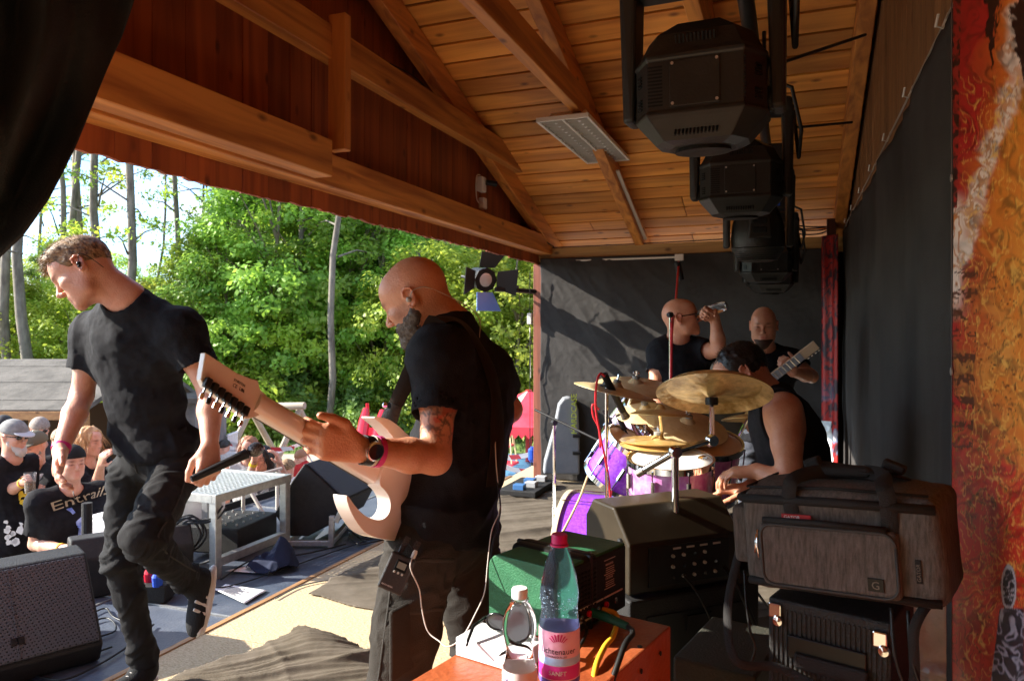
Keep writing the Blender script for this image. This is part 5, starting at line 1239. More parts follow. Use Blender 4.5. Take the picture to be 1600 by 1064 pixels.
# cups, prints, bands
cu = thing('beer_cup', 'clear plastic beer cup in the hand of the man in grey cap', 'cup', at(48, 748, 5.15)); cc = at(47, 752, 5.15)
MB().lathe([(.032, -.08), (.040, .06), (.038, .06), (.030, -.076)], cc, None, 16, caps=False).build('cup_wall', clear, cu, smooth='auto'); MB().lathe([(.0, -.078), (.03, -.078), (.034, .0), (.0, .0)], cc, None, 16).build('beer', mat('beer', (.35, .25, .12), .1, trans=.6), cu)
fc = Vector((0, 0, EYE))
def onshirt(p, px, py, off=.012):
    V, N_ = p['shirtV'], p['shirtN']; o = V3((0, 0, EYE)); d = V3(at(px, py, 1))-o; d /= np.linalg.norm(d); w = V-o; tt = w@d; dist = np.linalg.norm(w-tt[:, None]*d, axis=1)+(N_@d > 0)*1.0+tt*.02; i = dist.argmin(); return Vector(V[i]+N_[i]*off), Vector(N_[i])
for p, px, py, size, m_, sd in ((c1, 32, 722, (.12, .04), yel, 1), (c1, 30, 780, (.09, .08), yel, 2), (c2_, 55, 745, (.16, .14), wht, 3), (c5, 122, 815, (.15, .13), blu, 4), (c5, 126, 822, (.13, .10), blu, 5), (c6, 408, 775, (.16, .2), wht, 6)):
    q, n_ = onshirt(p, px, py); mark(p['root'], 'print', m_, q, -FV, size, sd, 9)
q, n_ = onshirt(c5, 88, 796, .0); rdir = RV*.93+Vector((0, 0, .26))
def stick(co):
    b0 = np.array(q)-np.array(FV)*.02; w_ = b0+co[:, :1]*np.array(rdir.normalized())+co[:, 1:2]*V3((-.15, 0, 1)); V, Nn_ = c5['shirtV'], c5['shirtN']; f_ = np.array(FV); out = []
    for p in w_:
        d = V-p; dp = d@f_; lat = np.linalg.norm(d-dp[:, None]*f_, axis=1); ok = lat < max(.03, lat.min()+.004); out.append(p+f_*(dp[ok].min()-.006))
    return np.array(out)
text('print', 'Entrails', .085, None, (1, 0, 0), (0, 1, 0), mat('print_cream', (.62, .52, .36), .8), c5['root'], .002, curve=stick)
mark(c1['root'], 'print', wht, at(22, 828, 5.32), -FV, (.12, .2), 9, 12)
band(c1['root'], c1['J']['wrl'], c1['J']['ell'], .12, .034, .016, yel); band(c5['root'], c5['J']['wrr'], c5['J']['elr'], .1, .034, .014, yel); band(c6['root'], c6['J']['wrr'], c6['J']['elr'], .2, .034, .03, yel)
MB().tube([Vector(c5['J']['nb'])+RV*-.06-FV*.08, onshirt(c5, 118, 785)[0]-FV*.01, Vector(c5['J']['nb'])+RV*.07-FV*.08], .005, 5).build('necklace', hw, c5['root'])
# ============================================================ CURTAINS, BANNERS, CLOTHS
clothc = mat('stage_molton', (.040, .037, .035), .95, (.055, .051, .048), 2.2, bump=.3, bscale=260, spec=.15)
def sheet(name, m, o, ex, ey, nx, ny, disp, mask=None, label=None, cat=None, thick=.004, col=None, kind=None):
    """cloth grid: o + ex*u + ey*v + normal*disp(u,v)"""
    o = V3(o); ex = V3(ex); ey = V3(ey); nn = nrm(np.cross(ex, ey)); u, v = np.meshgrid(np.linspace(0, 1, nx), np.linspace(0, 1, ny), indexing='ij')
    P = o+u[..., None]*ex+v[..., None]*ey; d = disp(u, v, P); P = P+(d if d.ndim == 3 else d[..., None]*nn)
    i, j = np.meshgrid(np.arange(nx-1), np.arange(ny-1), indexing='ij'); a = (i*ny+j).ravel(); F_ = np.stack([a, a+ny, a+ny+1, a+1], 1)
    if mask is not None: k = mask(u, v, P)[:-1, :-1].ravel(); F_ = F_[k]
    c = col(u, v, P).reshape(-1, 3) if col is not None else None
    ob = npmesh(name, P.reshape(-1, 3), F_, m, None, True, loc=tuple(o), col=c)
    if label: tag(ob, label, cat, None, kind)
    if thick: md = ob.modifiers.new('thick', 'SOLIDIFY'); md.thickness = thick; md.offset = 0
    return ob
def far_d(u, v, P):
    q = np.stack([P[..., 0]*1.0+P[..., 2]*.7, P[..., 2]*.35, P[..., 0]*0], -1); left = np.clip(1-u*1.6, 0, 1)
    r = 1-2*np.abs(vnoise(q, 4.2, 1)); r2 = 1-2*np.abs(vnoise(q*np.array([1, 2, 1]), 11, 5)); sw = np.sin(P[..., 2]*11+P[..., 0]*4+2*vnoise(P, 2, 3))
    return .012*r+.006*r2*left+.008*sw*left+.02*vnoise(P, 1.2, 7)+.0015*fbm(P, 24, 3)
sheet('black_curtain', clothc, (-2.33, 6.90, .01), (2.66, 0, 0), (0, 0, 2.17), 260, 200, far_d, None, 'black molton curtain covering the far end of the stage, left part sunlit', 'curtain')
sheet('black_curtain', clothc, (.405, 7.0, .01), (0, -5.0, 0), (0, 0, 2.30), 220, 60, lambda u, v, P: .010*np.sin(P[..., 1]*5+vnoise(P, 1.5, 2)*3)+.006*vnoise(P*np.array([1, 3, .3]), 3, 4),
      None, 'dark curtain hung along the long back wall between bag and drummer', 'curtain')
wirem = mat('steel_wire', (.5, .48, .45), .4, metal=.8)
tag(MB().tube([(.40, 2.1, 2.325), (.40, 7.0, 2.325)], .004, 6).build('curtain_wire', wirem, loc=(.40, 2.1, 2.325)), 'thin steel wire carrying the back wall curtain', 'wire')
for k in range(7):
    y = 2.35+.65*k; tag(MB().tube([(.405, y, 2.34), (.39, y, 2.30), (.37, y-.02, 2.30), (.375, y-.03, 2.33)], .004, 6).build('cable_tie', mat('white_tie', (.7, .7, .68), .5), loc=(.4, y, 2.32)), 'white cable tie fixing the curtain edge to the wire', 'cable tie', 'white cable ties along the curtain top')
# near curtain, gathered at the upper left
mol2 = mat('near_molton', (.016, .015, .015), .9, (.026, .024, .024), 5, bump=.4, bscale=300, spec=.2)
def near_curtain():
    edge = [(232, -120), (205, 0), (188, 60), (150, 150), (112, 232), (72, 308), (32, 365), (-10, 405), (-70, 445)]; NU, NV = 90, 90; V = np.zeros((NU, NV, 3))
    ee = np.array(edge, dtype=float); tv = np.linspace(0, len(edge)-1, NV)
    for j, tj in enumerate(tv):
        i = min(int(tj), len(edge)-2); f = tj-i; ex, ey = ee[i]*(1-f)+ee[i+1]*f
        for k in range(NU):
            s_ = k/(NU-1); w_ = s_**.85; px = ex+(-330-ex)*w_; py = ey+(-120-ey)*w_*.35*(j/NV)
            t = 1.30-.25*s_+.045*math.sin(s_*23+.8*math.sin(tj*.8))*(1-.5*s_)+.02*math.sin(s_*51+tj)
            V[k, j] = at(px, py, t)
    i, j = np.meshgrid(np.arange(NU-1), np.arange(NV-1), indexing='ij'); a = (i*NV+j).ravel()
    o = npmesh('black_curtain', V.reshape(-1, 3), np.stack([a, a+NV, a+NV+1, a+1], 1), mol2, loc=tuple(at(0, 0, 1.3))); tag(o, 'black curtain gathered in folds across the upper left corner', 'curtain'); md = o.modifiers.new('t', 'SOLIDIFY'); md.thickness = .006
near_curtain()

# printed fire banner on the right wall
pm_ = mat('banner_print', (1, 1, 1), .42, attr='tint', spec=.4)
def banner_col(u, v, P):
    x, y, z = P[..., 0], P[..., 1], P[..., 2]; t = -math.sin(TH)*x+math.cos(TH)*y; r = math.cos(TH)*x+math.sin(TH)*y; px = 800+FL*r/t; py = 520-FL*(z-EYE)/t
    Q = np.stack([px/100, py/100, px*0], -1); n1 = fbm(Q, 1.3, 2, 4); n2 = fbm(Q+.5*n1[..., None], 3.5, 5, 3); n3 = 1-2*np.abs(vnoise(Q+.25*n2[..., None], 7, 9)); n4 = 1-2*np.abs(vnoise(Q*np.array([1.5, .7, 1])+.3*n1[..., None], 9, 3))
    def mixc(a, b, k): k = np.clip(k, 0, 1)[..., None]; return a*(1-k)+b*k
    c = np.ones(P.shape)*np.array([.50, .014, .014])
    c = mixc(c, np.array([.72, .20, .02]), (px-1500)/70+n1*.5-np.clip((260-py)/200, 0, 1)*.6); c = mixc(c, np.array([.80, .33, .04]), (px-1545)/90+n2*.5-.2-np.clip((150-py)/200, 0, 1))
    c = mixc(c, np.array([.80, .34, .07]), np.exp(-((py-560)/110)**2)*(.35+n2*.6)*(px > 1490)); c = mixc(c, np.array([.62, .025, .012]), (py-680)/60+n2*.7-(px-1540)/200); c = mixc(c, np.array([.85, .36, .04]), ((py > 640)*(n3-.72)*3.5)*(1-np.clip((py-930)/100, 0, 1)))
    sx = np.interp(py, [0, 60, 120, 190, 250, 300, 350, 420], [1597, 1592, 1590, 1563, 1543, 1528, 1515, 1500]); wd = np.interp(py, [0, 100, 200, 300, 350, 420], [19, 17, 15, 14, 16, 10]); k = np.exp(-((px-sx+n2*8+n3*3)/wd)**4)*(py < 430)*np.clip(1.2+n2, 0, 1)
    c = mixc(c, np.array([.86, .68, .58]), k*1.3); c = mixc(c, np.array([.60, .22, .05]), k*(n3 > .55)*.8)
    k = np.exp(-((px-1490+n2*5)/(13+.0*py))**2)*np.clip((py-295)/40, 0, 1)*np.clip((505-py)/60, 0, 1); c = mixc(c, np.array([.88, .70, .60]), k*1.5); c = mixc(c, np.array([.6, .2, .05]), k*(n4 > .6))
    fl_ = 1-2*np.abs(vnoise(Q*np.array([1.3, .8, 1])+.6*n1[..., None], 5, 31)); c = c*(1-.55*np.clip((fl_-.25)*1.6, 0, 1)*np.clip((n2+.6), 0, 1))[..., None]; c = mixc(c, np.array([.90, .50, .10]), (n4-.80)*4*(px > 1500)*(py > 120)); c = mixc(c, np.array([.04, .006, .004]), (n3-.86)*7*(py > 420))
    k = (px < 1502-(py-0)*.02)*(py < 325); c = np.where(k[..., None], mixc(np.ones(P.shape)*np.array([.035, .006, .005]), np.array([.42, .02, .015]), (n3-.35)*3+(n4 > .7)*.6), c)
    bk = (px > 1478)*(px < 1528-(py-430)*.03)*(py > 425)*(py < 700)*(np.abs(np.mod(py+6*n1, 34)-17) < 1.8+(n4 > .5)*6)*(n2 > -.5); c = np.where(bk[..., None], np.array([.12, .03, .012]), c)
    for cx, cy, w_, h_ in ((1550, 10, 9, 100), (1598, 40, 12, 90)):
        k = (np.abs(px-cx+5*n2)*1.0 < w_*np.clip(1-(py-cy)/h_, 0, 1)*(1+.7*n3))*(py < cy+h_); c = np.where(k[..., None], np.array([.02, .004, .004]), c)
    e = ((px-1576)/11)**2+((py-918)/34)**2; c = np.where(((e < 1.2))[..., None], mixc(np.ones(P.shape)*np.array([.015, .012, .02]), np.array([.45, .42, .46]), (np.abs(e-.95) < .2)*1.+(n3 > .75)), c)
    k = (py > 950)*(px > 1562-(py-950)*.12)*(px < 1600); c = np.where(k[..., None], mixc(np.ones(P.shape)*np.array([.02, .015, .03]), np.array([.34, .30, .38]), (n4-.55)*4), c)
    return np.clip(c, 0, 1)
bn_ = thing('fire_banner', 'large printed banner of red and orange flames hanging on the right wall', 'banner', (.388, 2.2, 1.4))
_d = lambda u, v, P: .003*vnoise(P, 3, 8)
bo = sheet('printed_sheet', pm_, (.388, 2.20, -.0), (0, -1.5, 0), (0, 0, 3.0), 520, 760, _d, col=banner_col, thick=0); bo.parent = bn_; bo.location = Vector(bo.location)-Vector(bn_.location)
for k in range(6): MB().lathe([(.004, 0), (.010, .0), (.010, .003), (.004, .003)], (.384, 2.185, .35+.5*k), Matrix.Rotation(R(-90), 3, 'Y'), 14).build('grommet', wirem, bn_)
MB().tube([(.386, 2.2, 0), (.386, 2.2, 3.0)], .0015, 6).build('hem', mat('hem_dark', (.12, .10, .09), .7), bn_)
# narrow side banner at the far right corner
def strip_col(u, v, P):
    n = fbm(P, 9, 2); n2 = 1-2*np.abs(vnoise(P*np.array([1, 1, .45])+.12*n[..., None], 17, 4)); z = P[..., 2]; c = np.ones(P.shape)*np.array([.35, .015, .012]); k = np.clip((n2-.4)*3, 0, 1)[..., None]; c = c*(1-k)+k*np.array([.03, .01, .02])
    k = (np.clip((1.1-z)*2, 0, 1)*(n > .0))[..., None]; c = c*(1-k)+k*np.array([.12, .16, .26]); k = (np.clip((.9-z)*2, 0, 1)*(n > .35))[..., None]; return c*(1-k)+k*np.array([.5, .45, .45])
tag(sheet('side_banner', mat('banner_print2', (1, 1, 1), .45, attr='tint'), (.22, 6.55, .02), (.12, -.12, 0), (0, 0, 2.22), 24, 160, lambda u, v, P: .012*np.sin(u*9), None, col=strip_col), 'narrow red and blue printed banner hanging in the far right corner', 'banner')

# crumpled cloths on the floor
floorcloth = mat('crumpled_cloth', (.098, .080, .058), .95, (.145, .120, .092), 4, bump=.3, bscale=220, spec=.15)
def ridg(q, s, sd): r = 1-2*np.abs(vnoise(q, s, sd)); return np.clip(r, 0, 1)**1.4
def crease(q, F, sd, wob=1.6):
    ph = q[..., 1]*F+wob*fbm(q, 1.6, sd, 2); s_ = np.abs(np.sin(ph)); return ((1-s_)**1.7)*np.clip(.55+.9*vnoise(q, 2.6, sd+3), .05, 1.3)
def big_d(u, v, P):
    x, y = P[..., 0], P[..., 1]; w_ = vnoise(P, 1.1, 4)[..., None]*.35; q = np.stack([x*.25+y*.22, y*1.25-x*1.0, x*0], -1)+w_
    e = np.minimum(np.minimum(u, 1-u), np.minimum(v, 1-v)); h = .038*crease(q, 4.5, 2)+.026*crease(q, 11, 6, 2.4)+.013*crease(q, 24, 12, 2.4)+.001*fbm(P, 22, 3); return h*np.clip(e*14, .15, 1)
sheet('floor_cloth', floorcloth, (-2.60, 3.30, .006), (2.9, 0, 0), (0, 3.55, 0), 380, 440, big_d, lambda u, v, P: (P[..., 1] > 3.42+.16*vnoise(P, 2.2, 5)+.10*(P[..., 0]+1.6))&(P[..., 0] > -2.5+.09*vnoise(P, 3, 2)), 'wide crumpled dark cloth spread over the floor under the drum kit', 'cloth')
def heap_d(u, v, P):
    x, y = P[..., 0]+1.75, P[..., 1]-2.35; w_ = vnoise(P, 2.0, 14)[..., None]*.25; q = np.stack([x*.32+y*.30, y*1.5-x*1.15, x*0], -1)+w_*1.4
    mound = .05*np.exp(-((P[..., 0]+2.02)/.25)**2-((P[..., 1]-2.78)/.12)**2)+.02*np.exp(-((P[..., 0]+1.8)/.5)**2-((P[..., 1]-2.62)/.16)**2); e = np.minimum(np.minimum(u, 1-u), np.minimum(v, 1-v))
    q2 = np.stack([y*.4-x*.2, x*1.2+y*.7, x*0], -1)+w_; mk = np.clip(.5+1.6*vnoise(P, 3.1, 41), 0, 1)
    return (mound*1.5+(.034+.35*mound)*crease(q, 8, 3, 3.2)+.020*crease(q, 19, 7, 4.6)*(.4+.6*mk)+.006*crease(q2, 9, 23, 3.8)+.010*crease(q, 43, 13, 2.4)+.0008*fbm(P, 40, 3))*np.clip(e*12, .12, 1)
sheet('floor_cloth', floorcloth, (-2.48, 1.2, .006), (1.75, 0, 0), (0, 1.85, 0), 330, 340, heap_d, lambda u, v, P: ((P[..., 1] < 2.86+.12*vnoise(P, 3, 25)-.10*(P[..., 0]+1.9))&(P[..., 0] > -2.40+.08*vnoise(P, 4, 22))&(P[..., 1] < 2.2+1.35*(P[..., 0]+2.6))), 'bunched dark cloth lying in a heap behind the singer\'s feet', 'cloth')
sheet('floor_cloth', floorcloth, (-2.08, 3.35, .006), (.5, 0, 0), (0, .45, 0), 90, 90, lambda u, v, P: (.09*np.exp(-((u-.65)/.22)**2-((v-.5)/.3)**2)+.03*ridg(P, 9, 5)+.015*ridg(P, 20, 8))*np.clip(np.minimum(np.minimum(u, 1-u), np.minimum(v, 1-v))*10, .1, 1),
      lambda u, v, P: (u-.5)**2+(v-.5)**2*1.4 < .22+.06*vnoise(P, 9, 3), 'small crumpled dark cloth on the boards beside the guitarist\'s leg', 'cloth')

# ============================================================ ON THE DECK
blkbox = mat('black_cab', (.013, .012, .012), .6, (.020, .019, .018), 30, bump=.35, bscale=170)
def grillemat():
    m = mat('speaker_grille', (.030, .031, .036), .45, metal=.3); nt = m.node_tree; N = nt.nodes; L = nt.links; b = N['Principled BSDF']; tc = N.new('ShaderNodeTexCoord'); v = N.new('ShaderNodeTexVoronoi'); v.inputs['Scale'].default_value = 95; v.inputs['Randomness'].default_value = .0
    r = N.new('ShaderNodeValToRGB'); r.color_ramp.elements[0].position = .28; r.color_ramp.elements[1].position = .36; r.color_ramp.elements[0].color = (.002, .002, .002, 1); r.color_ramp.elements[1].color = (.075, .078, .085, 1)
    L.new(tc.outputs['Object'], v.inputs['Vector']); L.new(v.outputs['Distance'], r.inputs[0]); L.new(r.outputs[0], b.inputs['Base Color']); bp = N.new('ShaderNodeBump'); bp.inputs['Strength'].default_value = .6; bp.inputs['Distance'].default_value = .003; L.new(v.outputs['Distance'], bp.inputs['Height']); L.new(bp.outputs[0], b.inputs['Normal']); return m
GRM = grillemat()
def wedge(label, c, yaw, w_, prof, gi, name='stage_monitor'):
    """prof: side profile (x forward,z); gi: index of the grille edge; width w_ along local y"""
    t = thing(name, label, 'stage monitor', c); q = Matrix.Rotation(yaw, 3, 'Z'); c = Vector(c)
    M_ = q @ Matrix(((1, 0, 0), (0, 0, -1), (0, 1, 0)))
    MB().prism(prof, -w_/2, w_/2, c, M_).build('cabinet', blkbox, t, bevel=.012, seg=3)
    (x0, z0), (x1, z1) = prof[gi], prof[gi+1]; d = Vector((x1-x0, 0, z1-z0)); Lg = d.length; d.normalize(); nn = Vector((d.z, 0, -d.x)); m_ = MB(); mid = Vector(((x0+x1)/2, 0, (z0+z1)/2))
    fr = Matrix((q @ d, q @ Vector((0, 1, 0)), q @ nn)).transposed()
    gl_ = MB().box(c+q @ (mid+nn*.006), (Lg-.03, w_-.03, .016), fr).build('grille', GRM, t, bevel=.006)
    MB().box(c+q @ (mid+nn*.016), (Lg-.05, .006, .004), fr).build('grille_rib', GRM, gl_)
    MB().box(c+q @ (mid+nn*.016+d*(-Lg*.28)), (.035, .05, .004), fr).build('badge', mat('dark_badge', (.01, .01, .01), .3), gl_, bevel=.002)
    for s2 in (-1, 1): MB().box(c+q @ Vector((-.02, s2*(w_/2+.002), .12)), (.13, .006, .035), q).build('handle', mat('black_metal', (0, 0, 0)), t, bevel=.003)
    return t
wedge('black wedge monitor with perforated grille at the lower left corner', (-3.22, 2.22, .0), R(-25), .62, [(-.24, 0), (.24, 0), (.29, .09), (.02, .43), (-.12, .44), (-.26, .30)], 2)
wedge('dark grey wedge monitor behind the singer\'s legs, back towards the camera', (-3.62, 3.22, 0), R(-35)+PI, .62, [(-.2, 0), (.2, 0), (.24, .07), (.04, .30), (-.14, .32), (-.22, .22)], 2)
# tilted floor monitor on an aluminium frame, seen from its side
t3 = thing('tilted_speaker', 'large black speaker tipped back on an aluminium frame beside the metal bench', 'stage monitor', at(500, 830, 5.15))
pts = [(455, 752), (475, 724), (538, 783), (521, 815), (480, 838), (452, 838), (428, 803)]
A0 = [at(x, y, 5.05) for x, y in pts]; B0 = [p+FV*.46+RV*.12 for p in A0]; m_ = MB(); m_.add(A0+B0, [tuple(range(7)), tuple(range(7, 14))[::-1]]+[(i, i+7, (i+1) % 7+7, (i+1) % 7) for i in range(7)]); m_.build('cabinet', blkbox, t3, bevel=.012, seg=3)
g0, g1, g2, g3 = A0[1], A0[2], B0[2], B0[1]; up_ = (g1-g0).cross(g3-g0).normalized(); up_ = up_ if up_.z > 0 else -up_; mid = (g0+g1+g2+g3)/4
s_ = [mid+(p-mid)*.93+up_*.002 for p in (g0, g1, g2, g3)]; m_ = MB(); m_.hexa(s_, [p+up_*.012 for p in s_]); m_.build('grille', mat('blue_black_grille', (.028, .033, .048), .5, (.04, .045, .06), 60, bump=.4, bscale=200), t3, bevel=.004)
a = at(517, 828, 4.98); b = at(452, 838, 4.98); c = a+FV*.5; d = b+FV*.5; e = at(519, 810, 4.98)
for p, q in ((Vector((b.x, b.y, .03)), Vector((a.x, a.y, .03))), (Vector((a.x, a.y, .03)), Vector((c.x, c.y, .03))), (Vector((b.x, b.y, .03)), Vector((d.x, d.y, .03))), (Vector((a.x, a.y, 0)), e+Vector((0, 0, .02))), (Vector((c.x, c.y, 0)), e+FV*.5), (at(525, 815, 4.98), at(541, 783, 4.98))):
    MB().beam(p, q, .035, .035).build('frame_tube', alu, t3, bevel=.003)
# metal bench with perforated top
bx0, bx1, by0, by1, bz = -3.9, -3.17, 3.42, 4.12, .49
be = thing('metal_bench', 'low aluminium step bench with perforated anti slip top on the deck', 'bench', ((bx0+bx1)/2, (by0+by1)/2, 0))
for x, y in ((bx0+.03, by0+.03), (bx1-.03, by0+.03), (bx0+.03, by1-.03), (bx1-.03, by1-.03)): MB().box((x, y, bz/2-.02), (.05, .05, bz-.03), None).build('leg', alu, be, bevel=.003)
for (p, q) in (((bx1-.03, by0+.05, .09), (bx1-.03, by1-.05, .09)), ((bx0+.03, by0+.05, .09), (bx0+.03, by1-.05, .09))): MB().beam(p, q, .05, .05).build('lower_rail', alu, be, bevel=.003)
for (p, q) in (((bx1-.015, by0, bz-.02), (bx1-.015, by1, bz-.02)), ((bx0+.015, by0, bz-.02), (bx0+.015, by1, bz-.02)), ((bx0+.03, by0+.015, bz-.02), (bx1-.03, by0+.015, bz-.02)), ((bx0+.03, by1-.015, bz-.02), (bx1-.03, by1-.015, bz-.02))): MB().beam(p, q, .03, .05).build('top_rail', alu, be, bevel=.002)
m_ = MB(); n = 19
for i in range(n+1):
    x = bx0+.03+(bx1-bx0-.06)*i/n; m_.box((x, (by0+by1)/2, bz-.006), (.017, by1-by0-.05, .006))
for i in range(n+1):
    y = by0+.03+(by1-by0-.06)*i/n; m_.box(((bx0+bx1)/2, y, bz-.0045), (bx1-bx0-.05, .017, .006))
gr_ = m_.build('grate', alu, be); 
mxr = thing('stage_box', 'black stage box with rows of knobs lying under the metal bench', 'mixer', at(385, 850, 4.9)); q = Matrix.Rotation(R(8), 3, 'Z'); c = Vector((-3.5, 3.95, .12))
MB().box(c, (.36, .46, .17), q).build('case', blkbox, mxr, bevel=.01)
for i in range(4):
    for j in range(5): MB().lathe([(.007, 0), (.006, .012)], c+q @ Vector((-.12+.08*i, -.16+.08*j, .085)), None, 8).build('knob', mat('grey_plastic', (.4, .38, .35), .4), mxr)
wt_ = thing('white_tub', 'white plastic trough behind the metal bench', 'tub', (-4.1, 3.9, 0)); MB().box((-4.12, 3.95, .13), (.2, .95, .26), None, 1.06).build('trough_wall', wp, wt_, bevel=.02)
MB().box((-4.12, 3.95, .265), (.24, 1.0, .02)).build('rim', wp, wt_, bevel=.006)
stf = thing('folding_stand', 'pale tubular folding stand on the deck behind the speaker', 'stand', (-3.9, 4.7, 0))
for p, q in (((-3.95, 4.55, 0), (-3.95, 4.55, .33)), ((-3.95, 4.95, 0), (-3.95, 4.95, .33)), ((-3.95, 4.5, .33), (-3.95, 5.0, .33)), ((-3.7, 4.55, 0), (-3.95, 4.55, .33)), ((-3.7, 4.95, 0), (-3.95, 4.95, .33))): MB().tube([p, q], .014, 8).build('tube', mat('cream_paint', (.6, .56, .48), .5), stf)
pole = thing('mounting_pole', 'short thick black pole standing behind the bench', 'pole', (-4.0, 3.2, 0)); MB().tube([(-4.0, 3.25, 0), (-4.0, 3.25, .42)], .03, 12).build('pole_tube', blkbox, pole); MB().box((-4.0, 3.25, .012), (.2, .2, .02)).build('foot_plate', blkbox, pole, bevel=.004)
# papers and the dark cap
pap = mat('paper', (.78, .78, .78), .8); prt = mat('print_grey', (.12, .12, .14), .8)
def paper(label, P4, lines=8, z=.004):
    P4 = [atz(x, y, z) for x, y in P4]; c = sum(P4, Vector())/4; t = thing('paper_sheet', label, 'paper', c); n = 10; m_ = MB()
    for i in range(n+1):
        for j in range(n+1):
            p = P4[0].lerp(P4[1], i/n).lerp(P4[3].lerp(P4[2], i/n), j/n); m_.v.append((p.x, p.y, z+.004*(1+math.sin(i*.7+j*.4))*((i-5)**2+(j-5)**2)/50))
    for i in range(n):
        for j in range(n): a = i*(n+1)+j; m_.f.append((a, a+n+1, a+n+2, a+1))
    o = m_.build('sheet', pap, t, smooth=True); md = o.modifiers.new('t', 'SOLIDIFY'); md.thickness = .0012; l_ = MB(); rr = random.Random(len(label))
    for k in range(lines):
        f = .16+.7*k/lines; a = P4[0].lerp(P4[1], f).lerp(P4[3].lerp(P4[2], f), .22); b = P4[0].lerp(P4[1], f).lerp(P4[3].lerp(P4[2], f), .22+rr.uniform(.25, .6)); l_.beam(a+Vector((0, 0, .0068)), b+Vector((0, 0, .0068)), .006, .0012)
    if lines: l_.build('print', prt, t)
    return t
paper('white printed set list lying flat on the blue deck', [(333, 921), (352, 914), (418, 922), (382, 943)])
paper('pair of papers half under a dark blue cap on the deck', [(352, 893), (395, 882), (446, 879), (425, 897)], 0)
sheet('dark_cap', mat('navy_cloth', (.012, .018, .045), .9), atz(372, 897, .01), (.30, .12, 0), (-.10, .25, 0), 70, 60, lambda u, v, P: np.clip(.16*np.exp(-((u-.7)/.22)**2-((v-.5)/.3)**2)+.05*np.exp(-((u-.3)/.25)**2-((v-.5)/.3)**2)+.03*ridg(P, 12, 4), 0, 1)*np.clip(np.minimum(np.minimum(u, 1-u), np.minimum(v, 1-v))*8, .05, 1),
      lambda u, v, P: (u-.5)**2+(v-.5)**2 < .235, 'crumpled navy blue cap lying on the papers by the bench', 'cap')
# floor cables
cab = mat('cable_black', (.012, .012, .012), .45); caby = mat('cable_yellow', (.75, .45, .03), .45)
def fw(label, pts, r=.0045, m=cab, name='cable', z=.006): return wire(name, [atz(x, y, z+r) if len(q) == 0 else atz(x, y, q[0]) for x, y, *q in pts], r, m, None, label, 'cable')
fw('thin black cable curving in a wide loop on the deck below the singer', [(175, 1010), (60, 1045), (55, 1010), (110, 985), (165, 965), (180, 985), (130, 1000)])
fw('long black cable running straight along the deck past the set list', [(300, 920), (360, 915), (440, 890), (520, 862), (600, 835), (640, 820)])
fw('black cable curling off between the wedge monitor and the singer', [(140, 960), (165, 950), (180, 965), (230, 985), (200, 1000)])
fw('yellow cable end on the deck beneath the singer\'s raised shoe', [(240, 940), (236, 925), (262, 912), (285, 905)], .0045, caby)
for k, (ox, oy) in enumerate(((0, 0), (7, 5), (-6, 8), (10, -4))):
    fw('tangled black cable in the bundle right of the tilted speaker' if k else 'thick black cable from the tangle towards the boards', [(545+ox, 815+oy), (570+ox, 832+oy), (590+ox, 822+oy), (578+ox, 812+oy), (552+ox, 826+oy), (566+ox, 842+oy), (600+ox, 835+oy)], .006)['group'] = 'tangled cables right of the speaker'
for k, (ox, oy) in enumerate(((0, 0), (5, 3), (-4, 5))):
    q = wire('cable', [at(x+ox, y+oy, 4.35) for x, y in ((262, 845), (272, 815), (300, 805), (318, 830), (300, 855), (280, 840), (290, 815), (330, 810), (348, 790))], .006, cab, None, 'coiled black cable hanging under the metal bench', 'cable', 'coiled cables under the bench')
fw('black cable lying along the joint of the deck behind the papers', [(345, 905), (400, 872), (470, 866), (540, 850)], .005)
fw('black cable trailing from the left wedge monitor to the deck edge', [(30, 1045), (90, 1062), (150, 1040), (210, 1002), (240, 975)], .005)
fw('grey cable crossing the boards beside the floor cloth', [(430, 935), (470, 915), (520, 905), (585, 900)], .004, mat('cable_grey', (.12, .12, .12), .5))
rbx = thing('power_box', 'small black power box with red and blue plugs behind the singer\'s knee', 'power box', atz(245, 935, 0)); c = atz(240, 922, .05)
MB().box(c, (.18, .14, .09), Matrix.Rotation(.4, 3, 'Z')).build('box_case', blkbox, rbx, bevel=.006); MB().lathe([(.025, 0), (.03, .05), (.02, .07)], c+Vector((-.03, 0, .04)), None, 12).build('plug', MATS['red_plastic'], rbx); MB().lathe([(.025, 0), (.03, .05), (.02, .07)], c+Vector((.06, -.03, .04)), None, 12).build('plug', MATS['blue_plastic'], rbx)
pdb = thing('pedal_board', 'flat black pedal board with small effect pedals near the far post', 'pedal board', (-2.3, 6.3, 0))
MB().box((-2.25, 6.3, .05), (.35, .6, .05)).build('board_frame', blkbox, pdb, bevel=.006)
for k in range(4): MB().box((-2.25+.06*(k % 2), 6.08+.14*k, .095), (.1, .08, .05)).build('pedal', mat('pedal_%s' % ('blue', 'silver')[k % 2], ((.05, .15, .35), (.4, .4, .4))[k % 2], .4), pdb, bevel=.005)
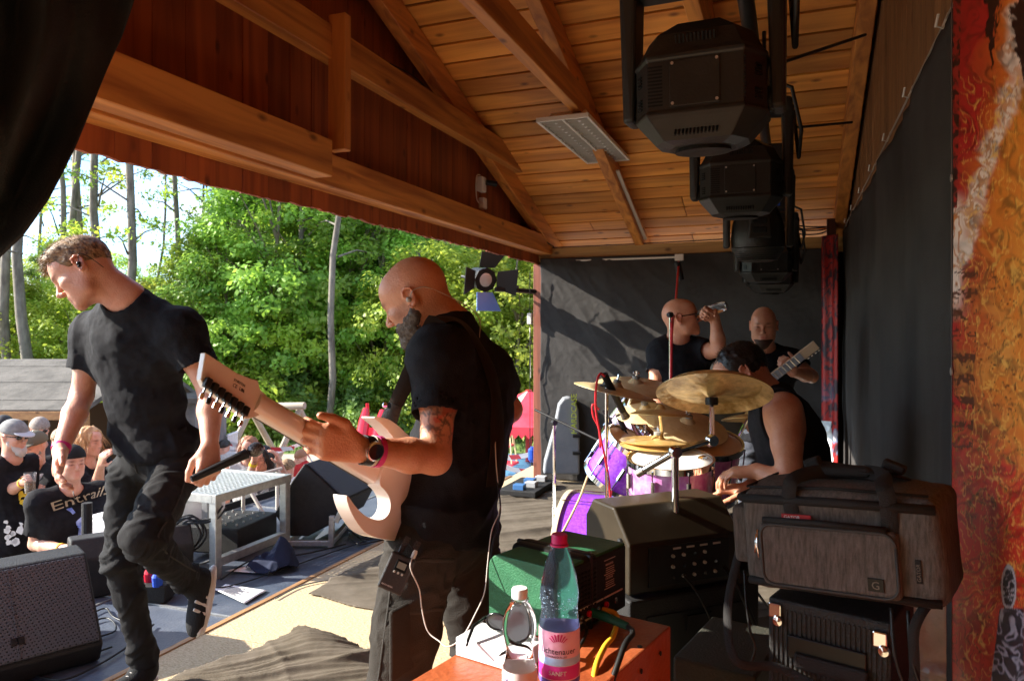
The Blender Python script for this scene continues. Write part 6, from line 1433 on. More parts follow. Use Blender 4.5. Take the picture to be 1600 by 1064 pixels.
# ============================================================ CEILING AND HANGING THINGS
# louvre light fitting under the collar beams
ff = thing('fluorescent_fixture', 'white rectangular twin louvre light fitting, switched off, under the roof beams', 'lamp', (-1.375, 5.12, 2.86))
wmet = mat('white_enamel', (.72, .68, .60), .45); q = Matrix.Rotation(R(1), 3, 'Z'); c = Vector((-1.375, 5.12, 2.83))
MB().box(c+Vector((0, 0, .03)), (.26, 1.14, .06), q, .9).build('housing', wmet, ff, bevel=.004)
for s2 in (-1, 1): MB().box(c+Vector((s2*.165, 0, -.01)), (.018, 1.26, .028)).build('frame_rail', wmet, ff, bevel=.002); MB().box(c+Vector((0, s2*.622, -.01)), (.33, .018, .028)).build('frame_rail', wmet, ff, bevel=.002)
MB().box(c+Vector((0, 0, -.01)), (.014, 1.23, .026)).build('centre_rail', wmet, ff)
for s2 in (-1, 1):
    MB().tube([c+Vector((s2*.08, -.6, .0)), c+Vector((s2*.08, .6, .0))], .013, 10).build('tube', mat('tube_glass', (.8, .8, .78), .2), ff)
    for k in range(16): MB().box(c+Vector((s2*.082, -.57+.076*k, -.012)), (.146, .004, .026), Matrix.Rotation(.0, 3, 'X')).build('louvre_blade', mat('blade_alu', (.5, .48, .44), .35, metal=.4), ff)
MB().box(c+Vector((0, 0, .005)), (.31, 1.22, .004)).build('reflector', wmet, ff)
for k, y in enumerate((4.7, 5.5)): MB().box((-1.33, y, 2.905), (.03, .04, .05)).build('hanger', wirem, ff)
def conduit(label, pts, w_=.03): 
    o = MB(); 
    for a, b in zip(pts, pts[1:]): o.beam(a, b, w_, w_*.6)
    return tag(o.build('conduit', wmet, loc=pts[0], bevel=.002), label, 'conduit')
conduit('white cable duct running down the rafter from the light fitting', [(-1.30, 5.75, roofz(5.75)-.005), (-1.30, 6.93, roofz(6.93)-.005)], .028)
conduit('white cable duct along the top of the far curtain', [(-2.2, 6.90, 2.148), (-1.02, 6.90, 2.148)], .028)
tag(MB().box((-.98, 6.89, 2.145), (.08, .03, .06)).build('junction_box', wmet, loc=(-.98, 6.89, 2.145), bevel=.004), 'small white junction box at the end of the cable duct', 'junction box')
# thin cables on the gable and rafters
wire('gable_cable', [(-2.34, 4.0, 3.12), (-2.33, 4.35, 3.13), (-2.33, 4.7, 3.02), (-2.33, 4.9, 2.95)], .005, cab, None, 'thin dark cable looped on the gable boards above the collar beam', 'cable')
wire('wall_cable', [(-2.25, 6.6, 2.36), (-2.2, 6.9, 2.30), (-2.1, 6.93, 2.29), (-.6, 6.93, 2.30), (-.2, 6.9, 2.34), (.3, 6.9, 2.36)], .005, cab, None, 'thin black cable tacked along the bounce lit end plate', 'cable')
for k, s in enumerate((0, .03, .06)): wire('hanging_cable', [(-.12, 6.2, 2.42), (0, 6.4, 2.33-s), (.2, 6.7, 2.34-s), (.34, 6.9, 2.37)], .006, cab, None, 'black cable sagging from the light bar to the far right corner', 'cable', 'black cables in the far right corner')
for k in range(2): tag(MB().tube([(-.05, 3.4+1.1*k, 2.62), (.34, 4.1+.9*k, 2.95-.2*k)], .008, 6).build('stay_rod', mat('black_metal', (0, 0, 0)), loc=(-.05, 3.4+1.1*k, 2.62)), 'thin black stay rod bracing the light bar to the back wall', 'rod', 'black stay rods beside the moving lights')
# floodlight on the gable
fl_ = thing('wall_sensor', 'small white security lamp with sensor on the dark gable boards', 'lamp', at(737, 300, 6.35)); c = Vector((-2.30, 5.35, 2.62))
MB().box(c, (.05, .09, .12)).build('mount', wmet, fl_, bevel=.01); MB().tube([c+Vector((.03, .02, .02)), c+Vector((.10, .07, .01))], .022, 12).build('sensor_head', bm_, fl_); MB().box(c+Vector((.01, 0, -.15)), (.05, .07, .09)).build('lamp_head', wmet, fl_, bevel=.01)
wire('lead', [c+Vector((0, -.03, .07)), c+Vector((0, -.10, .04)), c+Vector((0, -.10, -.12)), c+Vector((0, -.03, -.16))], .005, wmet, fl_)
# stage spot with barn doors on an outrigger
sp_ = thing('barn_door_spot', 'black theatre spotlight with four barn doors on a pole outside the opening', 'spotlight', at(757, 437, 7.1)); c = at(757, 437, 7.1); fwd = (Vector((-.2, 4.4, 1.3))-c).normalized(); q = fwd.to_track_quat('Z', 'Y').to_matrix()
MB().lathe([(.06, -.24), (.095, -.2), (.105, -.02), (.115, 0), (.115, .02), (.085, .02)], c, q, 20).build('can', bm_, sp_, smooth='auto')
MB().lathe([(0, .022), (.080, .022), (.075, .028), (.04, .036), (0, .040)], c, q, 20, caps=False).build('lens', mat('lens_glass', (.42, .44, .44), .12, coat=1), sp_, smooth='auto')
MB().lathe([(.085, .018), (.12, .018), (.12, .03), (.085, .03)], c, q, 8).build('gel_frame', bm_, sp_)
def flap(ang, m, L_=.20):
    o = q @ Vector((math.cos(ang)*.12, math.sin(ang)*.12, .03)); tdir = q @ Vector((-math.sin(ang), math.cos(ang), 0)); od = q @ Vector((math.cos(ang)*.80, math.sin(ang)*.80, .6)).normalized(); a = c+o
    p = [a-tdir*.085, a+tdir*.085, a+tdir*.13+od*L_, a-tdir*.13+od*L_]; n_ = tdir.cross(od).normalized()*.003; MB().hexa([x-n_ for x in p], [x+n_ for x in p]).build('barn_door', m, sp_)
for ang in (R(90), R(180), R(0)): flap(ang, bm_)
flap(R(-90), mat('blue_gel', (.12, .25, .62), .35))
MB().tube([c+q @ Vector((.13, 0, -.08)), c+q @ Vector((.15, 0, -.2)), c+q @ Vector((-.15, 0, -.2)), c+q @ Vector((-.13, 0, -.08))], .012, 6).build('yoke', bm_, sp_)
e = Vector((-2.37, 6.97, 1.86)); MB().tube([at(774, 452, 7.1), e], .024, 10).build('pole', bm_, sp_)
MB().box(at(806, 451, 7.2), (.05, .05, .06)).build('clamp', bm_, sp_, bevel=.005)
sw = thing('pull_switch', 'small white switch box hanging on a thin cable in the opening', 'switch', (-2.4, 6.6, 1.6)); a = atx(828, 425, -2.42); b = atx(828, 700, -2.42)
MB().tube([a, b], .004, 5).build('lead', cab, sw); MB().box(atx(828, 498, -2.42), (.045, .05, .11)).build('switch_body', wmet, sw, bevel=.006); MB().tube([atx(828, 512, -2.42), atx(829, 590, -2.42)], .006, 5).build('sleeve', wmet, sw)

# moving head lights on the bar
mh = mat('fixture_black', (.014, .0135, .012), .40, (.021, .020, .018), 12, bump=.1, bscale=150); mhd = mat('vent_dark', (.002, .002, .002), .8)
bar = thing('light_bar', 'long black steel bar hung under the roof carrying the moving lights', 'truss', (-.16, 4.2, 2.66))
for dx in (-.0, .0): pass
MB().tube([(-.16, 1.5, 2.66), (-.16, 6.9, 2.66)], .03, 12).build('bar_tube', bm_, bar, smooth='auto')
for y in (1.8, 3.2, 4.6, 6.2): MB().tube([(-.16, y, 2.66), (-.16, y, roofz(y)+.1)], .012, 8).build('hanger_rod', bm_, bar)
def octa(w_, d_, c=.32): return [(w_*x, d_*y) for x, y in ((-1, -c*1.2), (-1+c*.9, -1), (1-c*.9, -1), (1, -c*1.2), (1, c*1.2), (1-c*.9, 1), (-1+c*.9, 1), (-1, c*1.2))]
def loft(secs, m_=None):
    m_ = m_ or MB(); b0 = len(m_.v)
    for (w_, d_, z) in secs: m_.v += [(x, y, z) for x, y in octa(w_, d_)]
    for i in range(len(secs)-1):
        for k in range(8): k2 = (k+1) % 8; m_.f.append((b0+i*8+k, b0+i*8+k2, b0+(i+1)*8+k2, b0+(i+1)*8+k))
    m_.f.append(tuple(b0+k for k in range(8))[::-1]); m_.f.append(tuple(b0+(len(secs)-1)*8+k for k in range(8))); return m_
def moving_head():
    t = thing('moving_head_light', None, 'moving light', (0, 0, 0))
    hd = loft([(.085, .08, -.155), (.12, .115, -.145), (.163, .15, -.095), (.172, .158, -.085), (.172, .158, -.078), (.168, .154, -.074), (.168, .154, .052), (.172, .158, .056), (.172, .158, .064), (.160, .148, .078), (.135, .125, .125), (.075, .07, .165)]).build('head', mh, t, bevel=.006, seg=2)
    for x, w_, z, h in ((-.143, .0, 0, 0),): pass
    MB().box((0, -.1555, -.010), (.125, .006, .115)).build('access_panel', mh, hd, bevel=.002)
    for sx in (-1, 1):
        for sz in (-1, 1): MB().lathe([(.0, 0), (.004, 0), (.004, .003)], (sx*.055, -.159, -.010+sz*.05), Matrix.Rotation(R(90), 3, 'X'), 8).build('screw', wirem, hd)
    def vents(cx, cy, cz, n, w_, h, ax, rot=None):
        m_ = MB()
        for k in range(n):
            o = (k-(n-1)/2); v_ = Vector((o*w_, 0, 0)) if ax == 'x' else Vector((0, 0, o*w_)); s_ = (w_*.5, .006, h) if ax == 'x' else (h, .006, w_*.5); m_.box(Vector((cx, cy, cz))+(rot @ v_ if rot else v_), s_, rot)
        return m_.build('vent', mhd, hd)
    r1 = Matrix.Rotation(R(-45+9), 3, 'Z'); r2 = Matrix.Rotation(R(45-9), 3, 'Z')
    vents(-.100, -.152, -.012, 12, .0088, .038, 'z'); vents(.105, -.150, -.012, 12, .0088, .038, 'z')
    vents(-.150, -.098, .015, 4, .008, .028, 'z', Matrix.Rotation(R(-62), 3, 'Z')); vents(-.150, -.098, -.045, 4, .008, .028, 'z', Matrix.Rotation(R(-62), 3, 'Z'))
    vents(.150, -.098, .015, 4, .008, .028, 'z', Matrix.Rotation(R(62), 3, 'Z')); vents(.150, -.098, -.045, 4, .008, .028, 'z', Matrix.Rotation(R(62), 3, 'Z'))
    vents(0, -.131, -.124, 12, .0095, .032, 'x', Matrix.Rotation(R(-38), 3, 'X') ); vents(0, -.140, .098, 11, .0095, .034, 'x', Matrix.Rotation(R(28), 3, 'X'))
    for sx in (-1, 1):
        a = MB().hexa([(sx*.178, -.055, -.075), (sx*.212, -.045, -.075), (sx*.212, .045, -.075), (sx*.178, .055, -.075)], [(sx*.165, -.06, .30), (sx*.215, -.06, .30), (sx*.215, .06, .30), (sx*.165, .06, .30)]); 
        a.build('yoke_arm', mh, t, bevel=.012, seg=3); MB().lathe([(.03, -.01), (.034, 0), (.034, .012), (.02, .018)], (sx*.168, 0, -.04), Matrix.Rotation(R(90)*sx, 3, 'Y'), 16).build('pivot', mh, t, smooth='auto')
    MB().box((0, 0, .30), (.42, .13, .07)).build('yoke_bridge', mh, t, bevel=.02, seg=3)
    bs = MB().box((0, 0, .405), (.34, .26, .11)).build('base', mh, t, bevel=.015, seg=3)
    for k in range(3): MB().box((-.05+.05*k, -.132, .385), (.032, .008, .024)).build('socket', mat(('blue_plastic', 'white_plastic', 'blue_plastic')[k], (0, 0, 0)), bs)
    MB().tube([(.06, -.1, .42), (.20, -.16, .34), (.24, -.10, .18), (.235, -.02, .08), (.22, .1, .30)], .008, 6).build('power_lead', cab, t, smooth=True)
    MB().lathe([(0, 0), (.07, 0), (.075, -.012), (.06, -.012), (.0, -.006)], (0, 0, -.152), None, 20).build('lens_ring', mh, hd)
    return t
def moving_head_b():
    t = thing('moving_head_light', None, 'moving light', (0, 0, 0)); hd = MB().lathe([(.05, .16), (.10, .14), (.135, .05), (.145, -.04), (.14, -.10), (.105, -.155), (.07, -.17)], (0, 0, 0), None, 20).build('head', mh, t, smooth='auto')
    for k in range(7): MB().lathe([(.140-.007*k*.9, -.088-.011*k), (.146-.007*k*.9, -.091-.011*k), (.138-.007*k*.9, -.096-.011*k)], (0, 0, 0), None, 20, caps=False).build('cooling_rib', mh, hd)
    MB().box((0, -.132, .02), (.13, .03, .13), None, .8).build('raised_panel', mh, hd, bevel=.015, seg=3); 
    for z in (.05, .0): MB().box((0, -.150, z), (.07, .012, .03)).build('recess', mhd, hd, bevel=.004)
    for sx in (-1, 1): MB().hexa([(sx*.150, -.05, -.09), (sx*.185, -.04, -.09), (sx*.185, .04, -.09), (sx*.150, .05, -.09)], [(sx*.145, -.06, .30), (sx*.19, -.06, .30), (sx*.19, .06, .30), (sx*.145, .06, .30)]).build('yoke_arm', mh, t, bevel=.012, seg=3)
    MB().box((0, 0, .30), (.37, .13, .07)).build('yoke_bridge', mh, t, bevel=.02); MB().box((0, 0, .405), (.33, .25, .11)).build('base', mh, t, bevel=.015); return t
mA = moving_head(); mB_ = moving_head_b()
LB = ['largest moving head light hanging nearest the camera', 'second moving head light from the camera, square vented body', 'rounded moving head light with ribbed nose, third on the bar', 'small moving head light, fourth on the bar', 'farthest moving head light at the end of the bar']
for k, (px, py, t, yaw, pr) in enumerate(((1098, 143, 2.0, -8, mA), (1157, 283, 3.2, -4, 0), (1184, 362, 4.1, 0, mB_), (1196, 408, 5.2, 5, 0), (1203, 428, 5.9, 8, 0))):
    o = pr if pr else copy_tree(mA); o.location = at(px, py, t); o.rotation_euler = (R(4), 0, TH+R(yaw)-R(14)); tag(o, LB[k], 'moving light', 'moving head lights under the roof')

# ============================================================ DRUM KIT AND STANDS
purple = mat('purple_sparkle', (.20, .035, .55), .22, (.30, .08, .68), 90, coat=.6); pinks = mat('pink_pearl', (.50, .12, .42), .25, (.62, .30, .58), 30, coat=.6); lilac = mat('lilac_pearl', (.55, .45, .60), .3, coat=.5)
hdw = mat('drum_head_white', (.78, .76, .72), .5, (.66, .62, .56), 6); hdt = mat('drum_head_amber', (.42, .23, .10), .4, (.55, .33, .17), 5)
def drum(name, label, c, axis, r, dep, ms, mhd_, hoop=None, nl=8):
    t = thing(name, label, 'drum', c, 'drums of the purple kit'); q = Vector(axis).normalized().to_track_quat('Z', 'Y').to_matrix(); c = Vector(c)
    MB().lathe([(r, -dep/2), (r, dep/2)], c, q, 40, caps=False).lathe([(r-.006, dep/2), (r-.006, -dep/2)], c, q, 40, caps=False).build('shell', ms, t, smooth='auto')
    for s2 in (1, -1):
        MB().lathe([(0, s2*(dep/2+.004)), (r+.002, s2*(dep/2+.004)), (r+.004, s2*(dep/2-.006))], c, q, 40, caps=False).build('drum_head', mhd_, t, smooth='auto')
        m_ = MB(); n = 40; pr = [(r+.004, s2*dep/2-.012), (r+.013, s2*dep/2-.012), (r+.013, s2*dep/2+.012), (r+.004, s2*dep/2+.012)]; MB().lathe(pr+[pr[0]], c, q, 40, caps=False).build('hoop', hoop or hw, t, smooth='auto')
    for k in range(nl):
        a = 2*PI*(k+.5)/nl; p = c+q @ Vector((math.cos(a)*(r+.012), math.sin(a)*(r+.012), 0)); z = q @ Vector((0, 0, 1)); lg = MB().tube([p-z*.03, p+z*.03], .010, 8).build('lug', hw, t)
        MB().tube([p+q @ Vector((math.cos(a)*.004, math.sin(a)*.004, -dep/2)), p+q @ Vector((math.cos(a)*.004, math.sin(a)*.004, dep/2))], .003, 5).build('tension_rod', hw, lg)
    return t
cream = mat('cream_hoop', (.62, .52, .36), .4)
drum('bass_drum', 'large purple bass drum with cream hoop facing the audience', (-.86, 3.62, .33), (1, 0, .0), .30, .42, purple, hdw, cream)
drum('mounted_tom', 'purple mounted tom above the bass drum, shell towards the camera', at(974, 722, 3.45), (.55, -.10, .83), .135, .20, purple, hdt)
drum('mounted_tom', 'mounted tom with tan drum head behind the purple tom', at(1000, 675, 3.75), (.60, -.25, .75), .15, .20, lilac, hdt)
drum('mounted_tom', 'small purple tom under the cymbals beside the chrome poles', at(1040, 722, 3.7), (.3, -.1, .9), .12, .2, purple, hdw)
drum('floor_tom', 'wide drum with amber head between the chrome poles and the drummer', at(1105, 730, 3.30), (.12, -.30, .93), .135, .24, pinks, hdt)
drum('snare_drum', 'pink pearl snare drum with white head in front of the drummer', at(1047, 745, 3.0), (.02, -.12, 1), .165, .14, pinks, hdw)
brass = mat('cymbal_brass', (.62, .38, .11), .34, (.72, .50, .20), 14, metal=.45, bump=.25, bscale=70, stretch=(1, 1, 1)); brass2 = mat('cymbal_hammered', (.30, .17, .035), .30, (.92, .66, .28), 11, metal=.35, bump=.5, bscale=30)
brass3 = mat('cymbal_pale', (.62, .47, .24), .4, (.74, .60, .36), 18, metal=.25, bump=.2, bscale=60)
def cymbal(name, label, c, nv, r, m, bell=.12, china=False, stud=True):
    q = Vector(nv).normalized().to_track_quat('Z', 'Y').to_matrix(); c = Vector(c); t = thing(name, label, 'cymbal', c, 'cymbals of the drum kit'); b = r*bell*1.6
    pr = [(.006, .030), (b*.5, .027), (b*.85, .014), (b, .009), (r*.5, .003), (r*.82, -.006), (r, -.016)] if not china else [(.006, -.026), (b*.6, -.022), (b, -.006), (r*.5, -.001), (r*.80, .006), (r*.83, .004), (r, -.020)]
    lo = [(a, z-.002) for a, z in pr][::-1]; pr2 = []
    for (a, z), (a2, z2) in zip(pr, pr[1:]): pr2 += [(a+(a2-a)*i/4, z+(z2-z)*i/4+(.0007 if i % 2 else 0)) for i in range(4)]
    pr2.append(pr[-1]); MB().lathe(pr2+lo+[pr2[0]], c, q, 56, caps=False).build('disc', m, t, smooth='auto')
    if stud:
        MB().lathe([(.018, .028), (.018, .040), (.006, .042)], c, q, 12).build('felt', mat('grey_felt2', (.25, .24, .22), .9), t); z = q @ Vector((0, 0, 1)); MB().tube([c+z*.04, c+z*.065], .005, 8).build('stud', hw, t)
        MB().box(c+z*.055, (.035, .006, .012), q).build('wing_nut', hw, t, bevel=.002)
    return t
CAMV = -FV
cymbal('china_cymbal', 'largest cymbal, mottled golden disc seen from below in front of the drummer', at(1115, 608, 2.66), (CAMV*-.42+Vector((0, 0, .9))+RV*.10), .205, brass2, .14, True, False)
cymbal('crash_cymbal', 'pale brass crash cymbal with chrome stud left of the largest cymbal', at(993, 600, 3.6), (CAMV*.20+Vector((0, 0, 1))+RV*.05), .20, brass3)
cymbal('crash_cymbal', 'thin cymbal seen nearly edge on with its tip pointing left', at(962, 607, 3.35), (CAMV*.02+Vector((0, 0, 1))+RV*.22), .19, brass3)
cymbal('splash_cymbal', 'dark edge-on splash cymbal on a thin rod below the crash cymbals', at(1032, 643, 3.1), (CAMV*-.10+Vector((0, 0, 1))+RV*.06), .13, brass, stud=False)
cymbal('ride_cymbal', 'wide pale ride cymbal with shadow stripes below the largest cymbal', at(1074, 661, 3.35), (CAMV*.36+Vector((0, 0, 1))+RV*.12), .185, brass3)
cymbal('crash_cymbal', 'gold cymbal half hidden under the largest cymbal\'s right side', at(1172, 650, 3.4), (CAMV*-.2+Vector((0, 0, 1))), .13, brass, stud=False)
cymbal('crash_cymbal', 'small golden cymbal tilted behind the hi-hat and above the purple tom', at(1008, 640, 3.5), (CAMV*.25+Vector((0, 0, 1))+RV*-.12), .14, brass3)
cymbal('splash_cymbal', 'small bright splash cymbal between the ride cymbal and the drummer', at(1120, 690, 3.6), (CAMV*.22+Vector((0, 0, 1))+RV*.15), .11, brass)
cymbal('hi_hat', 'flat golden pair of hi-hat cymbals low over the snare drum', at(1028, 689, 3.2), (CAMV*.02+Vector((0, 0, 1))), .165, brass)
cymbal('hi_hat', 'lower golden hi-hat cymbal touching the upper one', at(1028, 694, 3.2), (CAMV*.02+Vector((0, 0, -1))), .165, brass, stud=False)
def stand(label, foot, pts, boom=None, r=.011, name='cymbal_stand'):
    f = Vector(foot); t = thing(name, label, 'stand', f, 'chrome stands of the drum kit'); f.z = 0
    top = Vector(pts[0]); hub = Vector((f.x, f.y, .35)); MB().tube([Vector((f.x, f.y, .12)), Vector((f.x, f.y, top.z*.6+.0)) if top.z > .6 else top], r+.003, 10).build('lower_tube', hw, t, smooth='auto'); MB().tube([Vector((f.x, f.y, .3)), top], r, 10).build('upper_tube', hw, t, smooth='auto')
    MB().lathe([(r+.008, -.02), (r+.010, 0), (r+.008, .02)], Vector((f.x, f.y, top.z*.6)), None, 12).build('clamp', hw, t); MB().box(Vector((f.x+.025, f.y, top.z*.6)), (.03, .008, .018)).build('wing_nut', hw, t, bevel=.002)
    for k in range(3):
        a = 2*PI*k/3+.5; g = Vector((f.x+.26*math.cos(a), f.y+.26*math.sin(a), .012)); lg = MB().tube([hub, g], .007, 6).build('leg', hw, t); MB().ball(g, (.016, .016, .012), 8).build('rubber_foot', bm_, lg)
    for k in range(len(pts)-1):
        MB().tube([pts[k], pts[k+1]], r*.75, 8).build('boom_arm', hw, t, smooth='auto'); MB().lathe([(.019, -.016), (.024, 0), (.019, .016)], pts[k], (RV*.3-FV).to_track_quat('Z', 'Y').to_matrix(), 12).build('ratchet_joint', hw, t, smooth='auto')
    return t
p0 = at(1055, 706, 2.52); stand('heavy chrome boom stand carrying the largest cymbal', p0, [p0, at(1112, 688, 2.60), at(1112, 628, 2.645)], r=.0125)
MB().lathe([(.022, -.012), (.024, 0), (.022, .014)], at(1112, 627, 2.64), None, 14).build('felt', bm_, bpy.data.objects['cymbal_stand'])
q = at(1003, 736, 2.6); tag(MB().tube([q, at(1053, 707, 2.53)], .012, 10).lathe([(.016, -.01), (.016, .02)], q, (q-p0).to_track_quat('Z', 'Y').to_matrix(), 10).build('counter_arm', hw, bpy.data.objects['cymbal_stand'], smooth='auto'))
p0 = at(1027, 690, 3.15); stand('straight chrome stand under the flat golden hi-hat', p0, [p0])
p0 = at(1037, 700, 3.25); stand('second straight chrome tube right beside the hi-hat stand', p0, [p0, at(1031, 648, 3.1)])
p0 = at(1078, 690, 3.45); stand('chrome stand behind the ride cymbal', p0, [p0, at(1076, 655, 3.36)])
p0 = at(1150, 690, 3.5); stand('chrome stand between the ride cymbal and the drummer', p0, [p0, at(1168, 655, 3.42)])
p0 = at(1008, 700, 3.55); stand('chrome stand of the small golden cymbal above the purple tom', p0, [p0, at(1008, 644, 3.5)], r=.009)
p0 = at(1098, 720, 3.0); stand('short chrome stand with clamps right of the snare drum', p0, [p0, at(1120, 694, 3.55)], r=.009)
p0 = at(960, 690, 3.7); stand('chrome stand under the crash cymbals at the left', p0, [p0, at(993, 603, 3.6)])
# tom holder clutter on the bass drum
th = thing('tom_holder', 'chrome double tom holder with clamps on top of the bass drum', 'drum hardware', (-.86, 3.6, .63)); rr = random.Random(4)
MB().tube([(-.86, 3.6, .60), (-.86, 3.6, .86)], .014, 10).build('post', hw, th)
for k, (px, py, t) in enumerate(((974, 690, 3.5), (1000, 655, 3.7), (1018, 712, 3.6), (1040, 700, 3.65))): MB().tube([(-.86, 3.6, .84), at(px, py, t)], .010, 8).build('arm', hw, th); MB().box(at(px, py, t), (.045, .03, .04), Matrix.Rotation(k, 3, 'Z')).build('clamp', hw, th, bevel=.006)
for k, (px, py, t) in enumerate(((965, 648, 3.5), (988, 660, 3.5), (1012, 700, 3.3), (1062, 706, 3.2), (943, 640, 3.6), (1020, 662, 3.35))):
    c = at(px, py, t); m_ = thing('drum_microphone', 'small clip-on drum microphone %s' % ('behind the red cable', 'over the tan tom head', 'beside the hi-hat', 'right of the heavy boom stand', 'highest at the left of the kit', 'under the crash cymbals')[k], 'microphone', c, 'clip-on microphones on the drums'); MB().tube([c, c+Vector((.03, .02, -.07))], [.012, .014], 10).build('mic_body', hw if k % 2 else bm_, m_); MB().tube([c+Vector((.03, .02, -.07)), c+Vector((.06, .02, -.12)), c+Vector((.02, .0, -.16))], .005, 6).build('gooseneck', bm_, m_)
wks = thing('drum_sticks', 'pair of pale wooden drum sticks in a holder by the snare drum', 'drum sticks', at(1078, 748, 2.95))
for k in range(3): MB().tube([at(1070+6*k, 762, 2.95), at(1075+7*k, 738, 2.95)], .007, 8).build('stick', MATS['maple'], wks)
# guitar case standing against the curtain
gc = thing('hard_case', 'grey blue moulded instrument case standing upright against the sunlit curtain', 'case', (-2.05, 6.72, 0)); hcm = mat('case_grey', (.20, .21, .225), .5, (.26, .27, .28), 4, bump=.3, bscale=80)
A_ = [at(x, y, 7.0) for x, y in ((849, 741), (851, 722), (866, 668), (873, 632), (881, 622), (890, 620), (899, 625), (904, 640), (906, 690), (906, 742))]; B_ = [p+FV*.16 for p in A_]; m_ = MB().add(A_+B_, [tuple(range(10)), tuple(range(10, 20))[::-1]]+[(i, i+10, (i+1) % 10+10, (i+1) % 10) for i in range(10)]); m_.build('case_body', hcm, gc, bevel=.02, seg=3)
text('print', 'HARDCASE', .075, at(901, 678, 6.985), Vector((0, 0, 1))+RV*.0, -RV, mat('print_lime', (.55, .62, .05), .6), gc, .001)
for y in (681, 708): MB().box(at(901, y, 6.985), (.08, .03, .03), Matrix.Rotation(TH, 3, 'Z')).build('latch', bm_, gc, bevel=.005)
# microphone stands
def micstand(label, basept, top, boom_a, boom_b, rod=.008, wt=True):
    t = thing('microphone_stand', label, 'mic stand', (basept.x, basept.y, 0)); bz_ = Vector((basept.x, basept.y, 0)); MB().tube([bz_+Vector((0, 0, .05)), Vector((bz_.x, bz_.y, top.z*.55))], rod+.003, 10).build('lower_tube', hw, t); MB().tube([Vector((bz_.x, bz_.y, top.z*.5)), top], rod, 10).build('upper_tube', hw, t)
    for k in range(3): a = 2*PI*k/3; MB().tube([bz_+Vector((0, 0, .10)), bz_+Vector((.28*math.cos(a), .28*math.sin(a), .012))], .007, 6).build('leg', bm_, t)
    MB().tube([boom_a, boom_b], rod*.8, 8).build('boom_arm', bm_, t); MB().lathe([(.014, -.02), (.018, 0), (.014, .02)], top, (RV*.2-FV).to_track_quat('Z', 'Y').to_matrix(), 12).build('swivel', bm_, t); return t
top = at(866, 660, 3.85); micstand('chrome microphone stand with black boom left of the drum kit', top, top, at(836, 640, 3.9), at(985, 712, 3.55))
top = at(948, 600, 3.25); micstand('chrome microphone stand with red cable in front of the drum kit', top, top, at(930, 606, 3.3), at(955, 597, 3.25), .0085)
def pmic(label, a, b, r=.013):
    t = thing('pencil_microphone', label, 'microphone', a); d = (b-a); MB().tube([a, a+d*.85], r, 12).build('handle', bm_, t); MB().tube([a+d*.85, b], [r*.9, r*1.3], 12).build('grille', MATS['mesh_grey'], t); return t
pmic('long black microphone angled down over the drums', at(944, 585, 3.2), at(978, 652, 3.3), .016); pmic('black microphone on the boom aimed at the purple tom', at(962, 695, 3.55), at(998, 716, 3.4), .015)
redc = mat('cable_red', (.55, .02, .03), .45)
wire('red_cable', [at(945, 588, 3.18), at(938, 584, 3.17), at(932, 600, 3.16), at(931, 640, 3.2), at(940, 690, 3.2), at(950, 740, 3.25), at(955, 790, 3.3)], .0055, redc, None, 'bright red microphone cable hanging down the stand before the drums', 'cable')
wire('red_cable', [at(936, 640, 3.3), at(926, 632, 3.3), at(927, 650, 3.3), at(936, 670, 3.3), at(938, 700, 3.3)], .005, redc, None, 'short loop of red cable beside the drum microphone stand', 'cable')
wire('red_cable', [(-.98, 6.86, 2.1), at(1056, 470, 5.4), at(1051, 500, 4.25), at(1049, 545, 4.2), at(1048, 640, 4.2)], .009, redc, None, 'red cable hanging from the junction box past the drinking man', 'cable')
top = at(1047, 492, 4.2); micstand('thin black microphone stand directly in front of the drinking man', top, top, top, top+Vector((0, 0, -.2)), .006)
tag(MB().tube([at(1058, 410, 6.6), at(1064, 438, 6.6)], .03, 10).build('hanging_microphone', bm_, loc=at(1058, 410, 6.6)), 'black microphone hanging head down below the junction box', 'microphone')
wire('yellow_cable', [at(932, 712, 3.5), at(918, 745, 3.45), at(905, 780, 3.3), at(880, 830, 2.9), at(868, 850, 2.8)], .006, mat('cable_tan', (.6, .48, .25), .5), None, 'tan cable slanting down across the purple bass drum', 'cable')

# ============================================================ FOREGROUND RIGHT
el = Vector((.22, .975, 0)).normalized(); ew = Vector((el.y, -el.x, 0)); BQ = Matrix((ew, el, (0, 0, 1))).transposed(); TZ = .74
bo_ = Vector((-.806, 1.0, 0)); orange = mat('orange_lacquer', (.29, .062, .020), .38, (.38, .10, .035), 6, bump=.25, bscale=70, coat=.15)
oc = thing('orange_case', 'orange red wooden flight case serving as a table in the foreground', 'case', bo_+ew*.17+el*.45)
MB().box(bo_+ew*.17+el*.45+Vector((0, 0, .30)), (.335, .90, .60), BQ).build('case_body', orange, oc, bevel=.004); MB().box(bo_+ew*.17+el*.45+Vector((0, 0, .672)), (.338, .904, .136), BQ).build('lid', orange, oc, bevel=.004)
for s2 in (0, 1):
    for k in range(8): MB().lathe([(.006, 0), (.005, .003), (0, .004)], bo_+ew*(.171+(.170 if s2 else -.170))+el*(.06+.11*k)+Vector((0, 0, .70)), Matrix.Rotation(R(90 if s2 else -90), 3, 'Y'), 8).build('screw', bm_, oc)
for k in range(3): MB().lathe([(.0065, 0), (.0055, .0025), (0, .003)], bo_+ew*.325+el*(.15+.3*k)+Vector((0, 0, .74)), None, 8).build('screw', bm_, oc)
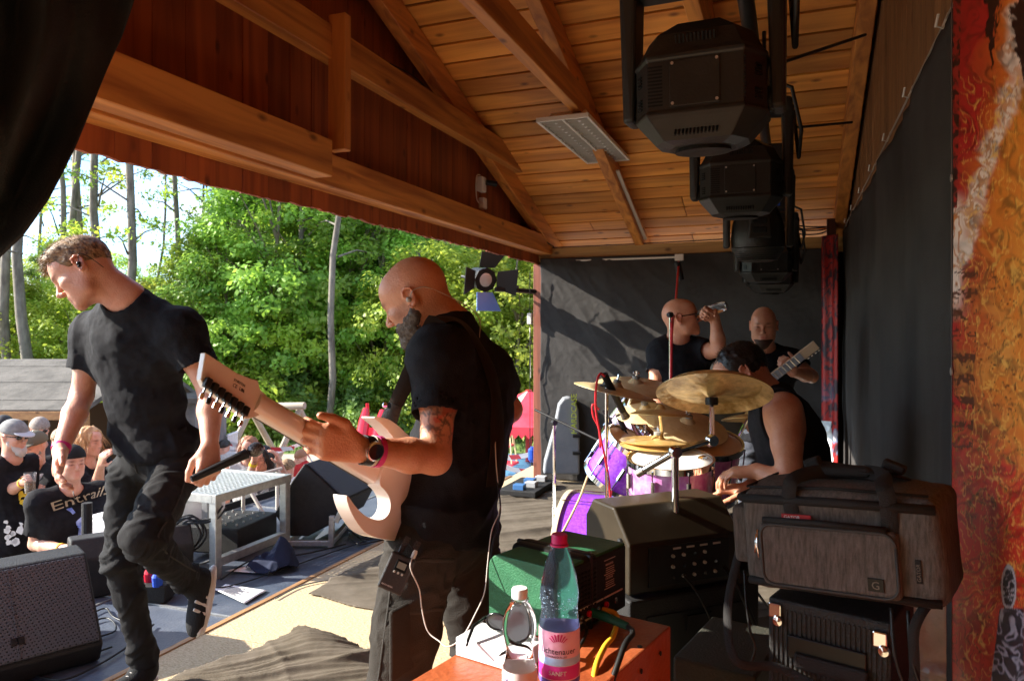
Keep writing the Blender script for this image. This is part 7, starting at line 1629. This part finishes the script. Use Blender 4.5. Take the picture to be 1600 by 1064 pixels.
# green amplifier head
gA = Vector((-.493, 1.595, TZ)); el2 = Vector((.318, .948, 0)).normalized(); ew2 = Vector((-el2.y, el2.x, 0)); AQ = Matrix((ew2, el2, (0, 0, 1))).transposed(); wA, lA, hA = .215, .285, .165
am = thing('amplifier_head', 'small green guitar amplifier head with black strap, rear panel towards the camera', 'amplifier', gA+ew2*wA/2+el2*lA/2); green = mat('green_tolex', (.022, .11, .050), .5, (.032, .15, .068), 20, bump=.3, bscale=240); ac = gA+ew2*wA/2+el2*lA/2+Vector((0, 0, .008+hA/2))
prof = [(-wA/2, -hA/2), (wA/2, -hA/2)]+[(wA/2-.035+.035*math.cos(a), hA/2-.035+.035*math.sin(a)) for a in [R(15*k) for k in range(7)]]+[(-wA/2, hA/2)]
MB().prism(prof, -lA/2, lA/2, ac, Matrix((ew2, (0, 0, 1), -el2)).transposed() @ Matrix.Identity(3)).build('shell', green, am, bevel=.003)
pn = MB().box(ac-ew2*(wA/2+.002), (.006, lA-.012, hA-.012), AQ).build('rear_panel', mat('panel_black', (.012, .012, .012), .5, bump=.1, bscale=200), am, bevel=.001)
MB().box(ac+Vector((0, 0, .001))+el2*(-.02), (wA+.012, .075, hA+.010), AQ).build('handle_strap', mat('black_rubber', (.010, .010, .010), .45), am, bevel=.02, seg=4); MB().box(ac+Vector((0, 0, .001))+el2*(-.02), (wA+.016, .012, hA+.014), AQ).build('strap_seam', bm_, am, bevel=.008)
def AP(y, z, off=.006): return ac-ew2*(wA/2+off)+el2*y+Vector((0, 0, z))
for i in range(9):
    for j in range(9): MB().box(AP(-.115+.0135*i*1.0, .055-.0105*j), (.002, .009, .0045), AQ).build('vent_slot', mhd, pn)
wl = mat('label_print', (.5, .48, .46), .7); yl = -el2*-1
for (a, b, z0, z1) in ((.035, .085, .062, -.008),):
    for p, r_ in (((a, z0), (b, z0)), ((a, z1), (b, z1)), ((a, z0), (a, z1)), ((b, z0), (b, z1)), ((a, (z0+z1)/2), (b, (z0+z1)/2))): MB().beam(AP(p[0], p[1]), AP(r_[0], r_[1]), .0012, .0015).build('label_frame', wl, pn)
text('print', 'WARNING', .0075, AP(.040, .048), el2, Vector((0, 0, 1)), wl, pn, .0002); text('print', 'CAUTION', .0075, AP(.040, .014), el2, Vector((0, 0, 1)), wl, pn, .0002)
for k in range(5): MB().beam(AP(.042, .042-.005*k), AP(.080, .042-.005*k), .0006, .0014).build('label_line', wl, pn); 
for k in range(3): MB().beam(AP(.042, .008-.005*k), AP(.080, .008-.005*k), .0006, .0014).build('label_line', wl, pn)
for a, b, z in ((-.12, -.085, -.028), (-.080, -.03, -.028), (-.025, .03, -.028), (.035, .12, -.028), (-.12, -.06, -.058), (-.05, .02, -.058)): MB().beam(AP(a, z), AP(b, z), .0012, .004).build('label_bar', wl, pn)
for k, y in enumerate((-.105, -.070, -.035, 0, .04, .08)):
    j_ = MB().lathe([(.0075, 0), (.0075, .006), (.004, .007), (.004, .002)], AP(y, -.045), (-ew2).to_track_quat('Z', 'Y').to_matrix(), 12).build('jack', hw if k % 2 else mat('red_plastic', (0, 0, 0)), pn)
spk = MB().tube([AP(-.02, -.046), AP(-.02, -.05, .06), AP(-.015, -.058, .10)], [.011, .011, .009], 12).build('speaker_plug', mat('plug_green', (.01, .10, .06), .4), am)
for x in (-1, 1):
    for y in (-1, 1): MB().lathe([(.014, 0), (.012, .010)], gA+ew2*(wA/2+x*.08)+el2*(lA/2+y*.11), None, 12).build('rubber_foot', bm_, am)
wire('cable', [AP(-.015, -.058, .10), AP(-.06, -.05, .14), AP(-.14, -.02, .16)+Vector((0, 0, -.04)), AP(-.25, -.2, .17), AP(-.3, -.5, .18)], .0065, cab, None, 'thick black cable plugged into the green amplifier', 'cable')
wire('yellow_cable', [AP(.02, -.05, .01), AP(.02, -.055, .05), AP(-.05, -.07, .085), AP(-.12, -.078, .10), AP(-.22, -.10, .14), AP(-.30, -.25, .18)], .0065, mat('cable_yellow', (0, 0, 0)), None, 'yellow orange cable curving from the amplifier over the orange case', 'cable')
wire('cable', [AP(-.06, -.055, .01), AP(-.08, -.07, .03), AP(-.16, -.076, .06), AP(-.23, -.078, .08), AP(-.30, -.2, .13)], .004, cab, None, 'thin black cable with white tag on the orange case', 'cable')
tag(MB().box(AP(-.175, -.070, .064), (.004, .03, .014), AQ).build('cable_tag', wp, loc=AP(-.175, -.070, .064)), 'tiny white tag wrapped round a thin cable', 'tag')
# black powered speaker behind the amplifier
D_, C_, B__, A__ = Vector((-.49, 2.336, 0)), Vector((-.169, 2.644, 0)), Vector((-.2465-.12, 2.86, 0)), Vector((-.695, 2.55, 0)); e1 = (C_-D_).normalized(); e2 = Vector((-e1.y, e1.x, 0)); PQ = Matrix((e1, e2, (0, 0, 1))).transposed(); pl_, pd_ = .445, .29
ps = thing('powered_speaker', 'black powered speaker lying on its side, brown lit top, between amplifier and bag', 'speaker', D_+e1*pl_/2+e2*pd_/2+Vector((0, 0, .6)))
prof = [(0, 0), (pd_-.03, 0), (pd_, .03), (pd_, .20), (pd_-.05, .265), (.10, .265), (.0, .16)]
MB().prism(prof, 0, pl_, D_+Vector((0, 0, .605)), Matrix((e2, (0, 0, 1), e1)).transposed()).build('cabinet', mat('speaker_black_brown_lit', (.026, .019, .011), .34, (.036, .027, .016), 8, bump=.06, bscale=300), ps, bevel=.008, seg=3)  # brown of the lit top is put into the whole cabinet colour
bp0 = D_+Vector((0, 0, .605)); pp = MB().box(bp0+e1*pl_*.52-e2*.003+Vector((0, 0, .085)), (pl_*.72, .008, .13), PQ).build('rear_panel', mat('panel_black', (0, 0, 0)), ps, bevel=.002)
rr = random.Random(3)
for k in range(14): x = .30+.30*(k % 5)/4+.03; MB().lathe([(.006, 0), (.005, .008)], bp0+e1*(pl_*(.36+.095*(k % 5)))-e2*.008+Vector((0, 0, .045+.035*(k//5))), (-e2).to_track_quat('Z', 'Y').to_matrix(), 10).build('knob', MATS['grey_plastic'] if k % 3 else hw, pp)
for k in range(4): MB().box(bp0+e1*(pl_*(.40+.12*k))-e2*.008+Vector((0, 0, .138)), (.03, .002, .006), PQ).build('label_bar', wl, pp)
for z, y in ((.18, .05), (.12, .20), (.05, .06)): MB().lathe([(.014, 0), (.012, .008), (.004, .010)], bp0-e1*.001+e2*y+Vector((0, 0, z*.9)), (-e1).to_track_quat('Z', 'Y').to_matrix(), 14).build('bolt', bm_, ps)
sup = thing('speaker_cabinet', 'black closed speaker cabinet under the powered speaker', 'cabinet', D_+e1*.22+e2*.15); MB().box(D_+e1*.25+e2*.16+Vector((0, 0, .30)), (.52, .36, .595), PQ).build('cabinet_body', blkbox, sup, bevel=.008)
MB().box(D_+e1*.25-e2*.022+Vector((0, 0, .30)), (.40, .006, .48), PQ).build('back_plate', mat('panel_black', (0, 0, 0)), sup, bevel=.002); MB().box(D_+e1*.25-e2*.028+Vector((0, 0, .50)), (.10, .01, .05), PQ).build('jack_plate', bm_, sup)
gcab = thing('guitar_cabinet', 'greenish lit black guitar cabinet standing on the floor left of the bag stack', 'cabinet', (-.13, 2.12, 0)); GQ = Matrix.Rotation(R(-12), 3, 'Z'); MB().box((-.16, 2.15, .29), (.22, .34, .58), GQ).build('cabinet_body', mat('green_lit_black', (.045, .045, .035), .6, bump=.4, bscale=150), gcab, bevel=.008)  # greenish light on the dark cabinet side is painted into its base colour
MB().box((-.10, 1.972, .40), (.03, .02, .14), GQ).build('handle', bm_, gcab, bevel=.005)
# bottles
def bottle(name, label, c, prof, mb_, cap_r, cap_z, cap_m, cat='bottle'):
    t = thing(name, label, cat, c); MB().lathe(prof, c, None, 40).build('bottle_body', mb_, t, smooth='auto')
    cp_ = MB(); n = 30
    MB().lathe([(cap_r, cap_z), (cap_r*1.02, cap_z+.016), (cap_r*.93, cap_z+.019), (0, cap_z+.019)], c, None, 30, caps=False).build('cap', cap_m, t, smooth='auto'); MB().lathe([(cap_r*.8, cap_z-.006), (cap_r*1.15, cap_z-.005), (cap_r*1.15, cap_z-.001), (cap_r*.8, cap_z)], c, None, 24).build('neck_ring', cap_m if 'small' not in label else mb_, t)
    return t
def fills(name, prof, c, m, t): return MB().lathe(prof, c, None, 36).build(name, m, t, smooth='auto')
pet = mat('pet_clear', (.97, .98, 1.0), .04, trans=1.0, spec=.5); petb = mat('pet_blue', (.50, .72, .98), .05, trans=.96, spec=.5)
b1c = at(812, 1080, 1.40); b1c.z = TZ+.001
bt1 = bottle('water_bottle', 'small half litre clear water bottle with white cap on the orange case', b1c, [(.0, 0), (.028, .0), (.033, .008), (.0335, .03), (.0335, .080), (.031, .083), (.0265, .105), (.0265, .115), (.031, .135), (.0335, .150), (.033, .165), (.029, .185), (.020, .200), (.0135, .207), (.0125, .218)], pet, .0155, .2125, wp)
MB().lathe([(.0342, .022), (.0345, .024), (.0345, .076), (.0342, .078)], b1c, None, 40, caps=False).build('paper_label', mat('label_white', (.72, .66, .63), .5), bt1, smooth='auto')
def wrapc(c, r, z0, a0, s=1.0):
    def f(co): a = a0+co[:, 0]/r; return np.stack([c.x+(r+.0003+co[:, 2])*np.cos(a), c.y+(r+.0003+co[:, 2])*np.sin(a), c.z+z0+co[:, 1]*s], 1)
    return f
def camang(c): return math.atan2(-c.y, -c.x)
text('print', 'artesia', .022, None, (1, 0, 0), (0, 1, 0), mat('print_navy', (.06, .03, .22), .6), bt1, .0001, curve=wrapc(b1c, .0346, .040, camang(b1c)-.2)); text('print', 'still', .010, None, (1, 0, 0), (0, 1, 0), mat('print_navy', (0, 0, 0)), bt1, .0001, curve=wrapc(b1c, .0346, .058, camang(b1c)-1.1))
b2c = at(874, 1072, 1.45); b2c.z = TZ+.001; magenta = mat('magenta_cap', (.50, .01, .12), .4)
bt2 = bottle('water_bottle', 'large bluish water bottle with magenta cap and pink label on the orange case', b2c, [(0, 0), (.034, 0), (.0405, .010), (.0415, .03), (.0415, .150), (.0405, .156), (.0375, .170), (.0385, .190), (.0405, .200), (.040, .215), (.035, .245), (.027, .275), (.0185, .298), (.0135, .306), (.0135, .318)], petb, .0165, .311, magenta)
MB().lathe([(.0422, .032), (.0425, .034), (.0425, .140), (.0422, .142)], b2c, None, 48, caps=False).build('paper_label', mat('label_pink', (.68, .30, .42), .45, (.72, .52, .60), 9, attr=None), bt2, smooth='auto')
MB().lathe([(.0426, .046), (.0428, .047), (.0428, .072), (.0426, .073)], b2c, None, 48, caps=False).build('label_band', mat('magenta_band', (.55, .03, .25), .4), bt2, smooth='auto')
MB().lathe([(.0426, .033), (.0428, .034), (.0428, .043), (.0426, .044)], b2c, None, 48, caps=False).build('label_band', mat('violet_band', (.12, .10, .42), .4), bt2, smooth='auto')
MB().lathe([(.0426, .074), (.0428, .075), (.0428, .088), (.0426, .089)], b2c, None, 48, caps=False).build('label_band', mat('sky_band', (.35, .50, .72), .4), bt2, smooth='auto')
ca2 = camang(b2c); pn_ = mat('print_navy', (0, 0, 0))
text('print', 'Lichtenauer', .0165, None, (1, 0, 0), (0, 1, 0), mat('print_dark', (.03, .02, .03), .6), bt2, .0001, curve=wrapc(b2c, .0427, .098, ca2-1.0)); text('print', 'SANFT', .0125, None, (1, 0, 0), (0, 1, 0), mat('print_white', (.6, .6, .6), .6), bt2, .0001, curve=wrapc(b2c, .043, .055, ca2-.52))
text('print', 'MINERALQUELLEN', .0050, None, (1, 0, 0), (0, 1, 0), mat('print_dark', (0, 0, 0)), bt2, .0001, curve=wrapc(b2c, .0427, .091, ca2-.62)); text('print', 'NATURELL', .0065, None, (1, 0, 0), (0, 1, 0), mat('print_white', (0, 0, 0)), bt2, .0001, curve=wrapc(b2c, .043, .0355, ca2-.5))
for k in range(7):
    a = R(-48+16*k); L_ = .009+.006*math.cos(a); f = wrapc(b2c, .0428, .116, ca2-.05); co = np.array([[math.sin(a)*.012-.0012, math.cos(a)*.008, 0], [math.sin(a)*.012+.0012, math.cos(a)*.008, 0], [math.sin(a)*(.012+L_)+.002, math.cos(a)*(.008+L_), 0], [math.sin(a)*(.012+L_)-.002, math.cos(a)*(.008+L_), 0]])
    MB().add([tuple(p) for p in f(co)], [(0, 1, 2, 3)]).build('sun_ray', mat('magenta_cap', (0, 0, 0)), bt2)
bub = MB(); rr = random.Random(8)
for k in range(120): a = rr.uniform(0, 6.28); z = rr.uniform(.165, .205); bub.ball(b2c+Vector((.0355*math.cos(a), .0355*math.sin(a), z)), rr.uniform(.0006, .0016), 6)
o = bub.build('bubbles', mat('bubble_white', (.8, .82, .85), .2), bt2, smooth=True); o['kind'] = 'stuff'
bt1.scale = (.97,)*3; bt2.scale = (.95,)*3
for k in ('pet_clear', 'pet_blue'): MATS[k].node_tree.nodes['Principled BSDF'].inputs['IOR'].default_value = 1.13
# white box and sunglasses
wbc = Vector((-.60, 1.50, TZ+.021)); wb = thing('white_box', 'flat white cardboard box under the sunglasses on the orange case', 'box', wbc); MB().box(wbc, (.17, .10, .040), BQ).build('box_body', wp, wb, bevel=.002); MB().box(wbc-el*.0508+ew*.07+Vector((0, 0, -.003)), (.004, .001, .02), BQ).build('print', prt, wb)
sgl = thing('sunglasses', 'black wraparound sunglasses lying on the flat white box', 'sunglasses', wbc+Vector((0, 0, .03))); sc_ = wbc+Vector((0, 0, .022))
for s2 in (-1, 1):
    fr_pts = [sc_+ew*(.01+s2*.033+.026*math.cos(a))+el*(.02+.004*math.cos(a))+Vector((0, 0, .022+.018*math.sin(a))) for a in [2*PI*k/14 for k in range(15)]]
    MB().tube(fr_pts, .0026, 8).build('rim', MATS['black_gloss'], sgl, smooth=True); cc_ = sum(fr_pts[:-1], Vector())/14; MB().add([cc_]+fr_pts[:-1], [(0, i+1, (i+1) % 14+1) for i in range(14)]).build('lens', mat('smoke_lens', (.03, .03, .035), .05, coat=1), sgl)
    e = sc_+ew*(.01+s2*.062)+el*.02+Vector((0, 0, .028)); MB().tube([e, e-el*.05+Vector((0, 0, -.006)), e-el*.085-ew*s2*.012+Vector((0, 0, -.022)), e-el*.10-ew*s2*.02+Vector((0, 0, -.026))], [.003, .004, .0035, .0025], 8).build('temple', MATS['black_gloss'], sgl, smooth=True)
MB().tube([sc_+ew*.001+el*.022+Vector((0, 0, .028)), sc_+ew*.019+el*.022+Vector((0, 0, .028))], .0028, 8).build('bridge', MATS['black_gloss'], sgl)
# padded equipment bag on its stack
g1 = Vector((.95, -.30, .075)).normalized(); g2 = Vector((.30, .95, 0)); g2 = (g2-g1*g2.dot(g1)).normalized(); g3 = g1.cross(g2); GM = Matrix((g1, g2, g3)).transposed(); gW, gD, gH = .395, .235, .215; gO = Vector((-.098, 1.725, .885))
bagm = mat('heather_grey_fabric', (.060, .050, .044), .9, (.145, .122, .108), 60, (.3, .7), stretch=(3, 3, .5), bump=.5, bscale=420, spec=.2); bagd = mat('bag_black_webbing', (.010, .009, .009), .7, bump=.4, bscale=400); 
def GP(x, y, z): return gO+g1*x+g2*y+g3*z
bgt = thing('equipment_bag', 'padded dark grey equipment bag with front pocket and black handles on top of the stack', 'bag', GP(gW/2, gD/2, 0))
GMn = np.array(GM)
def bagS(S): S.box(GP(gW/2, gD/2, gH/2), (gW/2, gD/2, gH/2), GMn, rad=.028, k=0); S.ell(GP(gW/2, gD/2, gH-.01), (gW/2*.96, gD/2*.96, .030), GMn, k=.03)
cb = V3(GP(gW/2, gD/2, gH/2)); bb, BV, BF = shell(bgt['root'] if False else bgt, 'bag_body', bagm, cb-.33, cb+.33, .006, bagS, lambda V: .0045*fbm(V, 7, 3)+.0025*ridg(V, 13, 6))
def pipe(pts, r=.0045, m=bagd, name='piping', par=None): return MB().tube(pts, r, 8).build(name, m, par or bgt, smooth=True)
def rrect(x0, x1, z0, z1, rad, y, n=6):
    o = []
    for cx, cz, a0 in ((x1-rad, z1-rad, 0), (x0+rad, z1-rad, 90), (x0+rad, z0+rad, 180), (x1-rad, z0+rad, 270)): o += [GP(cx+rad*math.cos(R(a0+90*k/n)), y, cz+rad*math.sin(R(a0+90*k/n))) for k in range(n+1)]
    return o+[o[0]]
pipe([GP(.008, -.001, gH-.02), GP(gW/2, -.004, gH-.017), GP(gW-.008, -.001, gH-.02)], .010, bagd, 'lid_edge'); pipe([GP(-.001, .01, gH-.02), GP(-.002, gD-.01, gH-.02)], .010, bagd, 'lid_edge'); pipe([GP(.02, .012, gH+.004), GP(gW/2, .010, gH+.010), GP(gW-.02, .012, gH+.004)], .003); pipe([GP(.012, .02, gH+.003), GP(.015, gD-.02, gH+.004)], .003)
pipe([GP(.010, -.001, .016), GP(gW/2, -.003, .014), GP(gW-.010, -.001, .016)], .009, bagd, 'base_edge')
x0, x1, z0, z1 = .045, gW-.075, .014, .150
MB().box(GP((x0+x1)/2, -.004, (z0+z1)/2), (x1-x0, .034, z1-z0), GM).build('front_pocket', bagm, bgt, bevel=.014, seg=4)
pocket = bpy.data.objects['front_pocket']; pipe(rrect(x0+.004, x1-.004, z0+.004, z1-.004, .026, -.020), .0032, mat('piping_grey', (.035, .032, .03), .6), 'piping'); pipe([GP(x0+.01, -.016, z1+.004), GP((x0+x1)/2, -.018, z1+.006), GP(x1-.02, -.016, z1+.002)], .007, bagd, 'zip_flap')
pipe([GP(x0-.006, -.010, z1-.02), GP(x0-.008, -.014, z1-.055), GP(x0-.006, -.012, z1-.085)], .0028, hw, 'zip_pull'); pipe([GP(x0-.009, -.013, z1-.03), GP(x0-.013, -.015, z1-.07)], .002, hw, 'zip_pull')
def strapseg(pts, nr, w_, name='handle'): P_ = cr(pts, 6); return ribbon(name, P_, [Vector(nr)]*len(P_), w_, bagd, bgt, .003)
fn_ = tuple(-g2)
strapseg([GP(.115, -.006, gH-.045), GP(.112, -.007, gH-.005), GP(.120, .0, gH+.026), GP(.150, .05, gH+.036), GP(.20, .09, gH+.030), GP(.26, .095, gH+.028)], (-.3, -.9, .35), .030); strapseg([GP(.305, -.006, gH-.070), GP(.306, -.007, gH-.01), GP(.300, .0, gH+.02), GP(.285, .05, gH+.035), GP(.24, .09, gH+.036)], (-.1, -.9, .35), .032)
strapseg([GP(.115, gD*.7, gH+.01), GP(.14, .12, gH+.044), GP(.20, .09, gH+.044), GP(.28, .08, gH+.038), GP(.31, gD*.7, gH+.012)], (0, -.3, 1), .034)
MB().box(GP(.205, .085, gH+.036), (.11, .045, .022), GM).build('handle_wrap', bagd, bgt, bevel=.008, seg=3); MB().box(GP(.30, .10, gH+.046), (.045, .03, .02), GM @ Matrix.Rotation(.4, 3, 'Y')).build('buckle', bagd, bgt, bevel=.005); MB().box(GP(.135, .10, gH+.050), (.035, .03, .022), GM @ Matrix.Rotation(-.3, 3, 'Y')).build('buckle', bagd, bgt, bevel=.005)
MB().box(GP(.125, -.010, gH-.052), (.062, .003, .013), GM).build('red_tag', mat('tag_red', (.30, .008, .012), .5), bgt, bevel=.001); text('print', 'GATOR', .010, GP(.099, -.0118, gH-.0555), g1, g3, mat('print_white', (0, 0, 0)), bgt, .0002)
lp_ = MB().box(GP(x1-.045, -.0225, z0+.030), (.030, .003, .026), GM).build('logo_plate', mat('plate_dark', (.02, .018, .016), .35, metal=.6), bgt, bevel=.001); text('print', 'G', .022, GP(x1-.0535, -.0242, z0+.0222), g1, g3, mat('print_bronze', (.12, .10, .08), .4), lp_, .0004)
MB().box(GP(gW-.045, -.003, .075), (.010, .006, .045), GM).build('side_tag', bagd, bgt); text('print', 'GATOR', .010, GP(gW-.0415, -.0065, .056), g3, -g1, mat('print_bronze', (0, 0, 0)), bgt, .0002)
MB().box(GP(-.018, .10, .105), (.040, .13, .13), GM).build('side_pocket', bagm, bgt, bevel=.012, seg=3)
# case below the bag
rk = thing('ribbed_case', 'black ribbed equipment case with metal corner latches supporting the bag', 'case', (.02, 1.86, 0)); h1 = Vector((.95, -.30, 0)).normalized(); h2 = Vector((.30, .95, 0)).normalized(); HQ = Matrix((h1, h2, (0, 0, 1))).transposed(); rc = Vector((-.055, 1.735, 0))+h1*.125+h2*.13
MB().box(rc+Vector((0, 0, .43)), (.25, .24, .86), HQ).build('case_body', blkbox, rk, bevel=.006)
for k in range(24): MB().box(rc-h2*.121+h1*(-.115+.01*k)+Vector((0, 0, .44)), (.0045, .004, .80), HQ).build('rib', blkbox, rk)
for x, z, a in ((-.108, .835, .0), (.105, .825, .5)):
    lt = MB().box(rc-h2*.126+h1*x+Vector((0, 0, z)), (.028, .006, .032), HQ).build('corner_latch', hw, rk, bevel=.004); MB().lathe([(.0, 0), (.012, .001), (.010, .007), (0, .009)], rc-h2*.128+h1*(x+.008)+Vector((0, 0, z-.020)), (-h2).to_track_quat('Z', 'Y').to_matrix(), 14).build('rivet', hw, lt, smooth='auto')
MB().box(rc-h2*.127+h1*(-.0)+Vector((0, 0, .765)), (.16, .006, .05), HQ).build('plate', mat('plate_dark', (0, 0, 0)), rk, bevel=.003); MB().box(rc-h2*.133+h1*.01+Vector((0, 0, .74)), (.15, .014, .035), HQ).build('handle', bagd, rk, bevel=.008)
ribbon('shoulder_strap', cr([GP(-.035, .06, .06), GP(-.048, .0, -.06), Vector(GP(-.02, -.04, -.155)), rc-h2*.15+h1*-.09+Vector((0, 0, .72)), rc-h2*.16+h1*.05+Vector((0, 0, .70)), rc-h2*.14+h1*.16+Vector((0, 0, .735)), GP(gW-.06, -.01, -.035), GP(gW-.03, .03, .02)], 7), [Vector((-.25, -.95, .1))]*50, .019, bagd, bgt, .003)
# bright wrapper and bits behind the case
wst = mat('white_poly', (.62, .66, .68), .5, (.75, .78, .80), 12, bump=.5, bscale=60)
sheet('white_plastic_bag', wst, (.25, 2.12, .35), (.11, -.02, 0), (.0, .03, .50), 60, 90, lambda u, v, P: .03*ridg(P, 9, 3)+.015*ridg(P, 20, 6), None, 'crumpled white plastic bag hanging between the ribbed case and the banner', 'bag')
sheet('white_plastic_bag', wst, (.14, 6.2, .02), (.16, -.1, 0), (.02, .03, .75), 50, 90, lambda u, v, P: .05*ridg(P, 7, 3)+.02*ridg(P, 15, 6), lambda u, v, P: (u-.5)**2*2.4 < .62-v*.5, 'pale green and white plastic wrapping in the far right corner behind the drummer', 'wrapping')
for k, x in enumerate((0, .03)): wire('cable', [GP(gW-.075-x, .02, -.01), GP(gW-.07-x, .0, -.10), GP(gW-.055-x, .01, -.2), GP(gW-.06-x, .02, -.4)], .004, cab, None, 'black cable dropping beside the ribbed case under the bag', 'cable', 'cables dropping under the bag')
wire('cable', [bp0+e1*.36-e2*.02+Vector((0, 0, .06)), bp0+e1*.36-e2*.10+Vector((0, 0, .0)), bp0+e1*.42-e2*.12+Vector((0, 0, -.15)), bp0+e1*.46-e2*.15+Vector((0, 0, -.35)), bp0+e1*.5-e2*.16+Vector((0, 0, -.55))], .008, cab, None, 'thick black cable hanging from the powered speaker', 'cable')
wire('cable', [bp0+e1*.20-e2*.01+Vector((0, 0, .05)), bp0+e1*.24-e2*.06+Vector((0, 0, -.03)), bp0+e1*.30-e2*.08+Vector((0, 0, -.2)), bp0+e1*.33-e2*.08+Vector((0, 0, -.5))], .005, cab, None, 'thinner black cable hanging from the powered speaker panel', 'cable')
wire('cable', [at(1163, 890, 1.75), at(1166, 940, 1.72), at(1172, 985, 1.7), at(1180, 1010, 1.7), at(1172, 1040, 1.7)], .003, cab, None, 'thin dark cord hanging below the bag\'s side pocket', 'cable')
